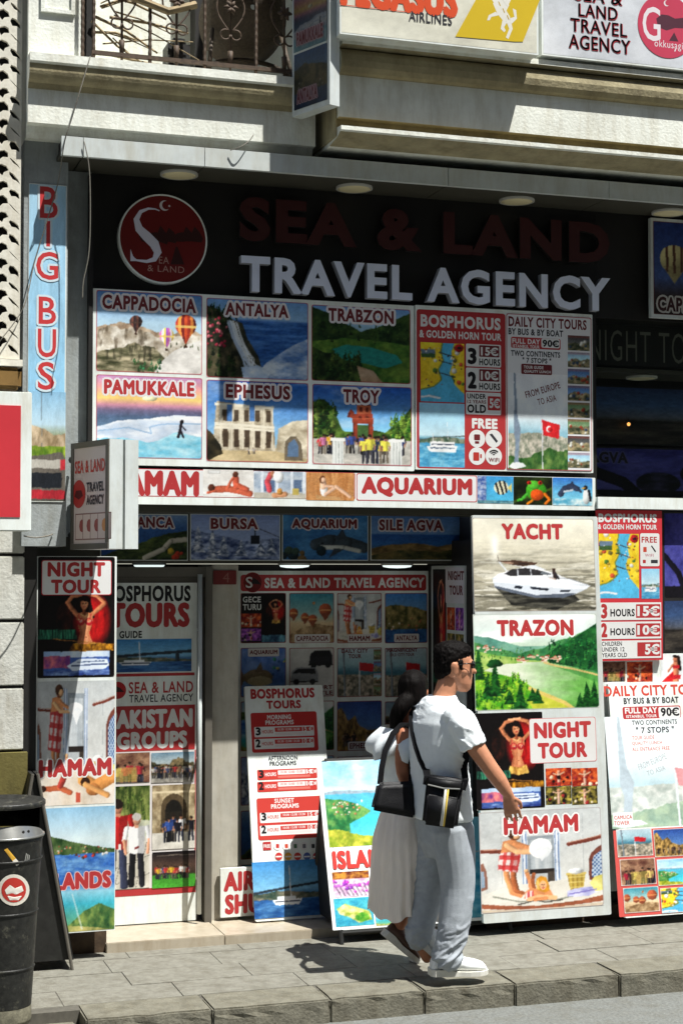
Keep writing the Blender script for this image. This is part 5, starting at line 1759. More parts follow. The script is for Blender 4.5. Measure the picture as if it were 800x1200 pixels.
P.text('NIGHT', 525, 669, 543.5, 680, DRED, .04).text('TOUR', 526.5, 686, 542.5, 697.5, DRED, .04)
P.done()

# ------------------------------------------------------------------ boards that lean or stand in front
P = lean_poster('leaning_board', 'tall white board of morning and sunset boat trip prices leaning in the entrance', 'signboard', (331.5, 803.5), (347, 1077), .62, .35, .245, 'white', .02)
P.text('BOSPHORUS', 293.5, 806.5, 368.5, 818.5, RED, .045).text('TOURS', 312, 820.5, 352.5, 830.5, RED, .045)
P.rect(294.5, 834.5, 372, 881, (196, 50, 48), 2.5)
P.text('MORNING', 313, 837.5, 341, 843, WHT, .03).text('PROGRAMS', 311, 843.8, 344, 849.2, WHT, .03)


def prog(rows, base, hot):
    for y, n, pr in rows:
        x = base
        P.rect(x, y, x + 70, y + 12, WHT if hot else (206, 66, 58), 1.2)
        P.text(n, x + 1.5, y + 1.2, x + 7.5, y + 11, BLK, .045).text('HOURS', x + 9, y + 4.2, x + 22, y + 8.6, (200, 80, 70) if hot else WHT, .03)
        P.rect(x + 24, y + 1, x + 69, y + 6, (206, 66, 58) if hot else WHT, .6).text(pr, x + 56, y + .3, x + 68.5, y + 5.6, WHT if hot else (206, 66, 58), .02)
        P.text('10:30 12:00 13:30', x + 27, y + 2.1, x + 53, y + 4.8, WHT if hot else (206, 90, 80), .02)
        P.rect(x + 24, y + 7.2, x + 62, y + 10, (232, 222, 220) if hot else (222, 120, 110), .6)


prog(((851, '3', '15 €'), (865, '2', '10 €')), 298, 1)
P.text('AFTERNOON', 314, 885.5, 348.5, 891, INK, .025).text('PROGRAMS', 316, 891.8, 347, 897.2, INK, .025)
prog(((901, '3', '15 €'), (915, '2', '10 €')), 301.5, 0)
P.rect(301.5, 934, 378, 983, (206, 66, 58), 2.5)
P.text('SUNSET', 321.5, 935.5, 344.5, 940.8, WHT, .03).text('PROGRAMS', 317.5, 941.8, 350, 947.2, WHT, .03)
prog(((951, '3', '15 €'), (966, '2', '10 €')), 304.5, 1)
P.rect(308, 986.5, 317.5, 996.5, RED, .6).text('FREE', 309, 989.5, 316.5, 993.5, WHT, .03)
for k, c_ in enumerate(((200, 60, 56), (206, 80, 60), (80, 120, 90), (120, 120, 130), (60, 60, 64))):
    P.disc(325 + k * 10.4, 991.5, 4.6, (240, 240, 240)).rect(323.2 + k * 10.4, 989, 327 + k * 10.4, 994, c_, .8)
for k, c_ in enumerate(((200, 60, 60), (230, 170, 60), (200, 70, 60), (90, 110, 170), (190, 60, 70))): P.disc(326.5 + k * 11, 1003.5, 4.2, c_).rect(323 + k * 11, 1003, 330 + k * 11, 1004.6, WHT, .2)
P.pic(296.5, 1008, 394, 1074, p_bridge, 1)
P.done()

P = flat_poster('small_board', 'low white board with two rows of big red letters at the foot of the pillar', 'signboard', .462, 258.5, 1015, 362, 1072, t=.02)
P.text('AIRPORT', 262, 1019, 356, 1042.5, RED, .045).text('SHUTTLE', 263.5, 1045.5, 356, 1069, RED, .045)
P.done()


def a_board(name, label, top, bot, Yt, Yb, hw, back, m='white'):
    P = lean_poster(name, label, 'a-board', top, bot, Yt, Yb, hw, m, .02)
    P.rp = P
    a, b_ = P.w(-hw, P.b[3], -.03), P.w(-hw, 0, -.03)
    f = MB()
    for s_ in (-1, 1):
        for q in (0,):
            A, B = P.w(s_ * (hw + .006), P.b[3] + .006, -.012), P.w(s_ * (hw + .006), -.075, -.012)
            f.tube([B, A], .013, 8)
    f.tube([P.w(-hw, P.b[3] + .006, -.012), P.w(hw, P.b[3] + .006, -.012)], .013, 8)
    f.tube([P.w(-hw, -.012, -.012), P.w(hw, -.012, -.012)], .013, 8)
    f.build('front_frame', 'black_metal', P.t)
    g_ = MB()
    top_l, top_r = P.w(-hw, P.b[3], -.03), P.w(hw, P.b[3], -.03)
    bl_, br_ = Vector((top_l.x, back, .012)), Vector((top_r.x, back, .012))
    g_.slabq([bl_ + Vector((0, 0, .06)), br_ + Vector((0, 0, .06)), top_r, top_l], (0, .9, .3), .015)
    for q, t_ in ((bl_, top_l), (br_, top_r)): g_.tube([q, t_], .013, 8)
    g_.build('back_leaf', 'black_metal', P.t)
    # closed side cheek between the leaves
    h = MB()
    p0, p1 = P.w(-hw, .02, -.03), top_l
    h.slabq([p0, bl_ + Vector((0, -.01, .07)), p1 + Vector((0, 0, -.01)), p1 + Vector((0, -.005, -.012))], (1, 0, 0), .008)
    h.build('side_cheek', 'black_metal', P.t)
    return P


P = a_board('a_board', 'white-edged standing board of island beaches right behind the walking couple', (465, 889), (500, 1083), .24, -.07, .510, .5)
b = P.b
q = lambda x0, y0, x1, y1: (x0, y0, x1, y1)
P.rect(380, 890, 576, 1084, (240, 242, 242), 1)
def over(P, x0, y0, x1, y1, fn, r=1., **k):
    bb, o = P.box(x0, y0, x1, y1), P.o
    P.o = P.o + P.n * (P.lay + .001)
    P.pic(x0, y0, x1, y1, fn, r, uvr=bb, **k)
    P.o = o
over(P, 381, 891, 468, 991, p_islands, .5)
over(P, 390, 1021, 433, 1051, p_bikes, .5)
over(P, 392, 1052, 437, 1085, p_isle, .5)
over(P, 438.5, 1030, 470, 1052, p_coast, .5)
over(P, 439, 1054, 472, 1084, p_harbour, .5)
over(P, 474, 891, 565, 1078, p_sea, .5)
P.lay += .003
P.text('ISLANDS', 389, 995, 474, 1017, (206, 62, 56), .045)
P.done()

P = lean_poster('leaning_board', 'tall board of a white yacht and green lake leaning right of the entrance', 'signboard', (622.5, 604.5), (642, 1077), -.012, -.16, wx(697, 604, 0) / 2 - wx(548.5, 604, 0) / 2 - .006, 'alu', .03)
P.pic(554, 607.5, 696.5, 716, p_yacht, 4, (170, 160, 150), (216, 216, 208))
P.text('YACHT', 587, 613.5, 659, 632.5, RED, .05, (226, 222, 206), 1.2)
P.pic(555, 719.5, 700, 831, p_lake, 4, (180, 190, 180), (216, 216, 208))
P.text('TRAZON', 581.5, 726, 671.5, 745.5, RED, .05, (244, 244, 240), 2)
P.pic(557, 835, 636.5, 948, p_nightship, 3, (16, 12, 12), (216, 216, 208))
P.rect(620, 841, 698, 893.5, (226, 224, 222), 2.5, (214, 120, 120), .6)
P.text('NIGHT', 625, 845.5, 692, 865, RED, .05).text('TOUR', 629.5, 869.5, 687.5, 888.5, RED, .05)
for i in range(2):
    for j in range(2): P.pic(639 + i * 30.5, 900 + j * 21.5, 669 + i * 30.5, 921 + j * 21.5, p_club, .3)
P.pic(562, 949, 705, 1066, lambda c: p_hamam(c, .16), 4, (170, 160, 160), (216, 216, 208))
P.text('HAMAM', 589.5, 955.5, 677, 976.5, RED, .05, (244, 242, 240), 2.2)
P.done()

# right-hand boards
P = flat_poster('price_poster', 'red poster with a yellow map and boat prices on the right wall', 'poster', .0, 699.5, 598, 775.5, 774, 'red', .02)
P.text('BOSPHORUS', 700.5, 602, 769, 612.5, WHT, .045).text('& GOLDEN HORN TOUR', 700, 614.5, 769, 620.5, WHT, .035)
P.pic(701, 625.5, 748, 701, p_map, .4)
P.rect(749.5, 625, 772, 663.5, WHT, 2).text('FREE', 751, 629, 769, 636, RED, .03)
P.rect(753, 641, 757, 647, (206, 80, 60), .5).poly([(762, 640), (763, 639), (768, 646), (767, 647.5)], BLK).text('WIFI', 755, 649, 765, 652.5, (190, 80, 110), 0).rect(752.5, 656, 756, 660, RED, .4).rect(762, 656, 770, 660, (60, 60, 66), .6)
P.pic(751, 666.5, 772, 701.5, p_ferry, .4)
for y0, y1, n, pr in ((706, 726.5, '3', '15€'), (728.5, 748.5, '2', '10€'), (750.5, 771.5, '', '5€')):
    P.rect(702, y0, 774, y1, WHT, .5)
    if n: P.text(n, 703.5, y0 + 1.5, 711, y1 - 1.5, RED, .045).text('HOURS', 714.5, y0 + 7.5, 743, y1 - 4, BLK, .035)
    else:
        for k, t_ in enumerate(('CHILDREN', 'UNDER 12', 'YEARS OLD')): P.text(t_, 704.5, 751.8 + k * 6.6, 728 + k * 3, 757 + k * 6.6, BLK, .02)
    P.rect(744.5 if n else 746, y0 + 2, 773, y1 - 2.5, RED, .5).text(pr, 746 if n else 755, y0 + 4, 772, y1 - 4.5, WHT, .04)
P.done()
P = flat_poster('dark_picture', 'dark seaside picture beside the red map poster, at the right edge', 'poster', .06, 760, 600, 860, 766, 'dark', .01)
P.pic(778, 602, 858, 700, p_violet, 1).pic(778, 704, 858, 762, p_bluedune, 1)
P.done()
P = flat_poster('photo_poster', 'white poster with banquet photos and a red costume behind the city tour board', 'poster', .03, 702, 766, 862, 1040, t=.01)
P.pic(704, 775.5, 732, 799, p_group2, .4).pic(734, 775.5, 764, 799, p_club, .4).pic(774, 767, 802, 802, p_costume, .4).pic(806, 775.5, 858, 799, p_group, .4)
P.done()
P = lean_poster('leaning_board', 'pale city tour board with a tall tower and photo grid, leaning at the right edge', 'signboard', (784, 799), (812, 1070), .0, -.2, wx(784, 799, .0) - wx(705.5, 799, .0), 'white', .025)
P.pic(712, 838, 850, 968, p_pale, .5)
P.text('DAILY CITY TOURS', 707, 802.5, 829, 815, (214, 80, 66), .035).text('BY BUS & BY BOAT', 730, 817, 794.5, 824.5, INK, .035)
P.rect(729, 827.5, 797, 842, RED, 2).rect(771, 828.2, 796.2, 841.3, WHT, 2).text('FULL DAY', 731.5, 829, 769.5, 836, WHT, .04).text('ISTANBUL TOUR', 733, 837.5, 769, 841, WHT, .03).text('90€', 773.5, 829, 795, 839.5, BLK, .04)
P.text('TWO CONTINENTS', 739.5, 843.5, 792.5, 849.2, INK, .025).text('" 7 STOPS "', 744.5, 851.5, 789, 859, INK, .03)
for k, t_ in enumerate(('TOUR GUIDE', 'QUALITY LUNCH', 'ALL ENTRANCE FREE')): P.text(t_, 740, 862 + k * 6.6, 766 + k * 9, 866.6 + k * 6.6, (206, 96, 84), .015)
P.text('FROM EUROPE', 746, 889, 781, 896, (170, 176, 182), .0, rot=18).text('TO ASIA', 757, 900, 779, 906, (170, 176, 182), .0, rot=15)
P.rect(718, 952, 741, 968, (240, 240, 240), .5).text('CAMLICA', 719, 955.5, 740, 960, (200, 90, 80), .02).text('TOWER', 719, 962, 737, 967, (200, 90, 80), .02)
P.rect(721, 969.5, 858, 1070, (214, 90, 84), 1)
for j, (y0, y1) in enumerate(((971, 1003.5), (1006, 1037), (1039.5, 1069))):
    for i in range(3):
        o_ = j * 4
        over(P, 722 + o_ + i * 43.5, y0, 763.5 + o_ + i * 43.5, y1, (p_city, p_ruin, p_group, p_group2, p_islands, p_arch, p_balloons, p_map, p_team)[j * 3 + i], 2.5, border=(236, 220, 214))
P.done()

# dark things in the upper right window
P = flat_poster('night_sign', 'long black sign with thin grey capitals above the dark window at the right', 'sign', .31, 690, 376, 860, 431, 'black_wall', .008)
P.text('NIGHT TOUR', 689, 389, 834, 425, (124, 122, 112), -.008)
P.done()
P = flat_poster('window_picture', 'dark blue desert sky picture deep in the upper right window', 'poster', .60, 695, 454, 860, 522, 'dark', .015)
P.pic(697, 456, 858, 521, p_bluedune, 1)
P.done()
P = flat_poster('window_picture', 'violet picture of dark rocks low in the upper right window', 'poster', .60, 695, 525, 860, 584, 'dark', .015)
P.pic(697, 527, 858, 583, p_violet, 1)
P.text('SILE AGVA', 655, 529, 735, 542, (34, 30, 40), .04, (84, 84, 140), 1.2)
P.done()
P = flat_poster('balloon_picture', 'hot air balloon picture in a pale frame, hung under the canopy at the right edge', 'poster', .0, 762, 259.5, 880, 375, 'alu', .03)
P.pic(765, 263, 876, 371, p_balloon_night, 2, (110, 40, 40), (200, 200, 200))
P.text('CAPPADOCIA', 770, 350, 866, 367, (60, 30, 30), .04, (190, 186, 180), 2)
P.done()

# ------------------------------------------------------------------ tall vertical banner at the left
P = flat_poster('tall_banner', 'tall pale blue banner with red capitals stacked one over the other on the left pilaster', 'banner', -.12, 33, 216, 77.5, 588, 'white', .012)
b = P.b
P.pic(34, 217, 76.8, 459, lambda c: c.grad([(0, (176, 214, 236)), (1, (150, 200, 230))]), 0)
P.pic(34, 459, 76.8, 587, p_bus, 0)
P.lay += .002
for ch, x0, y0, x1, y1 in (('B', 47, 219, 68, 256), ('I', 54.5, 259, 59, 289), ('G', 42.5, 295, 68.5, 328), ('B', 45.5, 348, 66, 380), ('U', 44.5, 385.5, 66, 419), ('S', 44.5, 424, 64, 457)):
    P.text(ch, x0, y0, x1, y1, (204, 64, 66), .012, (214, 232, 240), 2.6)
P.done()

# red and white light box cut by the left edge
t = thing('light_box', 'red and white light box cut by the left picture edge', 'sign', onY(10, 540, -.4))
yq = -.42
MB().box(-4.2, wx(37.5, 540, yq), yq + .004, yq + .16, wz(20, 622, yq), wz(20, 459, yq), .004).build('cabinet', 'white', t)
MB().box(-4.2, wx(24.5, 540, yq), yq, yq + .003, wz(12, 606, yq), wz(12, 475, yq)).build('red_face', 'red', t)

# projecting double light box, swung round towards the street
A_, B_ = onY(84, 590, -.10), onY(128, 580, -.50)
zt_, zb__ = wz(128, 514, -.50), wz(126, 643, -.50)
du = (Vector((B_.x, B_.y, 0)) - Vector((A_.x, A_.y, 0)))
hw, hh = du.length / 2, (zt_ - zb__) / 2
P = Poster('projecting_sign', 'two thin grey light boxes that stick out side by side over the left poster', 'sign', ((A_.x + B_.x) / 2, (A_.y + B_.y) / 2, (zt_ + zb__) / 2), (0, 0, 1), du)
wd = .078
for k in range(2):
    b0, b1 = .002 + k * (wd + .014), .002 + k * (wd + .014) + wd
    c4 = [P.w(-hw, -hh, -b0), P.w(hw, -hh, -b0), P.w(hw, -hh, -b1), P.w(-hw, -hh, -b1)]
    MB().hexa(c4 + [q_ + Vector((0, 0, 2 * hh)) for q_ in c4]).build('cabinet', 'alu', P.t)
fr = MB()
for a0, a1, c0_, c1_ in ((-hw, hw, hh - .03, hh), (-hw, hw, -hh, -hh + .03), (-hw, -hw + .03, -hh + .031, hh - .031), (hw - .03, hw, -hh + .031, hh - .031)):
    fr.slabq([P.w(a0, c0_, .006), P.w(a1, c0_, .006), P.w(a1, c1_, .006), P.w(a0, c1_, .006)], tuple(-P.n), .007)
fr.build('face_frame', 'door_frame', P.t)
P.add([(-hw + .03, -hh + .03), (hw - .03, -hh + .03), (hw - .03, hh - .03), (-hw + .03, hh - .03)], (226, 210, 206))


def ft(t_, a, b_, c_, d, col, bold):      # text by fractions of the face
    G, Fs = glyphs(t_, bold)
    lo, hi = G.min(0), G.max(0)
    Q = (G - lo) / (hi - lo)
    k = len(P.V)
    P.lay += .0005
    P.V += [tuple(P.w(-hw + 2 * hw * (a + (c_ - a) * x), -hh + 2 * hh * (b_ + (d - b_) * y), .002 + P.lay)) for x, y in Q]
    P.F += [tuple(i + k for i in f) for f in Fs]
    P.C += [lin(col) * PAPER] * len(G)


ft('SEA & LAND', .1, .71, .9, .83, (206, 70, 60), .03)
ft('TRAVEL', .42, .53, .88, .62, INK, .035)
ft('AGENCY', .42, .41, .88, .50, INK, .035)
P.add([(-hw + 2 * hw * .21 + .075 * math.cos(k * .2618), .01 + .075 * math.sin(k * .2618)) for k in range(24)], (196, 60, 56))
P.add([(-hw + 2 * hw * .21 + x, y) for x, y in ((-.05, 0), (0, -.02), (.05, 0), (.03, .03), (-.03, .03))], (90, 40, 40))
for k in range(4):
    x = -hw + 2 * hw * (.12 + .2 * k)
    P.add([(x, -hh + .05), (x + .15, -hh + .05), (x + .15, -hh + .19), (x, -hh + .19)], (150, 110, 104))
    P.add([(x + .006, -hh + .056), (x + .144, -hh + .056), (x + .144, -hh + .184), (x + .006, -hh + .184)], (226, 206, 200))
    P.add([(x + .075 + .03 * math.cos(j * .8), -hh + .125 + .035 * math.sin(j * .8)) for j in range(8)], (160, 70, 66) if k < 3 else (220, 150, 90))
P.done()
mb = MB()
for z in (-hh + .08, hh - .08): mb.tube([P.w(-hw + .01, z, -.05), P.w(-hw - .1, z, -.05)], .02, 8)
mb.build('bracket', 'black_metal', P.t)

# blade sign high up
A_, B_ = onY(342, 140, YF - .06), onY(386, 110, YF - .36)
zb2 = wz(386, 122, YF - .36)
du = Vector((B_.x - A_.x, B_.y - A_.y, 0))
hw = du.length / 2
P = Poster('blade_sign', 'tall dark blade sign of place pictures sticking out beside the airline board', 'sign', ((A_.x + B_.x) / 2, (A_.y + B_.y) / 2, zb2), (0, 0, 1), du)
c4 = [P.w(-hw, 0, -.002), P.w(hw, 0, -.002), P.w(hw, 0, -.07), P.w(-hw, 0, -.07)]
MB().hexa(c4 + [q_ + Vector((0, 0, 2.2)) for q_ in c4]).build('cabinet', 'alu', P.t)
for k, (fn, nm) in enumerate(((p_coast_shade, 'ANTALYA'), (p_pamukkale_shade, 'PAMUKKALE'), (p_balloon_night, 'CAPPADOCIA'), (p_coast_shade, 'TROY'), (p_coast_shade, 'TRABZON'))):
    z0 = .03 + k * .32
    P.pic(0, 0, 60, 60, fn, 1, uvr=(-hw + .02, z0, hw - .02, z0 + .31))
    G, Fs = glyphs(nm, .035)
    lo, hi = G.min(0), G.max(0)
    Q = (G - lo) / (hi - lo)
    for c_, dx, dy in [((150, 126, 134), .006 * math.cos(j), .006 * math.sin(j)) for j in range(6)] + [((90, 30, 38), 0, 0)]:
        kk_ = len(P.V)
        P.lay += .0004
        P.V += [tuple(P.w(-hw + .05 + dx + (2 * hw - .1) * min(1, len(nm) / 9) * x, z0 + .03 + dy + .075 * y, .002 + P.lay)) for x, y in Q]
        P.F += [tuple(i + kk_ for i in f) for f in Fs]
        P.C += [lin(c_) * PAPER] * len(G)
P.done()

# ------------------------------------------------------------------ the two light boxes on the bay
ya = YB - .167
P = flat_poster('airline_sign', 'cream light box with orange script and a yellow wedge, right of the blade sign', 'sign', ya, 398, -125, 630, 52, 'white', .12)
P.pic(400, -122, 628, 50, lambda c: c.tex(np.ones_like(c.X), (214, 212, 196), (224, 222, 206), 2), 0)
P.lay += .002
P.poly([(533, 43), (568, -20), (640, -20), (612, 49), (602, 49)], (222, 190, 40))
P.text('PEGASUS', 398, -26, 536, 14.5, (226, 84, 44), .05)
P.poly([(398, 5), (475, 13.5), (475, 14.5), (398, 6)], (214, 110, 90))
P.text('AIRLINES', 478.5, 15.5, 529, 27.5, (50, 50, 58), .012)
hs = (240, 238, 228)
P.poly([(577, 4), (582, 16), (590, 26), (596, 29), (597, 20), (590, 8), (583, -2)], hs)
P.poly([(572, -6), (580, -12), (588, -4), (596, 6), (592, 14), (584, 10), (577, 2)], hs)
P.poly([(580, 14), (572, 18), (570, 24), (573, 24), (575, 20), (584, 18)], hs).poly([(588, 24), (586, 34), (590, 38), (592, 36), (590, 32), (593, 27)], hs)
P.poly([(592, 24), (596, 34), (592, 44), (595, 46), (600, 34), (598, 24)], hs).poly([(596, 22), (602, 20), (600, 10), (604, 12), (605, 22), (599, 28)], hs)
P.poly([(570, -10), (566, -4), (569, -1), (576, -4)], hs)
P.poly([(585, -4), (588, -16), (592, -20), (594, -10), (598, -14), (598, 0), (594, 8)], hs)
for x, y in ((583, 2), (588, 10), (593, 18)): P.poly([(x, y), (x + 1, y), (x + 3, y + 5), (x + 2, y + 5)], (206, 170, 50))
P.done()
P = flat_poster('agency_light_box', 'white light box with dark red edged capitals and a round red emblem, top right corner', 'sign', ya + .08, 634, -110, 868, 77, 'white', .12)
P.pic(636, -107, 866, 75, lambda c: c.tex(np.ones_like(c.X), (206, 210, 216), (224, 226, 230), 2), 0)
P.lay += .002
for t_, x0, y0, x1, y1 in (('SEA &', 672, -13, 728, 3.5), ('LAND', 677, 6.5, 722.5, 21.5), ('TRAVEL', 667.5, 24.5, 733.5, 40), ('AGENCY', 665.5, 43.5, 737.5, 60)):
    P.text(t_, x0 + .8, y0 + .6, x1 + .8, y1 + .6, (190, 60, 70), .01)
    P.text(t_, x0, y0, x1, y1, (34, 30, 34), .01)
P.disc(780, 31, 33.5, (206, 70, 96), 48)
P.poly([(768, 22), (774, 17), (782, 18), (790, 22), (800, 21), (808, 24), (806, 34), (790, 33), (780, 36), (770, 32)], (90, 50, 64)).poly([(783, 48), (789, 38), (794, 49)], (90, 50, 64))
P.text('G', 752, 8, 773, 48, (240, 232, 236), .008).text('okkusagi', 766, 48, 799, 59, (240, 232, 236), .0)
P.poly([(790, 57.5), (791.5, 57.5), (790.5, 60.5), (789, 60.5)], (240, 232, 236))
P.disc(780, 4, 3.2, (240, 232, 236)).disc(781.2, 3.6, 2.7, (206, 70, 96))
P.done()

# ------------------------------------------------------------------ lamps
def lamp(px, py, z, r, on, name, label, grp, src=None):
    p = onY(px, py, LY)
    p.z = z
    if src is None:
        t = thing(name, label, 'lamp', p, grp)
        MB().lathe([(r, p.z), (r, p.z - .012), (r * .9, p.z - .014), (r * .9, p.z)], (p.x, p.y), 40).build('lamp_rim', 'lamp_rim', t, True)
        MB().lathe([(r * .895, p.z - .002), (r * .895, p.z - .012), (r * .6, p.z - .016), (.001, p.z - .018)], (p.x, p.y), 40).build('lamp_disc', 'lamp_on' if on else 'lamp_off', t, True)
        return t
    c = copy_tree(src)
    c.location = p
    c['label'] = label
    return c


LY = -.07
G1, G2 = 'round lamps in the canopy soffit', 'lit lamps over the entrance'
l0 = lamp(210, 207, ZS + .003, .105, False, 'soffit_lamp', 'unlit round soffit lamp above the round maroon logo', G1)
lamp(415, 222, ZS + .003, .105, False, '', 'unlit round soffit lamp under the blade sign', G1, l0)
lamp(605, 234, ZS + .003, .105, False, '', 'unlit round soffit lamp under the gap of the two top light boxes', G1, l0)
lamp(783, 247.5, ZS + .003, .105, False, '', 'unlit round soffit lamp above the balloon picture', G1, l0)


def edge_lamp(px, z0, label, src=None):
    p = onY(px, 660, .62)
    p.z = z0
    if src is None:
        t = thing('entrance_lamp', label, 'lamp', p, G2)
        MB().lathe([(.1, p.z), (.1, p.z - .008), (.092, p.z - .010)], (p.x, p.y), 36).build('lamp_rim', 'lamp_rim', t, True)
        MB().lathe([(.092, p.z - .008), (.086, p.z - .02), (.05, p.z - .026), (.001, p.z - .028)], (p.x, p.y), 36).build('lamp_disc', 'lamp_on', t, True)
        return t
    c = copy_tree(src)
    c.location = p
    c['label'] = label
    return c


ze = wz(350, 660, .45) - .001
e0 = edge_lamp(175, ze, 'lit white lamp under the green lake shore strip sign')
edge_lamp(345, ze, 'lit white lamp under the snowy and shark strip signs', e0)
edge_lamp(465, ze, 'lit white lamp under the sandy coast strip sign', e0)
LY = .46
lw = lamp(751, 440, wz(750, 432, .3) - .03, .1, False, 'window_lamp', 'dim round lamp above the dark upper window', None)
p = onY(736, 497, .56)
t = thing('window_bulb', 'tiny orange glowing bulb in the dark upper right window', 'lamp', p)
MB().lathe([(.001, p.z + .012), (.01, p.z + .006), (.012, p.z), (.008, p.z - .01), (.001, p.z - .013)], (p.x, p.y), 16).build('bulb', emit_mat('orange_bulb', (255, 170, 90), 0.9), t, True)
MB().lathe([(.006, p.z + .03), (.006, p.z + .012)], (p.x, p.y), 10).build('socket', 'dark', t)

# ------------------------------------------------------------------ balcony: railing, wicker chair, branches
t = thing('balcony_railing', 'rusty wrought iron railing with scrolls and flowers on the balcony', 'railing', onY(200, 72, -.29))
yr = -.285
x0, x1 = wx(110, 60, yr), wx(352, 60, yr)
mb = MB()
mb.box(x0 - .01, x1, yr - .012, yr + .012, zt + .03, zt + .05)
mb.box(x0 - .01, x1, yr - .012, yr + .012, zt + .92, zt + .95)
mb.build('rail', 'iron', t)
for px in (97, 110, 176, 240, 300):
    x = wx(px, 40, yr)
    mb = MB()
    pts = [Vector((x, yr, zt + .005 + k * .02)) for k in range(47)]
    mb.tube(pts, [.0085 + .0022 * (k % 2) for k in range(47)], 6)
    mb.build('twisted_bar', 'iron', t)
for px in (143, 207, 270, 333):
    x = wx(px, 40, yr)
    mb = MB()
    mb.tube([(x, yr, zt), (x, yr, zt + .92)], .007, 6)
    mb.tube([(x, yr, zt + .05), (x, yr, zt + .12)], [.012, .016], 6)
    for zc in (zt + .36, zt + .72):
        for s_ in (-1, 1):
            pts = [(x + s_ * (.012 + .075 * math.sin(R(k * 9)) ** .8 if 0 < k < 20 else x * 0 + .012), yr - .004, zc - .13 + k * .013) for k in range(21)]
            pts = [(x + s_ * (.008 + .07 * max(0, math.sin(math.pi * k / 20))), yr - .004, zc - .13 + k * .013) for k in range(21)]
            mb.tube(pts, .0055, 6)
            for e_ in (-1, 1):
                mb.tube([(x + s_ * (.03 + .028 * math.cos(a)), yr - .006, zc + e_ * (.15 + .028 * math.sin(a))) for a in [R(180 - k * 25) for k in range(13)]], .005, 6)
        for k in range(6):
            a = R(60 * k)
            mb.tube([(x, yr - .012, zc), (x + .022 * math.cos(a), yr - .016, zc + .022 * math.sin(a)), (x + .042 * math.cos(a), yr - .01, zc + .042 * math.sin(a))], [.006, .013, .004], 6)
    mb.build('scroll_bar', 'iron', t, True)
t = thing('wicker_chair', 'dark round wicker chair behind the balcony railing', 'chair', (wx(292, 40, -.15), -.15, zt))
xc = wx(292, 40, -.15)
mb = MB()
mb.lathe([(.02, -.16), (.16, -.13), (.25, -.04), (.30, .1), (.295, .11), (.24, -.02), (.15, -.1), (.02, -.13)], (0, 0), 40)
for v in mb.bm.verts: v.co = Vector((v.co.x * .85 + xc, v.co.z * .9 - v.co.y * .45 - .1, zt + .40 + v.co.y * .8))
mb.build('basket', 'wicker', t, True)
mb = MB()
mb.tube([(xc + .26 * math.cos(k * math.pi / 14), -.12, zt + .03 + .0 + .26 * abs(math.sin(k * math.pi / 14)) * .4) for k in range(29)], .014, 8)
for s_ in (-1, 1): mb.tube([(xc + s_ * .24, -.2, zt + .02), (xc + s_ * .2, -.1, zt + .3)], .013, 8)
mb.build('base', 'wicker', t, True)
t = thing('branch_bundle', 'bundle of dry branches and poles lying on the balcony', 'branches', (wx(150, 50, -.2), -.2, zt))
mb = MB()
rr = random.Random(3)
for k in range(15):
    xa, za = wx(rr.uniform(105, 135), 50, -.2), zt + rr.uniform(.05, .45)
    L = rr.uniform(.25, .6)
    a = R(rr.choice([rr.uniform(-50, -10), rr.uniform(-15, 25)]))
    y_ = -.2 + rr.uniform(-.15, .12)
    r0 = rr.uniform(.004, .009)
    mb.tube([(xa, y_, za), (xa + L * .5 * math.cos(a), y_ + rr.uniform(-.03, .03), max(zt + .02, za + L * .5 * math.sin(a) + .02)), (xa + L * math.cos(a), y_, max(zt + .02, za + L * math.sin(a)))], [r0, r0 * .9, r0 * .6], 6)
mb.tube([(wx(120, 20, -.25), -.3, zt + .4), (wx(195, 26, -.25), -.3, zt + .30), (wx(228, 20, -.25), -.28, zt + .36)], .022, 8)
mb.build('branches', 'wood', t)
tag(MB().box(wx(196, 50, -.1), wx(222, 50, -.1), -.15, .05, zt + .003, zt + .22, .03).build('planter', 'dark'), 'dark rounded planter box on the balcony floor behind the railing', 'planter')

# ------------------------------------------------------------------ cables
def cable(name, label, pts, y, r=.003):
    mb = MB()
    P_ = [onY(px, py, yy) for (px, py), yy in zip(pts, y)]
    out = []
    for i in range(len(P_) - 1):
        p0, p1, p2, p3 = P_[max(i - 1, 0)], P_[i], P_[i + 1], P_[min(i + 2, len(P_) - 1)]
        for k in range(5):
            u = k / 5
            out.append(.5 * ((2 * p1) + (p2 - p0) * u + (2 * p0 - 5 * p1 + 4 * p2 - p3) * u * u + (3 * p1 - p0 - 3 * p2 + p3) * u ** 3))
    mb.tube(out + [P_[-1]], r, 6)
    tag(mb.build(name, 'cable', None, True), label, 'cable')


cable('cable', 'thin pale cable slanting from the railing past the blue banner', [(106, 66), (93, 110), (84, 140), (76, 166), (68, 215), (52, 270), (40, 310), (28, 360), (0, 400)], [-.34, -.36, -.34, -.32, -.2, -.16, -.15, -.2, -.23])
cable('cable', 'thin pale cable hanging straight down from the canopy edge beside the maroon logo', [(99, 166), (105, 200), (106, 260), (104, 300), (98, 330), (97, 350)], [-.3, -.3, -.3, -.3, -.3, -.3])
cable('cable', 'short pale cable end curling under the cornice near the blade sign', [(270, 176), (282, 172), (292, 165), (297, 158)], [-.3, -.32, -.3, -.27])
cable('cable', 'short pale cable below the red light box', [(28, 628), (42, 630), (56, 628), (62, 626)], [-.3, -.3, -.25, -.12], .004)

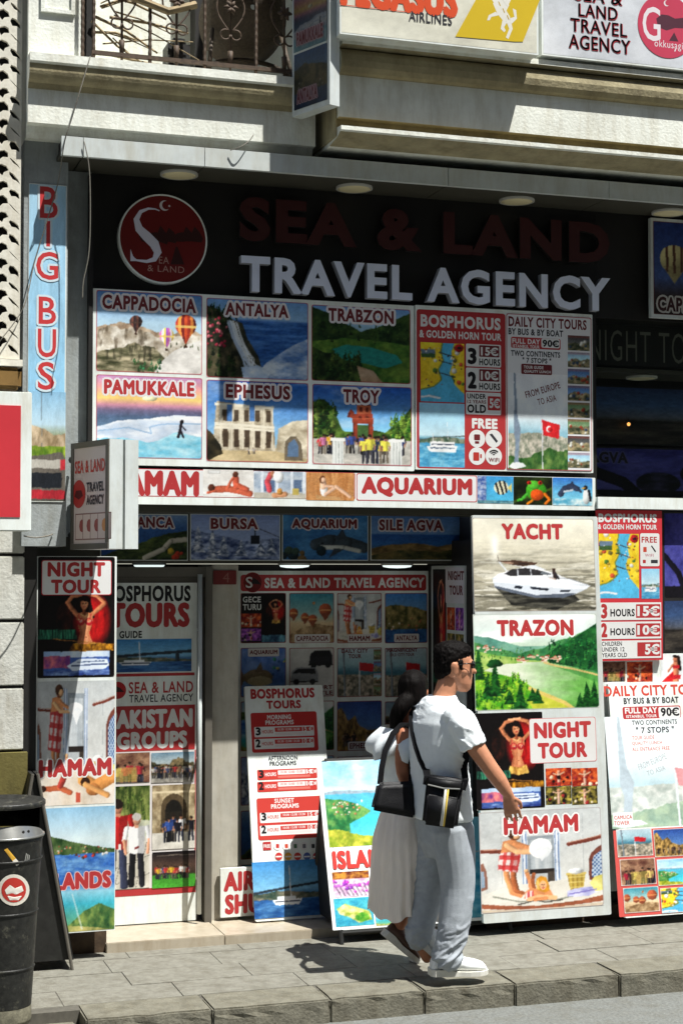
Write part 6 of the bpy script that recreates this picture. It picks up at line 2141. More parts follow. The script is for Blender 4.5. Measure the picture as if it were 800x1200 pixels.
# ------------------------------------------------------------------ unseen row behind the camera, added tall and dark to block sky light
M['opposite'] = mat('shaded_brown_facade', (112, 102, 90), 0.8, 0.3, 2)
t = thing('opposite_building', 'row of tall buildings across the street, behind the viewer', 'building', (2, -16, 0))
mb = MB()
for k in range(9):
    x = -24 + k * 6
    mb.box(x, x + 5.97, -24, -15 - .3 * (k % 2), -.1, 22 + 1.2 * math.sin(k * 2.1))
mb.build('facade', 'opposite', t)

# ------------------------------------------------------------------ people
from mathutils import noise
from mathutils.bvhtree import BVHTree
M['skin_tan'] = mat('tanned_skin', (180, 124, 94), 0.5, 0.12, 30)
M['skin_brown'] = mat('brown_skin', (164, 104, 74), 0.5, 0.12, 30)
M['hair'] = mat('near_black_hair', (15, 12, 11), 0.6, 0.5, 90, 0.4, spec=0.06, sc=(1, 1, .25), bscale=160)
M['tee'] = mat('white_cotton', (222, 228, 230), 0.85, 0.06, 30, 0.15, bscale=300)
M['trouser'] = mat('light_grey_cotton', (156, 162, 168), 0.85, 0.14, 26, 0.2, bscale=220)
M['skirt'] = mat('off_white_crinkled_cotton', (236, 226, 216), 0.85, 0.14, 16, 0.3, sc=(1, 1, .2), bscale=90)
M['shoe'] = mat('white_trainer', (228, 230, 228), 0.55, 0.08, 30)
M['sole'] = mat('pale_rubber_sole', (206, 204, 194), 0.7, 0.15, 40)
M['brown_shoe'] = mat('brown_leather_shoe', (84, 58, 44), 0.5, 0.3, 30)
M['bag'] = mat('black_nylon', (20, 20, 22), 0.5, 0.3, 40, 0.2, spec=0.2, bscale=200)
M['strap'] = mat('black_webbing', (18, 18, 20), 0.8, 0.3, 80, spec=0.05)
M['lens'] = mat('dark_lens', (10, 10, 12), 0.1, 0.02, 3)
M['stripe_white'] = mat('white_stripe_tape', (180, 180, 174), 0.6, 0.05, 20)
M['stripe_yellow'] = mat('yellow_stripe_tape', (206, 176, 70), 0.6, 0.05, 20)
Z3 = Vector((0, 0, 1))


def loft(bm, rings, n=24):
    """rings: (centre, half-axis a, half-axis b) - closed tube with rounded ends"""
    R_ = []
    for c, a, b in rings:
        R_.append([bm.verts.new(Vector(c) + Vector(a) * math.cos(k * 2 * math.pi / n) + Vector(b) * math.sin(k * 2 * math.pi / n)) for k in range(n)])
    for A, B in zip(R_, R_[1:]):
        for k in range(n): bm.faces.new((A[k], A[(k + 1) % n], B[(k + 1) % n], B[k]))
    bm.faces.new(R_[0][::-1])
    bm.faces.new(R_[-1])


def limb(bm, pts, rad, n=16, cap=True):
    """tapered limb along points, with domed ends"""
    pts = [Vector(p) for p in pts]
    P_, R_ = [], []
    if cap:
        d = (pts[0] - pts[1]).normalized()
        P_ += [pts[0] + d * rad[0] * .9, pts[0] + d * rad[0] * .6]
        R_ += [rad[0] * .35, rad[0] * .8]
    for i in range(len(pts) - 1):
        p0, p1, p2, p3 = pts[max(i - 1, 0)], pts[i], pts[i + 1], pts[min(i + 2, len(pts) - 1)]
        for k in range(4):
            u = k / 4
            P_.append(.5 * ((2 * p1) + (p2 - p0) * u + (2 * p0 - 5 * p1 + 4 * p2 - p3) * u * u + (3 * p1 - p0 - 3 * p2 + p3) * u ** 3))
            R_.append(rad[i] * (1 - u) + rad[i + 1] * u)
    P_.append(pts[-1])
    R_.append(rad[-1])
    if cap:
        d = (pts[-1] - pts[-2]).normalized()
        P_ += [pts[-1] + d * rad[-1] * .6, pts[-1] + d * rad[-1] * .9]
        R_ += [rad[-1] * .8, rad[-1] * .35]
    rings = []
    for i, p in enumerate(P_):
        d = (P_[min(i + 1, len(P_) - 1)] - P_[max(i - 1, 0)]).normalized()
        u = d.cross(Vector((0, 1, 0)) if abs(d.y) < .8 else Vector((1, 0, 0))).normalized()
        v = d.cross(u)
        rings.append((p, u * R_[i], v * R_[i]))
    loft(bm, rings, n)


def fuse(name, bm, voxel, m, parent, smooth=4, fold=None):
    """one continuous skin over overlapping lofts"""
    bmesh.ops.recalc_face_normals(bm, faces=bm.faces)
    me = bpy.data.meshes.new('t')
    bm.to_mesh(me)
    bm.free()
    o = bpy.data.objects.new('t', me)
    COL.objects.link(o)
    md = o.modifiers.new('r', 'REMESH')
    md.mode = 'VOXEL'
    md.voxel_size = voxel
    ms = o.modifiers.new('s', 'SMOOTH')
    ms.factor = .5
    ms.iterations = smooth
    dg = bpy.context.evaluated_depsgraph_get()
    out = bpy.data.meshes.new_from_object(o.evaluated_get(dg))
    bpy.data.objects.remove(o)
    bpy.data.meshes.remove(me)
    if fold:
        nn = [v.normal.copy() for v in out.vertices]
        for v, q in zip(out.vertices, nn): v.co += q * fold(v.co, q)
    out.name = name
    out.materials.clear()
    out.materials.append(M[m])
    out.polygons.foreach_set('use_smooth', [True] * len(out.polygons))
    return link(bpy.data.objects.new(name, out), parent)


def bvh(o):
    return BVHTree.FromPolygons([v.co for v in o.data.vertices], [p.vertices for p in o.data.polygons])


def drape(tree, pts, off=.006, fallback=-1.0):
    """points of the strap laid on the cloth below it"""
    out = []
    for px, py in pts:
        d = ray(px, py).normalized()
        h = tree.ray_cast(CAM, d)
        out.append((h[0] - d * off) if h[0] else onY(px, py, fallback))
    return out


def ribbon(mb, pts, wdt, th=.003, nrm=None):
    pts = [Vector(p) for p in pts]
    L = []
    for i, p in enumerate(pts):
        d = (pts[min(i + 1, len(pts) - 1)] - pts[max(i - 1, 0)]).normalized()
        n_ = (CAM - p).normalized() if nrm is None else nrm
        s_ = d.cross(n_).normalized() * (wdt / 2)
        n_ = s_.cross(d).normalized() * th
        L.append([mb.bm.verts.new(p + q) for q in (s_ + n_, -s_ + n_, -s_ - n_, s_ - n_)])
    for A, B in zip(L, L[1:]):
        for k in range(4): mb.bm.faces.new((A[k], A[(k + 1) % 4], B[(k + 1) % 4], B[k]))
    mb.bm.faces.new(L[0][::-1])
    mb.bm.faces.new(L[-1])


def head(bm, c, f, l, k=1.0):
    """c = chin point on the neck axis, f = facing, l = to the figure's left"""
    for z, cf, ry, rx in ():
        pass
    prof = [(-.004, .052, .020, .022), (.012, .044, .046, .042), (.04, .030, .066, .056), (.07, .018, .080, .063), (.10, .008, .090, .069), (.135, .002, .095, .073),
            (.17, -.004, .098, .075), (.2, -.008, .092, .069), (.222, -.01, .074, .056), (.238, -.01, .045, .034), (.243, -.01, .015, .012)]
    loft(bm, [(c + Z3 * z * k + f * cf * k, l * rx * k, f * ry * k) for z, cf, ry, rx in prof])
    q = lambda z, a, b=0: c + Z3 * z * k + f * a * k + l * b * k
    limb(bm, [q(.138, .088), q(.118, .1), q(.1, .112)], [.008 * k, .010 * k, .013 * k], 10)       # nose
    limb(bm, [q(.150, .080, -.04), q(.156, .094, 0), q(.150, .080, .04)], [.009 * k, .010 * k, .009 * k], 10)      # brow
    limb(bm, [q(.078, .083, -.02), q(.078, .096, 0), q(.078, .083, .02)], [.006 * k, .007 * k, .006 * k], 8)        # lips
    limb(bm, [q(.066, .083, -.018), q(.066, .094, 0), q(.066, .083, .018)], [.006 * k, .007 * k, .006 * k], 8)
    limb(bm, [q(.02, .075, -.01), q(.02, .08, .01)], [.016 * k, .016 * k], 10)                       # chin
    for s_ in (-1, 1):                                                                              # ears
        loft(bm, [(q(z, -.012 - .06 * (z - .1), s_ * (.069 + d)), f * a * k, l * .009 * k) for z, a, d in ((.082, .006, 0), (.092, .014, .004), (.112, .019, .008), (.132, .022, .012), (.148, .016, .012), (.154, .006, .008))], 12)
        limb(bm, [q(.105, .04, s_ * .052), q(.1, .06, s_ * .04)], [.022 * k, .016 * k], 10)


def hand(bm, w_, d, side, thumb, k=1.0):
    """wrist point, pointing direction, across direction, thumb side; relaxed, slightly curled"""
    d, side = d.normalized(), side.normalized()
    pal = d.cross(side).normalized()
    if pal.dot(thumb) < 0: pal = -pal
    loft(bm, [(w_ + d * a, side * b, pal * c_) for a, b, c_ in ((-.02, .026, .020), (.02, .034, .017), (.055, .040, .015), (.085, .040, .013), (.095, .036, .010))], 14)
    for i, (o_, L) in enumerate(((.036, .070), (.0125, .080), (-.0115, .074), (-.034, .058))):
        b = w_ + d * .08 + side * o_
        limb(bm, [b, b + d * L * .45 + pal * .008, b + d * L * .78 + pal * .026, b + d * L * .9 + pal * .045], [.0085, .008, .0074, .0066], 10)
    b = w_ + d * .025 + side * .03
    limb(bm, [b, b + d * .03 + side * .018 + pal * .018, b + d * .065 + side * .016 + pal * .034], [.012, .0105, .009], 10)


def folds(amp, sx=14, sz=5, seed=0):
    def fn(co, n_):
        p = Vector((co.x * sx, co.y * sx, co.z * sz + seed))
        return amp * (noise.noise(p) * 1.0 + .6 * noise.noise(p * 2.1 + Vector((3, 1, 7))) + .3 * noise.noise(p * 4.3))
    return fn


def diag_folds(amp, k=1.0, seed=0.):
    def fn(co, n_):
        u = co.z * 40 + (co.x - co.y) * 16 * k + seed
        w_ = noise.noise(Vector((co.x * 5, co.y * 5, co.z * 4 + seed)))
        p = Vector((co.x * 9 + seed, co.y * 9, co.z * 17 + co.x * 7 * k))
        q_ = p * 2.1 + Vector((5, 2, 1))
        r1 = 1 - min(1, abs(noise.noise(p)) * 3.2)
        r2 = 1 - min(1, abs(noise.noise(q_)) * 3.0)
        m_ = max(0, .35 + noise.noise(Vector((co.x * 5, co.y * 5, co.z * 4 + 4))) * 1.1)
        return amp * m_ * (r1 * 1.1 + r2 * .6 - .45) + amp * .3 * w_
    return fn


def shoe(name, heel, toe, up, side, m, ms, parent, hgt=.085, wid=.048):
    """shoe from heel to toe with a thick sole; up = away from the sole"""
    heel, toe, up = Vector(heel), Vector(toe), Vector(up).normalized()
    d = (toe - heel)
    L = d.length
    d.normalize()
    side = d.cross(up).normalized()
    up = side.cross(d).normalized()
    bm = bmesh.new()
    R_ = []
    for t, h, w_ in ((0, .035, .024), (.03, .075, .036), (.14, hgt, .040), (.3, hgt + .004, .041), (.45, hgt * .84, .044), (.62, hgt * .62, .05), (.8, hgt * .52, .05), (.93, hgt * .40, .038), (1, .02, .018)):
        R_.append((heel + d * t * L + up * (.018 + h / 2), side * w_ * wid / .048, up * h / 2))
    loft(bm, R_, 18)
    o = fuse(name, bm, .007, m, parent, 3)
    mb = MB()
    k = 18
    rings = []
    outl = []
    for t, w_ in ((-.02, .022), (.04, .038), (.2, .042), (.45, .043), (.65, .053), (.82, .052), (.95, .036), (1.02, .012)): outl.append((t, w_ * wid / .048 + .003))
    pts = [(t, w_) for t, w_ in outl] + [(t, -w_) for t, w_ in outl[::-1]]
    a = [mb.bm.verts.new(heel + d * t * L + side * w_ + up * .003) for t, w_ in pts]
    b = [mb.bm.verts.new(heel + d * t * L + side * w_ * 1.02 + up * (.026 + (.012 if t < .3 else 0))) for t, w_ in pts]
    for i in range(len(pts)): mb.bm.faces.new((a[i], a[(i + 1) % len(pts)], b[(i + 1) % len(pts)], b[i]))
    mb.bm.faces.new(a[::-1])
    mb.bm.faces.new(b)
    s_ = mb.build('sole', ms, o)
    if m == 'shoe':
        l_ = MB()
        for q in range(4):
            t = .42 + q * .07
            hh_ = .018 + hgt * (.9 - q * .10)
            c = heel + d * t * L + up * (hh_ - .004)
            l_.tube([c - side * .024 - up * .006, c + up * .003, c + side * .024 - up * .006], .0035, 6)
        l_.build('lace', ms, o)
    return o


# ---- the man in the white shirt
man = thing('person', 'man in white t-shirt and light grey trousers with sunglasses, walking right', 'person', onZ(520, 1140, 0))
ang = R(10)
f = Vector((math.cos(ang), math.sin(ang), 0))
l = Vector((-math.sin(ang), math.cos(ang), 0))
YM = -1.0


def mp(px, py, y=YM): return onY(px, py, y)


c_ch = mp(515, 880)
hf = Vector((math.cos(R(-8)), math.sin(R(-8)), 0))
hl = Vector((-hf.y, hf.x, 0))
chin = mp(531, 810)
bm = bmesh.new()
head(bm, chin, hf, hl, 1.0)
limb(bm, [mp(517, 826), mp(521, 812), mp(526, 796)], [.062, .056, .056], 16)
# trunk
tz = lambda px, py: mp(px, py)
loft(bm, [(tz(515, 822), l * .08, f * .06), (tz(514, 834), l * .175, f * .085), (tz(513, 850), l * .195, f * .10), (tz(514, 880), l * .175, f * .112), (tz(516, 910), l * .155, f * .10), (tz(519, 940), l * .16, f * .105), (tz(521, 965), l * .165, f * .11), (tz(522, 985), l * .14, f * .10)])
sh_r, el_r, wr_r = mp(541, 846, -1.20), mp(571, 896, -1.27), mp(594.5, 930, -1.28)
limb(bm, [sh_r, mp(553, 869, -1.245), el_r, mp(584, 914, -1.28), wr_r], [.055, .050, .043, .041, .027], 16)
hd = mp(599, 950, -1.27) - wr_r
hand(bm, wr_r + hd.normalized() * .012, hd, Vector((.75, -.45, .25)), Vector((-.6, .5, -.1)))
sh_l, el_l, wr_l = mp(505, 842, -.82), mp(503, 892, -.80), mp(518, 930, -.76)
limb(bm, [sh_l, el_l, wr_l], [.052, .042, .027], 16)
hand(bm, wr_l + Vector((.008, 0, -.01)), Vector((.35, 0, -1)), Vector((1, .2, .3)), Vector((0, -1, 0)))
leg_r = [mp(530, 968, -1.1), mp(536, 1042, -1.11), mp(523, 1122, -1.12)]
leg_l = [mp(513, 968, -.90), mp(506, 1042, -.90), mp(492, 1102, -.90)]
limb(bm, leg_r, [.085, .058, .04], 16)
limb(bm, leg_l, [.085, .058, .04], 16)
limb(bm, [mp(519, 1128, -1.11), mp(540, 1137, -1.11)], [.030, .02], 12)
limb(bm, [leg_l[2], mp(500, 1122, -.9)], [.035, .03], 12)
fuse('body', bm, .0048, 'skin_tan', man, 2)
# hair
bm = bmesh.new()
q = lambda z, a, b=0: chin + Z3 * z + hf * a + hl * b
loft(bm, [(q(.062, -.068), hl * .03, hf * .022), (q(.085, -.058), hl * .058, hf * .042), (q(.115, -.040), hl * .073, hf * .062), (q(.145, -.030), hl * .079, hf * .074), (q(.175, -.012), hl * .081, hf * .094), (q(.205, -.004), hl * .078, hf * .104), (q(.232, -.004), hl * .066, hf * .092), (q(.252, -.006), hl * .045, hf * .064), (q(.262, -.008), hl * .014, hf * .02)])
limb(bm, [q(.15, .02, -.071), q(.12, .022, -.070)], [.014, .008], 8)
limb(bm, [q(.15, .02, .071), q(.12, .022, .070)], [.014, .008], 8)
fuse('hair', bm, .006, 'hair', man, 2, lambda co, n_: .004 * noise.noise(co * 60) + .005 * noise.noise(Vector((co.x * 150, co.y * 150, co.z * 90))))
# sunglasses
mb = MB()
for s_ in (-1, 1):
    mb.tube([q(.142, -.012, s_ * .08), q(.146, .06, s_ * .076), q(.144, .098, s_ * .064)], .003, 8)
mb.tube([q(.146, .104, -.02), q(.148, .11, 0), q(.146, .104, .02)], .003, 8)
gl = mb.build('sunglasses', 'lens', man, True)
for s_ in (-1, 1):
    mb = MB()
    bm = bmesh.new()
    loft(bm, [(q(.138, .100 - .01 * abs(k_), s_ * .038) + hf * k_ * .004, hl * .027 * w_, Z3 * .021 * w_) for k_, w_ in ((-1, .9), (0, 1), (1, .85))], 20)
    mb.bm.free()
    mb.bm = bm
    mb.build('lens', 'lens', gl, True)
# shirt
bm = bmesh.new()
loft(bm, [(tz(516, 815), l * .082, f * .070), (tz(515, 822), l * .13, f * .086), (tz(514, 831), l * .195, f * .10), (tz(513, 846), l * .215, f * .118), (tz(513, 870), l * .205, f * .128), (tz(514, 900), l * .195, f * .130), (tz(516, 930), l * .20, f * .136), (tz(517, 950), l * .205, f * .14), (tz(517, 958), l * .203, f * .14)], 32)
limb(bm, [mp(529, 836, -1.14), mp(541, 847, -1.205), mp(549, 862, -1.235), mp(555, 875, -1.25)], [.070, .076, .070, .068], 18, False)
limb(bm, [mp(508, 834, -.88), mp(504, 846, -.82), mp(501, 875, -.80)], [.075, .086, .082], 18, False)
hem = diag_folds(.0085, 1.4)
tee = fuse('shirt', bm, .0065, 'tee', man, 3, hem)
# trousers
bm = bmesh.new()
loft(bm, [(tz(518, 945), l * .18, f * .125), (tz(519, 960), l * .185, f * .13), (tz(521, 985), l * .175, f * .128), (tz(522, 1003), l * .12, f * .10)], 28)
limb(bm, [mp(529, 972, -1.09), mp(533, 1000, -1.10), mp(536, 1040, -1.11), mp(531, 1085, -1.12), mp(525, 1112, -1.12), mp(524, 1121, -1.12)], [.114, .104, .088, .078, .070, .078], 20)
limb(bm, [mp(515, 972, -.92), mp(509, 1005, -.91), mp(502, 1045, -.90), mp(494, 1080, -.90), mp(490, 1096, -.90)], [.112, .094, .078, .072, .072], 20)
df = diag_folds(.0075, -1.2, 2.)
tr = fuse('trousers', bm, .0065, 'trouser', man, 3, lambda co, n_: df(co, n_) * (1.5 if co.z < .45 else 1.0))
shoe('shoe', mp(504, 1143.5, -1.10), mp(569, 1141, -1.115), (0, 0, 1), None, 'shoe', 'sole', man, .112, .056)
shoe('shoe', mp(486, 1106, -.9), mp(510, 1131, -.92) + Vector((.02, 0, 0)), (.62, 0, .5), None, 'shoe', 'sole', man, .108, .055)

# sling bag at his hip
T = bvh(tee)
bc = T.ray_cast(CAM, ray(519, 938).normalized())[0]
nrm = Vector((-.42, -.9, .06)).normalized()
bag = thing('sling_bag', 'small black bag with a white and yellow stripe at the back of the walking man', 'bag', bc)
bu = Z3.cross(-nrm).normalized()
bv = (-nrm).cross(bu).normalized() if False else nrm.cross(bu)
if bv.z < 0: bv = -bv
if bu.x < 0: bu = -bu
rot = R(-7)
bu, bv = bu * math.cos(rot) + bv * math.sin(rot), bv * math.cos(rot) - bu * math.sin(rot)
B = lambda a, b_, c: bc + bu * a + bv * b_ + nrm * c


def soft_box(name, a0, a1, b0, b1, c0, c1, m, parent, r=.012, taper=0.0):
    mb = MB()
    mb.hexa([B(a0 + taper, b0, c0), B(a1 - taper, b0, c0), B(a1 - taper, b0, c1), B(a0 + taper, b0, c1), B(a0, b1, c0), B(a1, b1, c0), B(a1, b1, c1), B(a0, b1, c1)])
    bmesh.ops.bevel(mb.bm, geom=list(mb.bm.edges), offset=r, segments=3, affect='EDGES')
    return mb.build(name, m, parent, True)


soft_box('pouch', -.092, .092, -.125, .115, .012, .085, 'bag', bag, .018, .004)
soft_box('flap', -.094, .094, .055, .122, .004, .094, 'bag', bag, .014)
soft_box('front_pocket', -.078, .078, -.11, .03, .080, .098, 'bag', bag, .008)
soft_box('stripe', .004, .017, -.118, .072, .0955, .1005, 'stripe_white', bag, .001)
soft_box('stripe', .0185, .027, -.118, .072, .0957, .1003, 'stripe_yellow', bag, .001)
mb = MB()
mb.tube([B(-.08, .075, .096), B(0, .068, .098), B(.08, .075, .096)], .004, 6)
mb.build('zip', 'steel', bag)
mb = MB()
pth = drape(T, [(487, 829), (483, 836), (482.5, 846), (484.5, 860), (488, 875), (493, 890), (499, 902)], .004)
ribbon(mb, pth + [B(-.09, .11, .05), B(-.09, .07, .06)], .036)
pth2 = drape(T, [(547, 880), (545, 890), (543, 899)], .007, -1.2)
ribbon(mb, [B(.09, .07, .05), B(.10, .12, .045)] + pth2[::-1], .034)
mb.build('strap', 'strap', bag)

# ---- the woman beside him
wom = thing('person', 'dark haired woman in a white dress walking half hidden behind the man', 'person', onZ(482, 1126, 0))
YW = -.68


def wp(px, py, y=YW): return onY(px, py, y)


wf = Vector((math.cos(R(4)), math.sin(R(4)), 0))
whf = Vector((math.cos(R(62)), math.sin(R(62)), 0))
whl = Vector((-whf.y, whf.x, 0))
wl = Vector((-wf.y, wf.x, 0))
wc = wp(484, 838)
bm = bmesh.new()
head(bm, wc, whf, whl, .92)
limb(bm, [wp(472, 856), wp(475, 844), wp(480, 828)], [.05, .045, .046], 14)
loft(bm, [(wp(472, 852), wl * .07, wf * .05), (wp(471, 861), wl * .15, wf * .072), (wp(471, 878), wl * .165, wf * .088), (wp(471, 905), wl * .14, wf * .088), (wp(472, 930), wl * .125, wf * .08), (wp(474, 958), wl * .16, wf * .105), (wp(475, 985), wl * .165, wf * .11)])
limb(bm, [wp(473, 862, -.83), wp(472, 905, -.87), wp(488, 938, -.86), wp(494, 945, -.86)], [.045, .037, .026, .024], 14)
hand(bm, wp(495, 947, -.86), Vector((.5, 0, -.8)), Vector((.8, -.3, .5)), Vector((0, 1, 0)), .9)
limb(bm, [wp(466, 862, -.53), wp(466, 905, -.50), wp(480, 940, -.50)], [.045, .037, .026], 14)
hand(bm, wp(481, 943, -.50), Vector((.3, 0, -1)), Vector((1, .2, .3)), Vector((0, -1, 0)), .9)
limb(bm, [wp(476, 985, -.76), wp(478, 1035, -.76), wp(470, 1075, -.76), wp(463, 1090, -.76)], [.085, .055, .042, .034], 14)
limb(bm, [wp(476, 985, -.60), wp(488, 1040, -.60), wp(492, 1110, -.60)], [.085, .055, .036], 14)
fuse('body', bm, .0065, 'skin_brown', wom, 3)
bm = bmesh.new()
q = lambda z, a, b=0: wc + (Z3 * z + whf * a + whl * b) * .92
loft(bm, [(q(.05, -.075), whl * .05, whf * .034), (q(.08, -.062), whl * .07, whf * .052), (q(.12, -.048), whl * .078, whf * .066), (q(.16, -.026), whl * .081, whf * .086), (q(.2, -.008), whl * .078, whf * .102), (q(.232, -.006), whl * .064, whf * .088), (q(.256, -.008), whl * .038, whf * .056), (q(.264, -.01), whl * .012, whf * .018)])
limb(bm, [q(.10, -.09, .02), q(.06, -.115, .05), q(0, -.115, .08), q(-.07, -.10, .09), q(-.13, -.09, .09)], [.045, .046, .040, .032, .016], 14)
fuse('hair', bm, .007, 'hair', wom, 2, lambda co, n_: .004 * noise.noise(Vector((co.x * 60, co.y * 60, co.z * 14))))
# dress: bodice, ruffle over the upper arms, long skirt
bm = bmesh.new()
loft(bm, [(wp(470.5, 872), wl * .17, wf * .094), (wp(470.5, 885), wl * .168, wf * .098), (wp(471, 910), wl * .146, wf * .096), (wp(472, 935), wl * .135, wf * .09), (wp(472, 955), wl * .16, wf * .10)], 28)
fuse('bodice', bm, .008, 'tee', wom, 3, folds(.005, 20, 10))
mb = MB()
n_ = 72
Rg = []
for j in range(7):
    t = j / 6
    rr_ = []
    for k in range(n_):
        a = 2 * math.pi * k / n_
        w_ = 1 + (.06 + .10 * t) * math.sin(a * 11 + 1.3 * math.sin(a * 3)) * t
        A, Bb = (.175 + .075 * math.sin(t * 2.2)) * w_, (.085 + .075 * math.sin(t * 2.2)) * w_
        p = wp(470, 850) + wl * A * math.cos(a) + wf * Bb * math.sin(a) + Z3 * (-.01 - .15 * t + .02 * math.sin(a * 5) * t)
        rr_.append(mb.bm.verts.new(p))
    Rg.append(rr_)
for A, Bb in zip(Rg, Rg[1:]):
    for k in range(n_): mb.bm.faces.new((A[k], A[(k + 1) % n_], Bb[(k + 1) % n_], Bb[k]))
mb.build('ruffle', 'tee', wom, True)
mb = MB()
Rg = []
for j in range(22):
    t = j / 21
    c = wp(473 + 1.5 * t, 945 + 124 * t)
    rr_ = []
    for k in range(110):
        a = 2 * math.pi * k / 110
        pl = 1 + (.02 + .05 * t) * math.sin(a * 17 + 2.6 * math.sin(a * 3 + t) + 1.5 * noise.noise(Vector((a * 2, t * 3, 1)))) * (.5 + noise.noise(Vector((math.cos(a) * 3, math.sin(a) * 3, t * 2))) * 1.2) + .05 * t * math.sin(a * 5 + 1) + .03 * noise.noise(Vector((math.cos(a) * 7, math.sin(a) * 7, t * 9)))
        A, Bb = (.145 + .07 * math.sin(min(1, t * 2.5) * 1.57) + .03 * t) * pl, (.10 + .035 * math.sin(min(1, t * 2.5) * 1.57) + .045 * t) * pl
        rr_.append(mb.bm.verts.new(c + wl * A * math.cos(a) + wf * Bb * math.sin(a) + Z3 * ((.016 * math.sin(a * 4) + .012 * math.sin(a * 9 + 1)) * t)))
    Rg.append(rr_)
for A, Bb in zip(Rg, Rg[1:]):
    for k in range(110): mb.bm.faces.new((A[k], A[(k + 1) % 110], Bb[(k + 1) % 110], Bb[k]))
mb.build('skirt', 'skirt', wom, True)
shoe('shoe', wp(447, 1096, -.76), wp(487, 1129, -.78), (.55, 0, .75), None, 'brown_shoe', 'sole', wom, .075, .046)
shoe('shoe', wp(482, 1127, -.60), wp(530, 1126, -.58), (0, 0, 1), None, 'brown_shoe', 'sole', wom, .075, .046)
# her shoulder bag
hb = onY(461, 938, -.98)
t = thing('shoulder_bag', 'plain black shoulder bag hanging at the back of the woman', 'bag', hb)
mb = MB()
hp = lambda px, py, y: onY(px, py, y)
mb.hexa([hp(434, 949, -1.0), hp(487, 959, -1.0), hp(487, 959, -.90), hp(434, 949, -.90), hp(442, 917, -.975), hp(486, 915, -.975), hp(486, 915, -.925), hp(442, 917, -.925)])
bmesh.ops.bevel(mb.bm, geom=list(mb.bm.edges), offset=.016, segments=3, affect='EDGES')
bmesh.ops.subdivide_edges(mb.bm, edges=[e for e in mb.bm.edges if e.calc_length() > .08], cuts=5, use_grid_fill=True)
for v in mb.bm.verts: v.co += Vector((.25, -1, 0)) * .006 * noise.noise(v.co * 16)
mb.build('pouch', 'bag', t, True)
mb = MB()
ribbon(mb, [hp(445, 919, -.95), hp(447, 900, -.93), hp(451, 880, -.90), hp(460, 860, -.86), hp(470, 850, -.82), hp(478, 850, -.74)], .03, .004)
ribbon(mb, [hp(482, 919, -.95), hp(482, 900, -.92), hp(480, 870, -.88), hp(477, 852, -.82)], .03, .004)
mb.build('strap', 'strap', t)

# ------------------------------------------------------------------ litter bin at the left edge
bx_, by_ = wx(4, 1186, -1.02), -1.02
t = thing('litter_bin', 'scuffed dark litter bin with a round red sticker at the lower left edge', 'litter bin', (bx_, by_, -.02))
zt1 = wz(20, 985, -1.02 - .15)
zt2 = wz(20, 940, -1.02)
MB().lathe([(.001, -.02), (.127, -.02), (.131, .0), (.129, .06)], (bx_, by_), 48).build('foot', 'bin_base', t, True)
MB().lathe([(.130, .062), (.144, .3), (.161, .6), (.176, zt1 - .02), (.182, zt1), (.178, zt1 + .006), (.168, zt1 - .004), (.150, .6), (.001, .55)], (bx_, by_), 56).build('drum', 'bin', t, True)
mb = MB()
for z, r in ((.24, .141), (.50, .156), (zt1 - .10, .173)): mb.lathe([(r, z - .006), (r + .005, z), (r, z + .006)], (bx_, by_), 48)
mb.build('band', 'bin', t, True)
MB().lathe([(.178, zt1 + .006), (.186, zt1 + .004), (.186, zt1 + .012), (.176, zt1 + .014)], (bx_, by_), 56).build('rim', 'steel', t, True)
mb = MB()
aa = [R(-158 + 150 * k / 40) for k in range(41)]
lo, hi_ = [], []
for k, a in enumerate(aa):
    h_ = .052 * math.sin(math.pi * (k + .3) / 40.6) ** .6
    lo.append(mb.bm.verts.new((bx_ + .180 * math.cos(a), by_ + .180 * math.sin(a), zt1 + .012)))
    hi_.append(mb.bm.verts.new((bx_ + (.180 - h_ * .5) * math.cos(a), by_ + (.180 - h_ * .5) * math.sin(a), zt1 + .014 + h_)))
for k in range(40): mb.bm.faces.new((lo[k], lo[k + 1], hi_[k + 1], hi_[k]))
lp = mb.build('steel_lip', 'steel', t, True)
mb = MB()
for a in (-66, -58): mb.lathe([(.001, .004), (.006, .003), (.007, 0)], (0, 0), 12)
for i_, v in enumerate(mb.bm.verts):
    a = R(-66 if i_ < 36 else -56)
    v.co = Vector((bx_ + (.168 + v.co.z) * math.cos(a) - v.co.y * math.sin(a), by_ + (.168 + v.co.z) * math.sin(a) + v.co.y * math.cos(a), zt1 + .038 + v.co.x))
mb.build('rivet', 'dark', lp)
mb = MB()
mb.lathe([(.182, zt1 + .02), (.185, zt2 - .03), (.184, zt2 - .013), (.172, zt2 - .014), (.172, zt1 + .02)], (bx_, by_), 40, R(20), R(205))
mb.build('hood_back', 'bin', t, True)
mb = MB()
mb.lathe([(.186, zt2 - .012), (.19, zt2 - .008), (.19, zt2 + .008), (.184, zt2 + .014), (.15, zt2 - .002), (.001, zt2 - .008)], (bx_, by_), 56)
mb.lathe([(.001, zt2 - .02), (.186, zt2 - .012)], (bx_, by_), 56)
mb.build('lid', 'bin', t, True)


def on_drum(pts, col, rad_off, name, m='print'):
    V, C_ = [], []
    for px, py in pts:
        d = ray(px, py)
        z = wz(px, py, by_ - .15)
        for it in range(4):              # meet the drum's slanted side
            r = np.interp(z, [.062, .3, .6, zt1 - .02], [.130, .144, .161, .176]) + rad_off
            a_ = d.x ** 2 + d.y ** 2
            ox, oy = CAM.x - bx_, CAM.y - by_
            b_ = ox * d.x + oy * d.y
            k = (-b_ - math.sqrt(max(b_ * b_ - a_ * (ox * ox + oy * oy - r * r), 0))) / a_
            z = CAM.z + d.z * k
        V.append(tuple(CAM + d * k))
    return V


V, F_, C_ = [], [], []


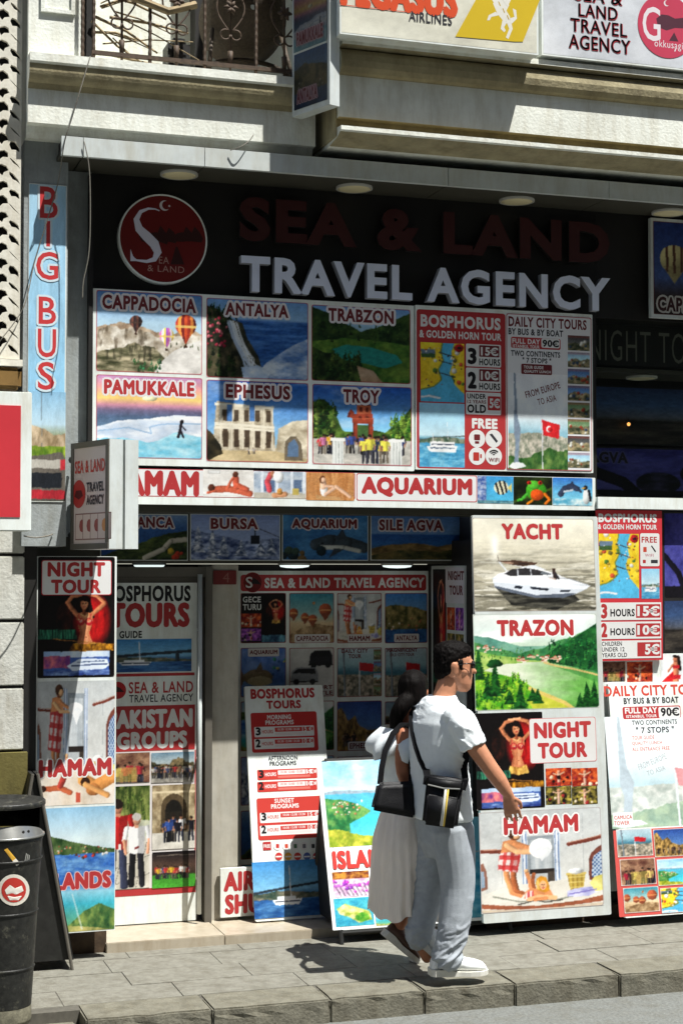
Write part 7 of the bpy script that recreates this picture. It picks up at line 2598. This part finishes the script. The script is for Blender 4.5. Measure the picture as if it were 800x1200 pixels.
def stick(pts, col, off):
    cx0, cy0 = sum(p[0] for p in pts) / len(pts), sum(p[1] for p in pts) / len(pts)
    n, k, m = len(pts), len(V), 6
    for j in range(m):
        t = 1 - j / m
        V.extend(on_drum([(cx0 + (x - cx0) * t, cy0 + (y - cy0) * t) for x, y in pts], col, off, ''))
    V.extend(on_drum([(cx0, cy0)], col, off, ''))
    for j in range(m - 1):
        for i in range(n): F_.append((k + j * n + i, k + j * n + (i + 1) % n, k + (j + 1) * n + (i + 1) % n, k + (j + 1) * n + i))
    for i in range(n): F_.append((k + (m - 1) * n + i, k + (m - 1) * n + (i + 1) % n, k + m * n))
    C_.extend([lin(col)] * (m * n + 1))


def circ(x, y, r, n=24): return [(x + r * math.cos(k * 2 * math.pi / n), y + r * 1.0 * math.sin(k * 2 * math.pi / n)) for k in range(n)]


stick(circ(16.5, 1043, 18.5), (206, 200, 188), .002)
stick(circ(16.5, 1043, 14.5), (176, 52, 44), .003)
stick([(6, 1043), (12, 1037), (18, 1041), (26, 1038), (28, 1044), (20, 1048), (8, 1048)], (220, 214, 204), .004)
stick([(9, 1050), (26, 1050), (22, 1055), (12, 1055)], (214, 206, 196), .004)
stick([(5, 996), (9, 994), (19, 1006), (15, 1009)], (206, 160, 60), .002)
stick([(15, 1009), (19, 1006), (24, 1012), (20, 1015)], (220, 214, 200), .002)
for q_ in range(3): stick([(29 + q_ * 2.4, 1010 - q_), (30 + q_ * 2.4, 1009 - q_), (32 + q_ * 1.6, 1000 + q_), (31 + q_ * 1.6, 1000 + q_)], (150, 150, 144), .002)
colour_mesh('sticker', V, F_, C_, 'print', t)

# dark standing board end-on behind the bin
t = thing('a_board', 'black standing board seen end-on between the litter bin and the tall poster', 'a-board', (wx(50, 1125, -.2), -.25, 0))
ap = onY(37, 903, -.05)
fr_, fl_ = onY(82, 1130, -.18), onY(0, 1128, -.18)
for nm, ft_, s_ in (('front_leaf', fr_, 1), ('back_leaf', fl_, -1)):
    mb = MB()
    y0, y1 = -.2, .06
    mb.hexa([Vector((ft_.x, y0, .05)), Vector((ft_.x + .018 * s_, y0, .05)), Vector((ft_.x + .018 * s_, y1, .05)), Vector((ft_.x, y1, .05)),
             Vector((ap.x + .004 * s_, y0, ap.z)), Vector((ap.x + .022 * s_, y0, ap.z)), Vector((ap.x + .022 * s_, y1, ap.z)), Vector((ap.x + .004 * s_, y1, ap.z))])
    lf = mb.build(nm, 'black_metal', t)
    mb = MB()
    for y_ in (y0 - .008, y1 + .008): mb.tube([(ft_.x + .009 * s_, y_, .0), (ap.x + .013 * s_, y_, ap.z)], .009, 8)
    mb.build('edge_tube', 'door_frame', lf)
mb = MB()
mb.hexa([Vector((fl_.x + .02, -.19, .05)), Vector((fr_.x - .003, -.19, .05)), Vector((fr_.x - .003, -.184, .05)), Vector((fl_.x + .02, -.184, .05)), Vector((ap.x - .005, -.19, ap.z - .02)), Vector((ap.x + .005, -.19, ap.z - .02)), Vector((ap.x + .005, -.184, ap.z - .02)), Vector((ap.x - .005, -.184, ap.z - .02))])
mb.build('end_panel', 'black_metal', t)

p = onZ(473, 1186, -.113)
mb = MB()
mb.hexa([p + Vector(q_) for q_ in ((-.025, -.01, .0), (.02, -.015, .004), (.028, .012, .012), (-.018, .016, .002), (-.025, -.01, .002), (.02, -.015, .006), (.028, .012, .014), (-.018, .016, .004))])
tag(mb.build('paper_scrap', 'white'), 'tiny white scrap of paper on the road beside the kerb', 'litter')
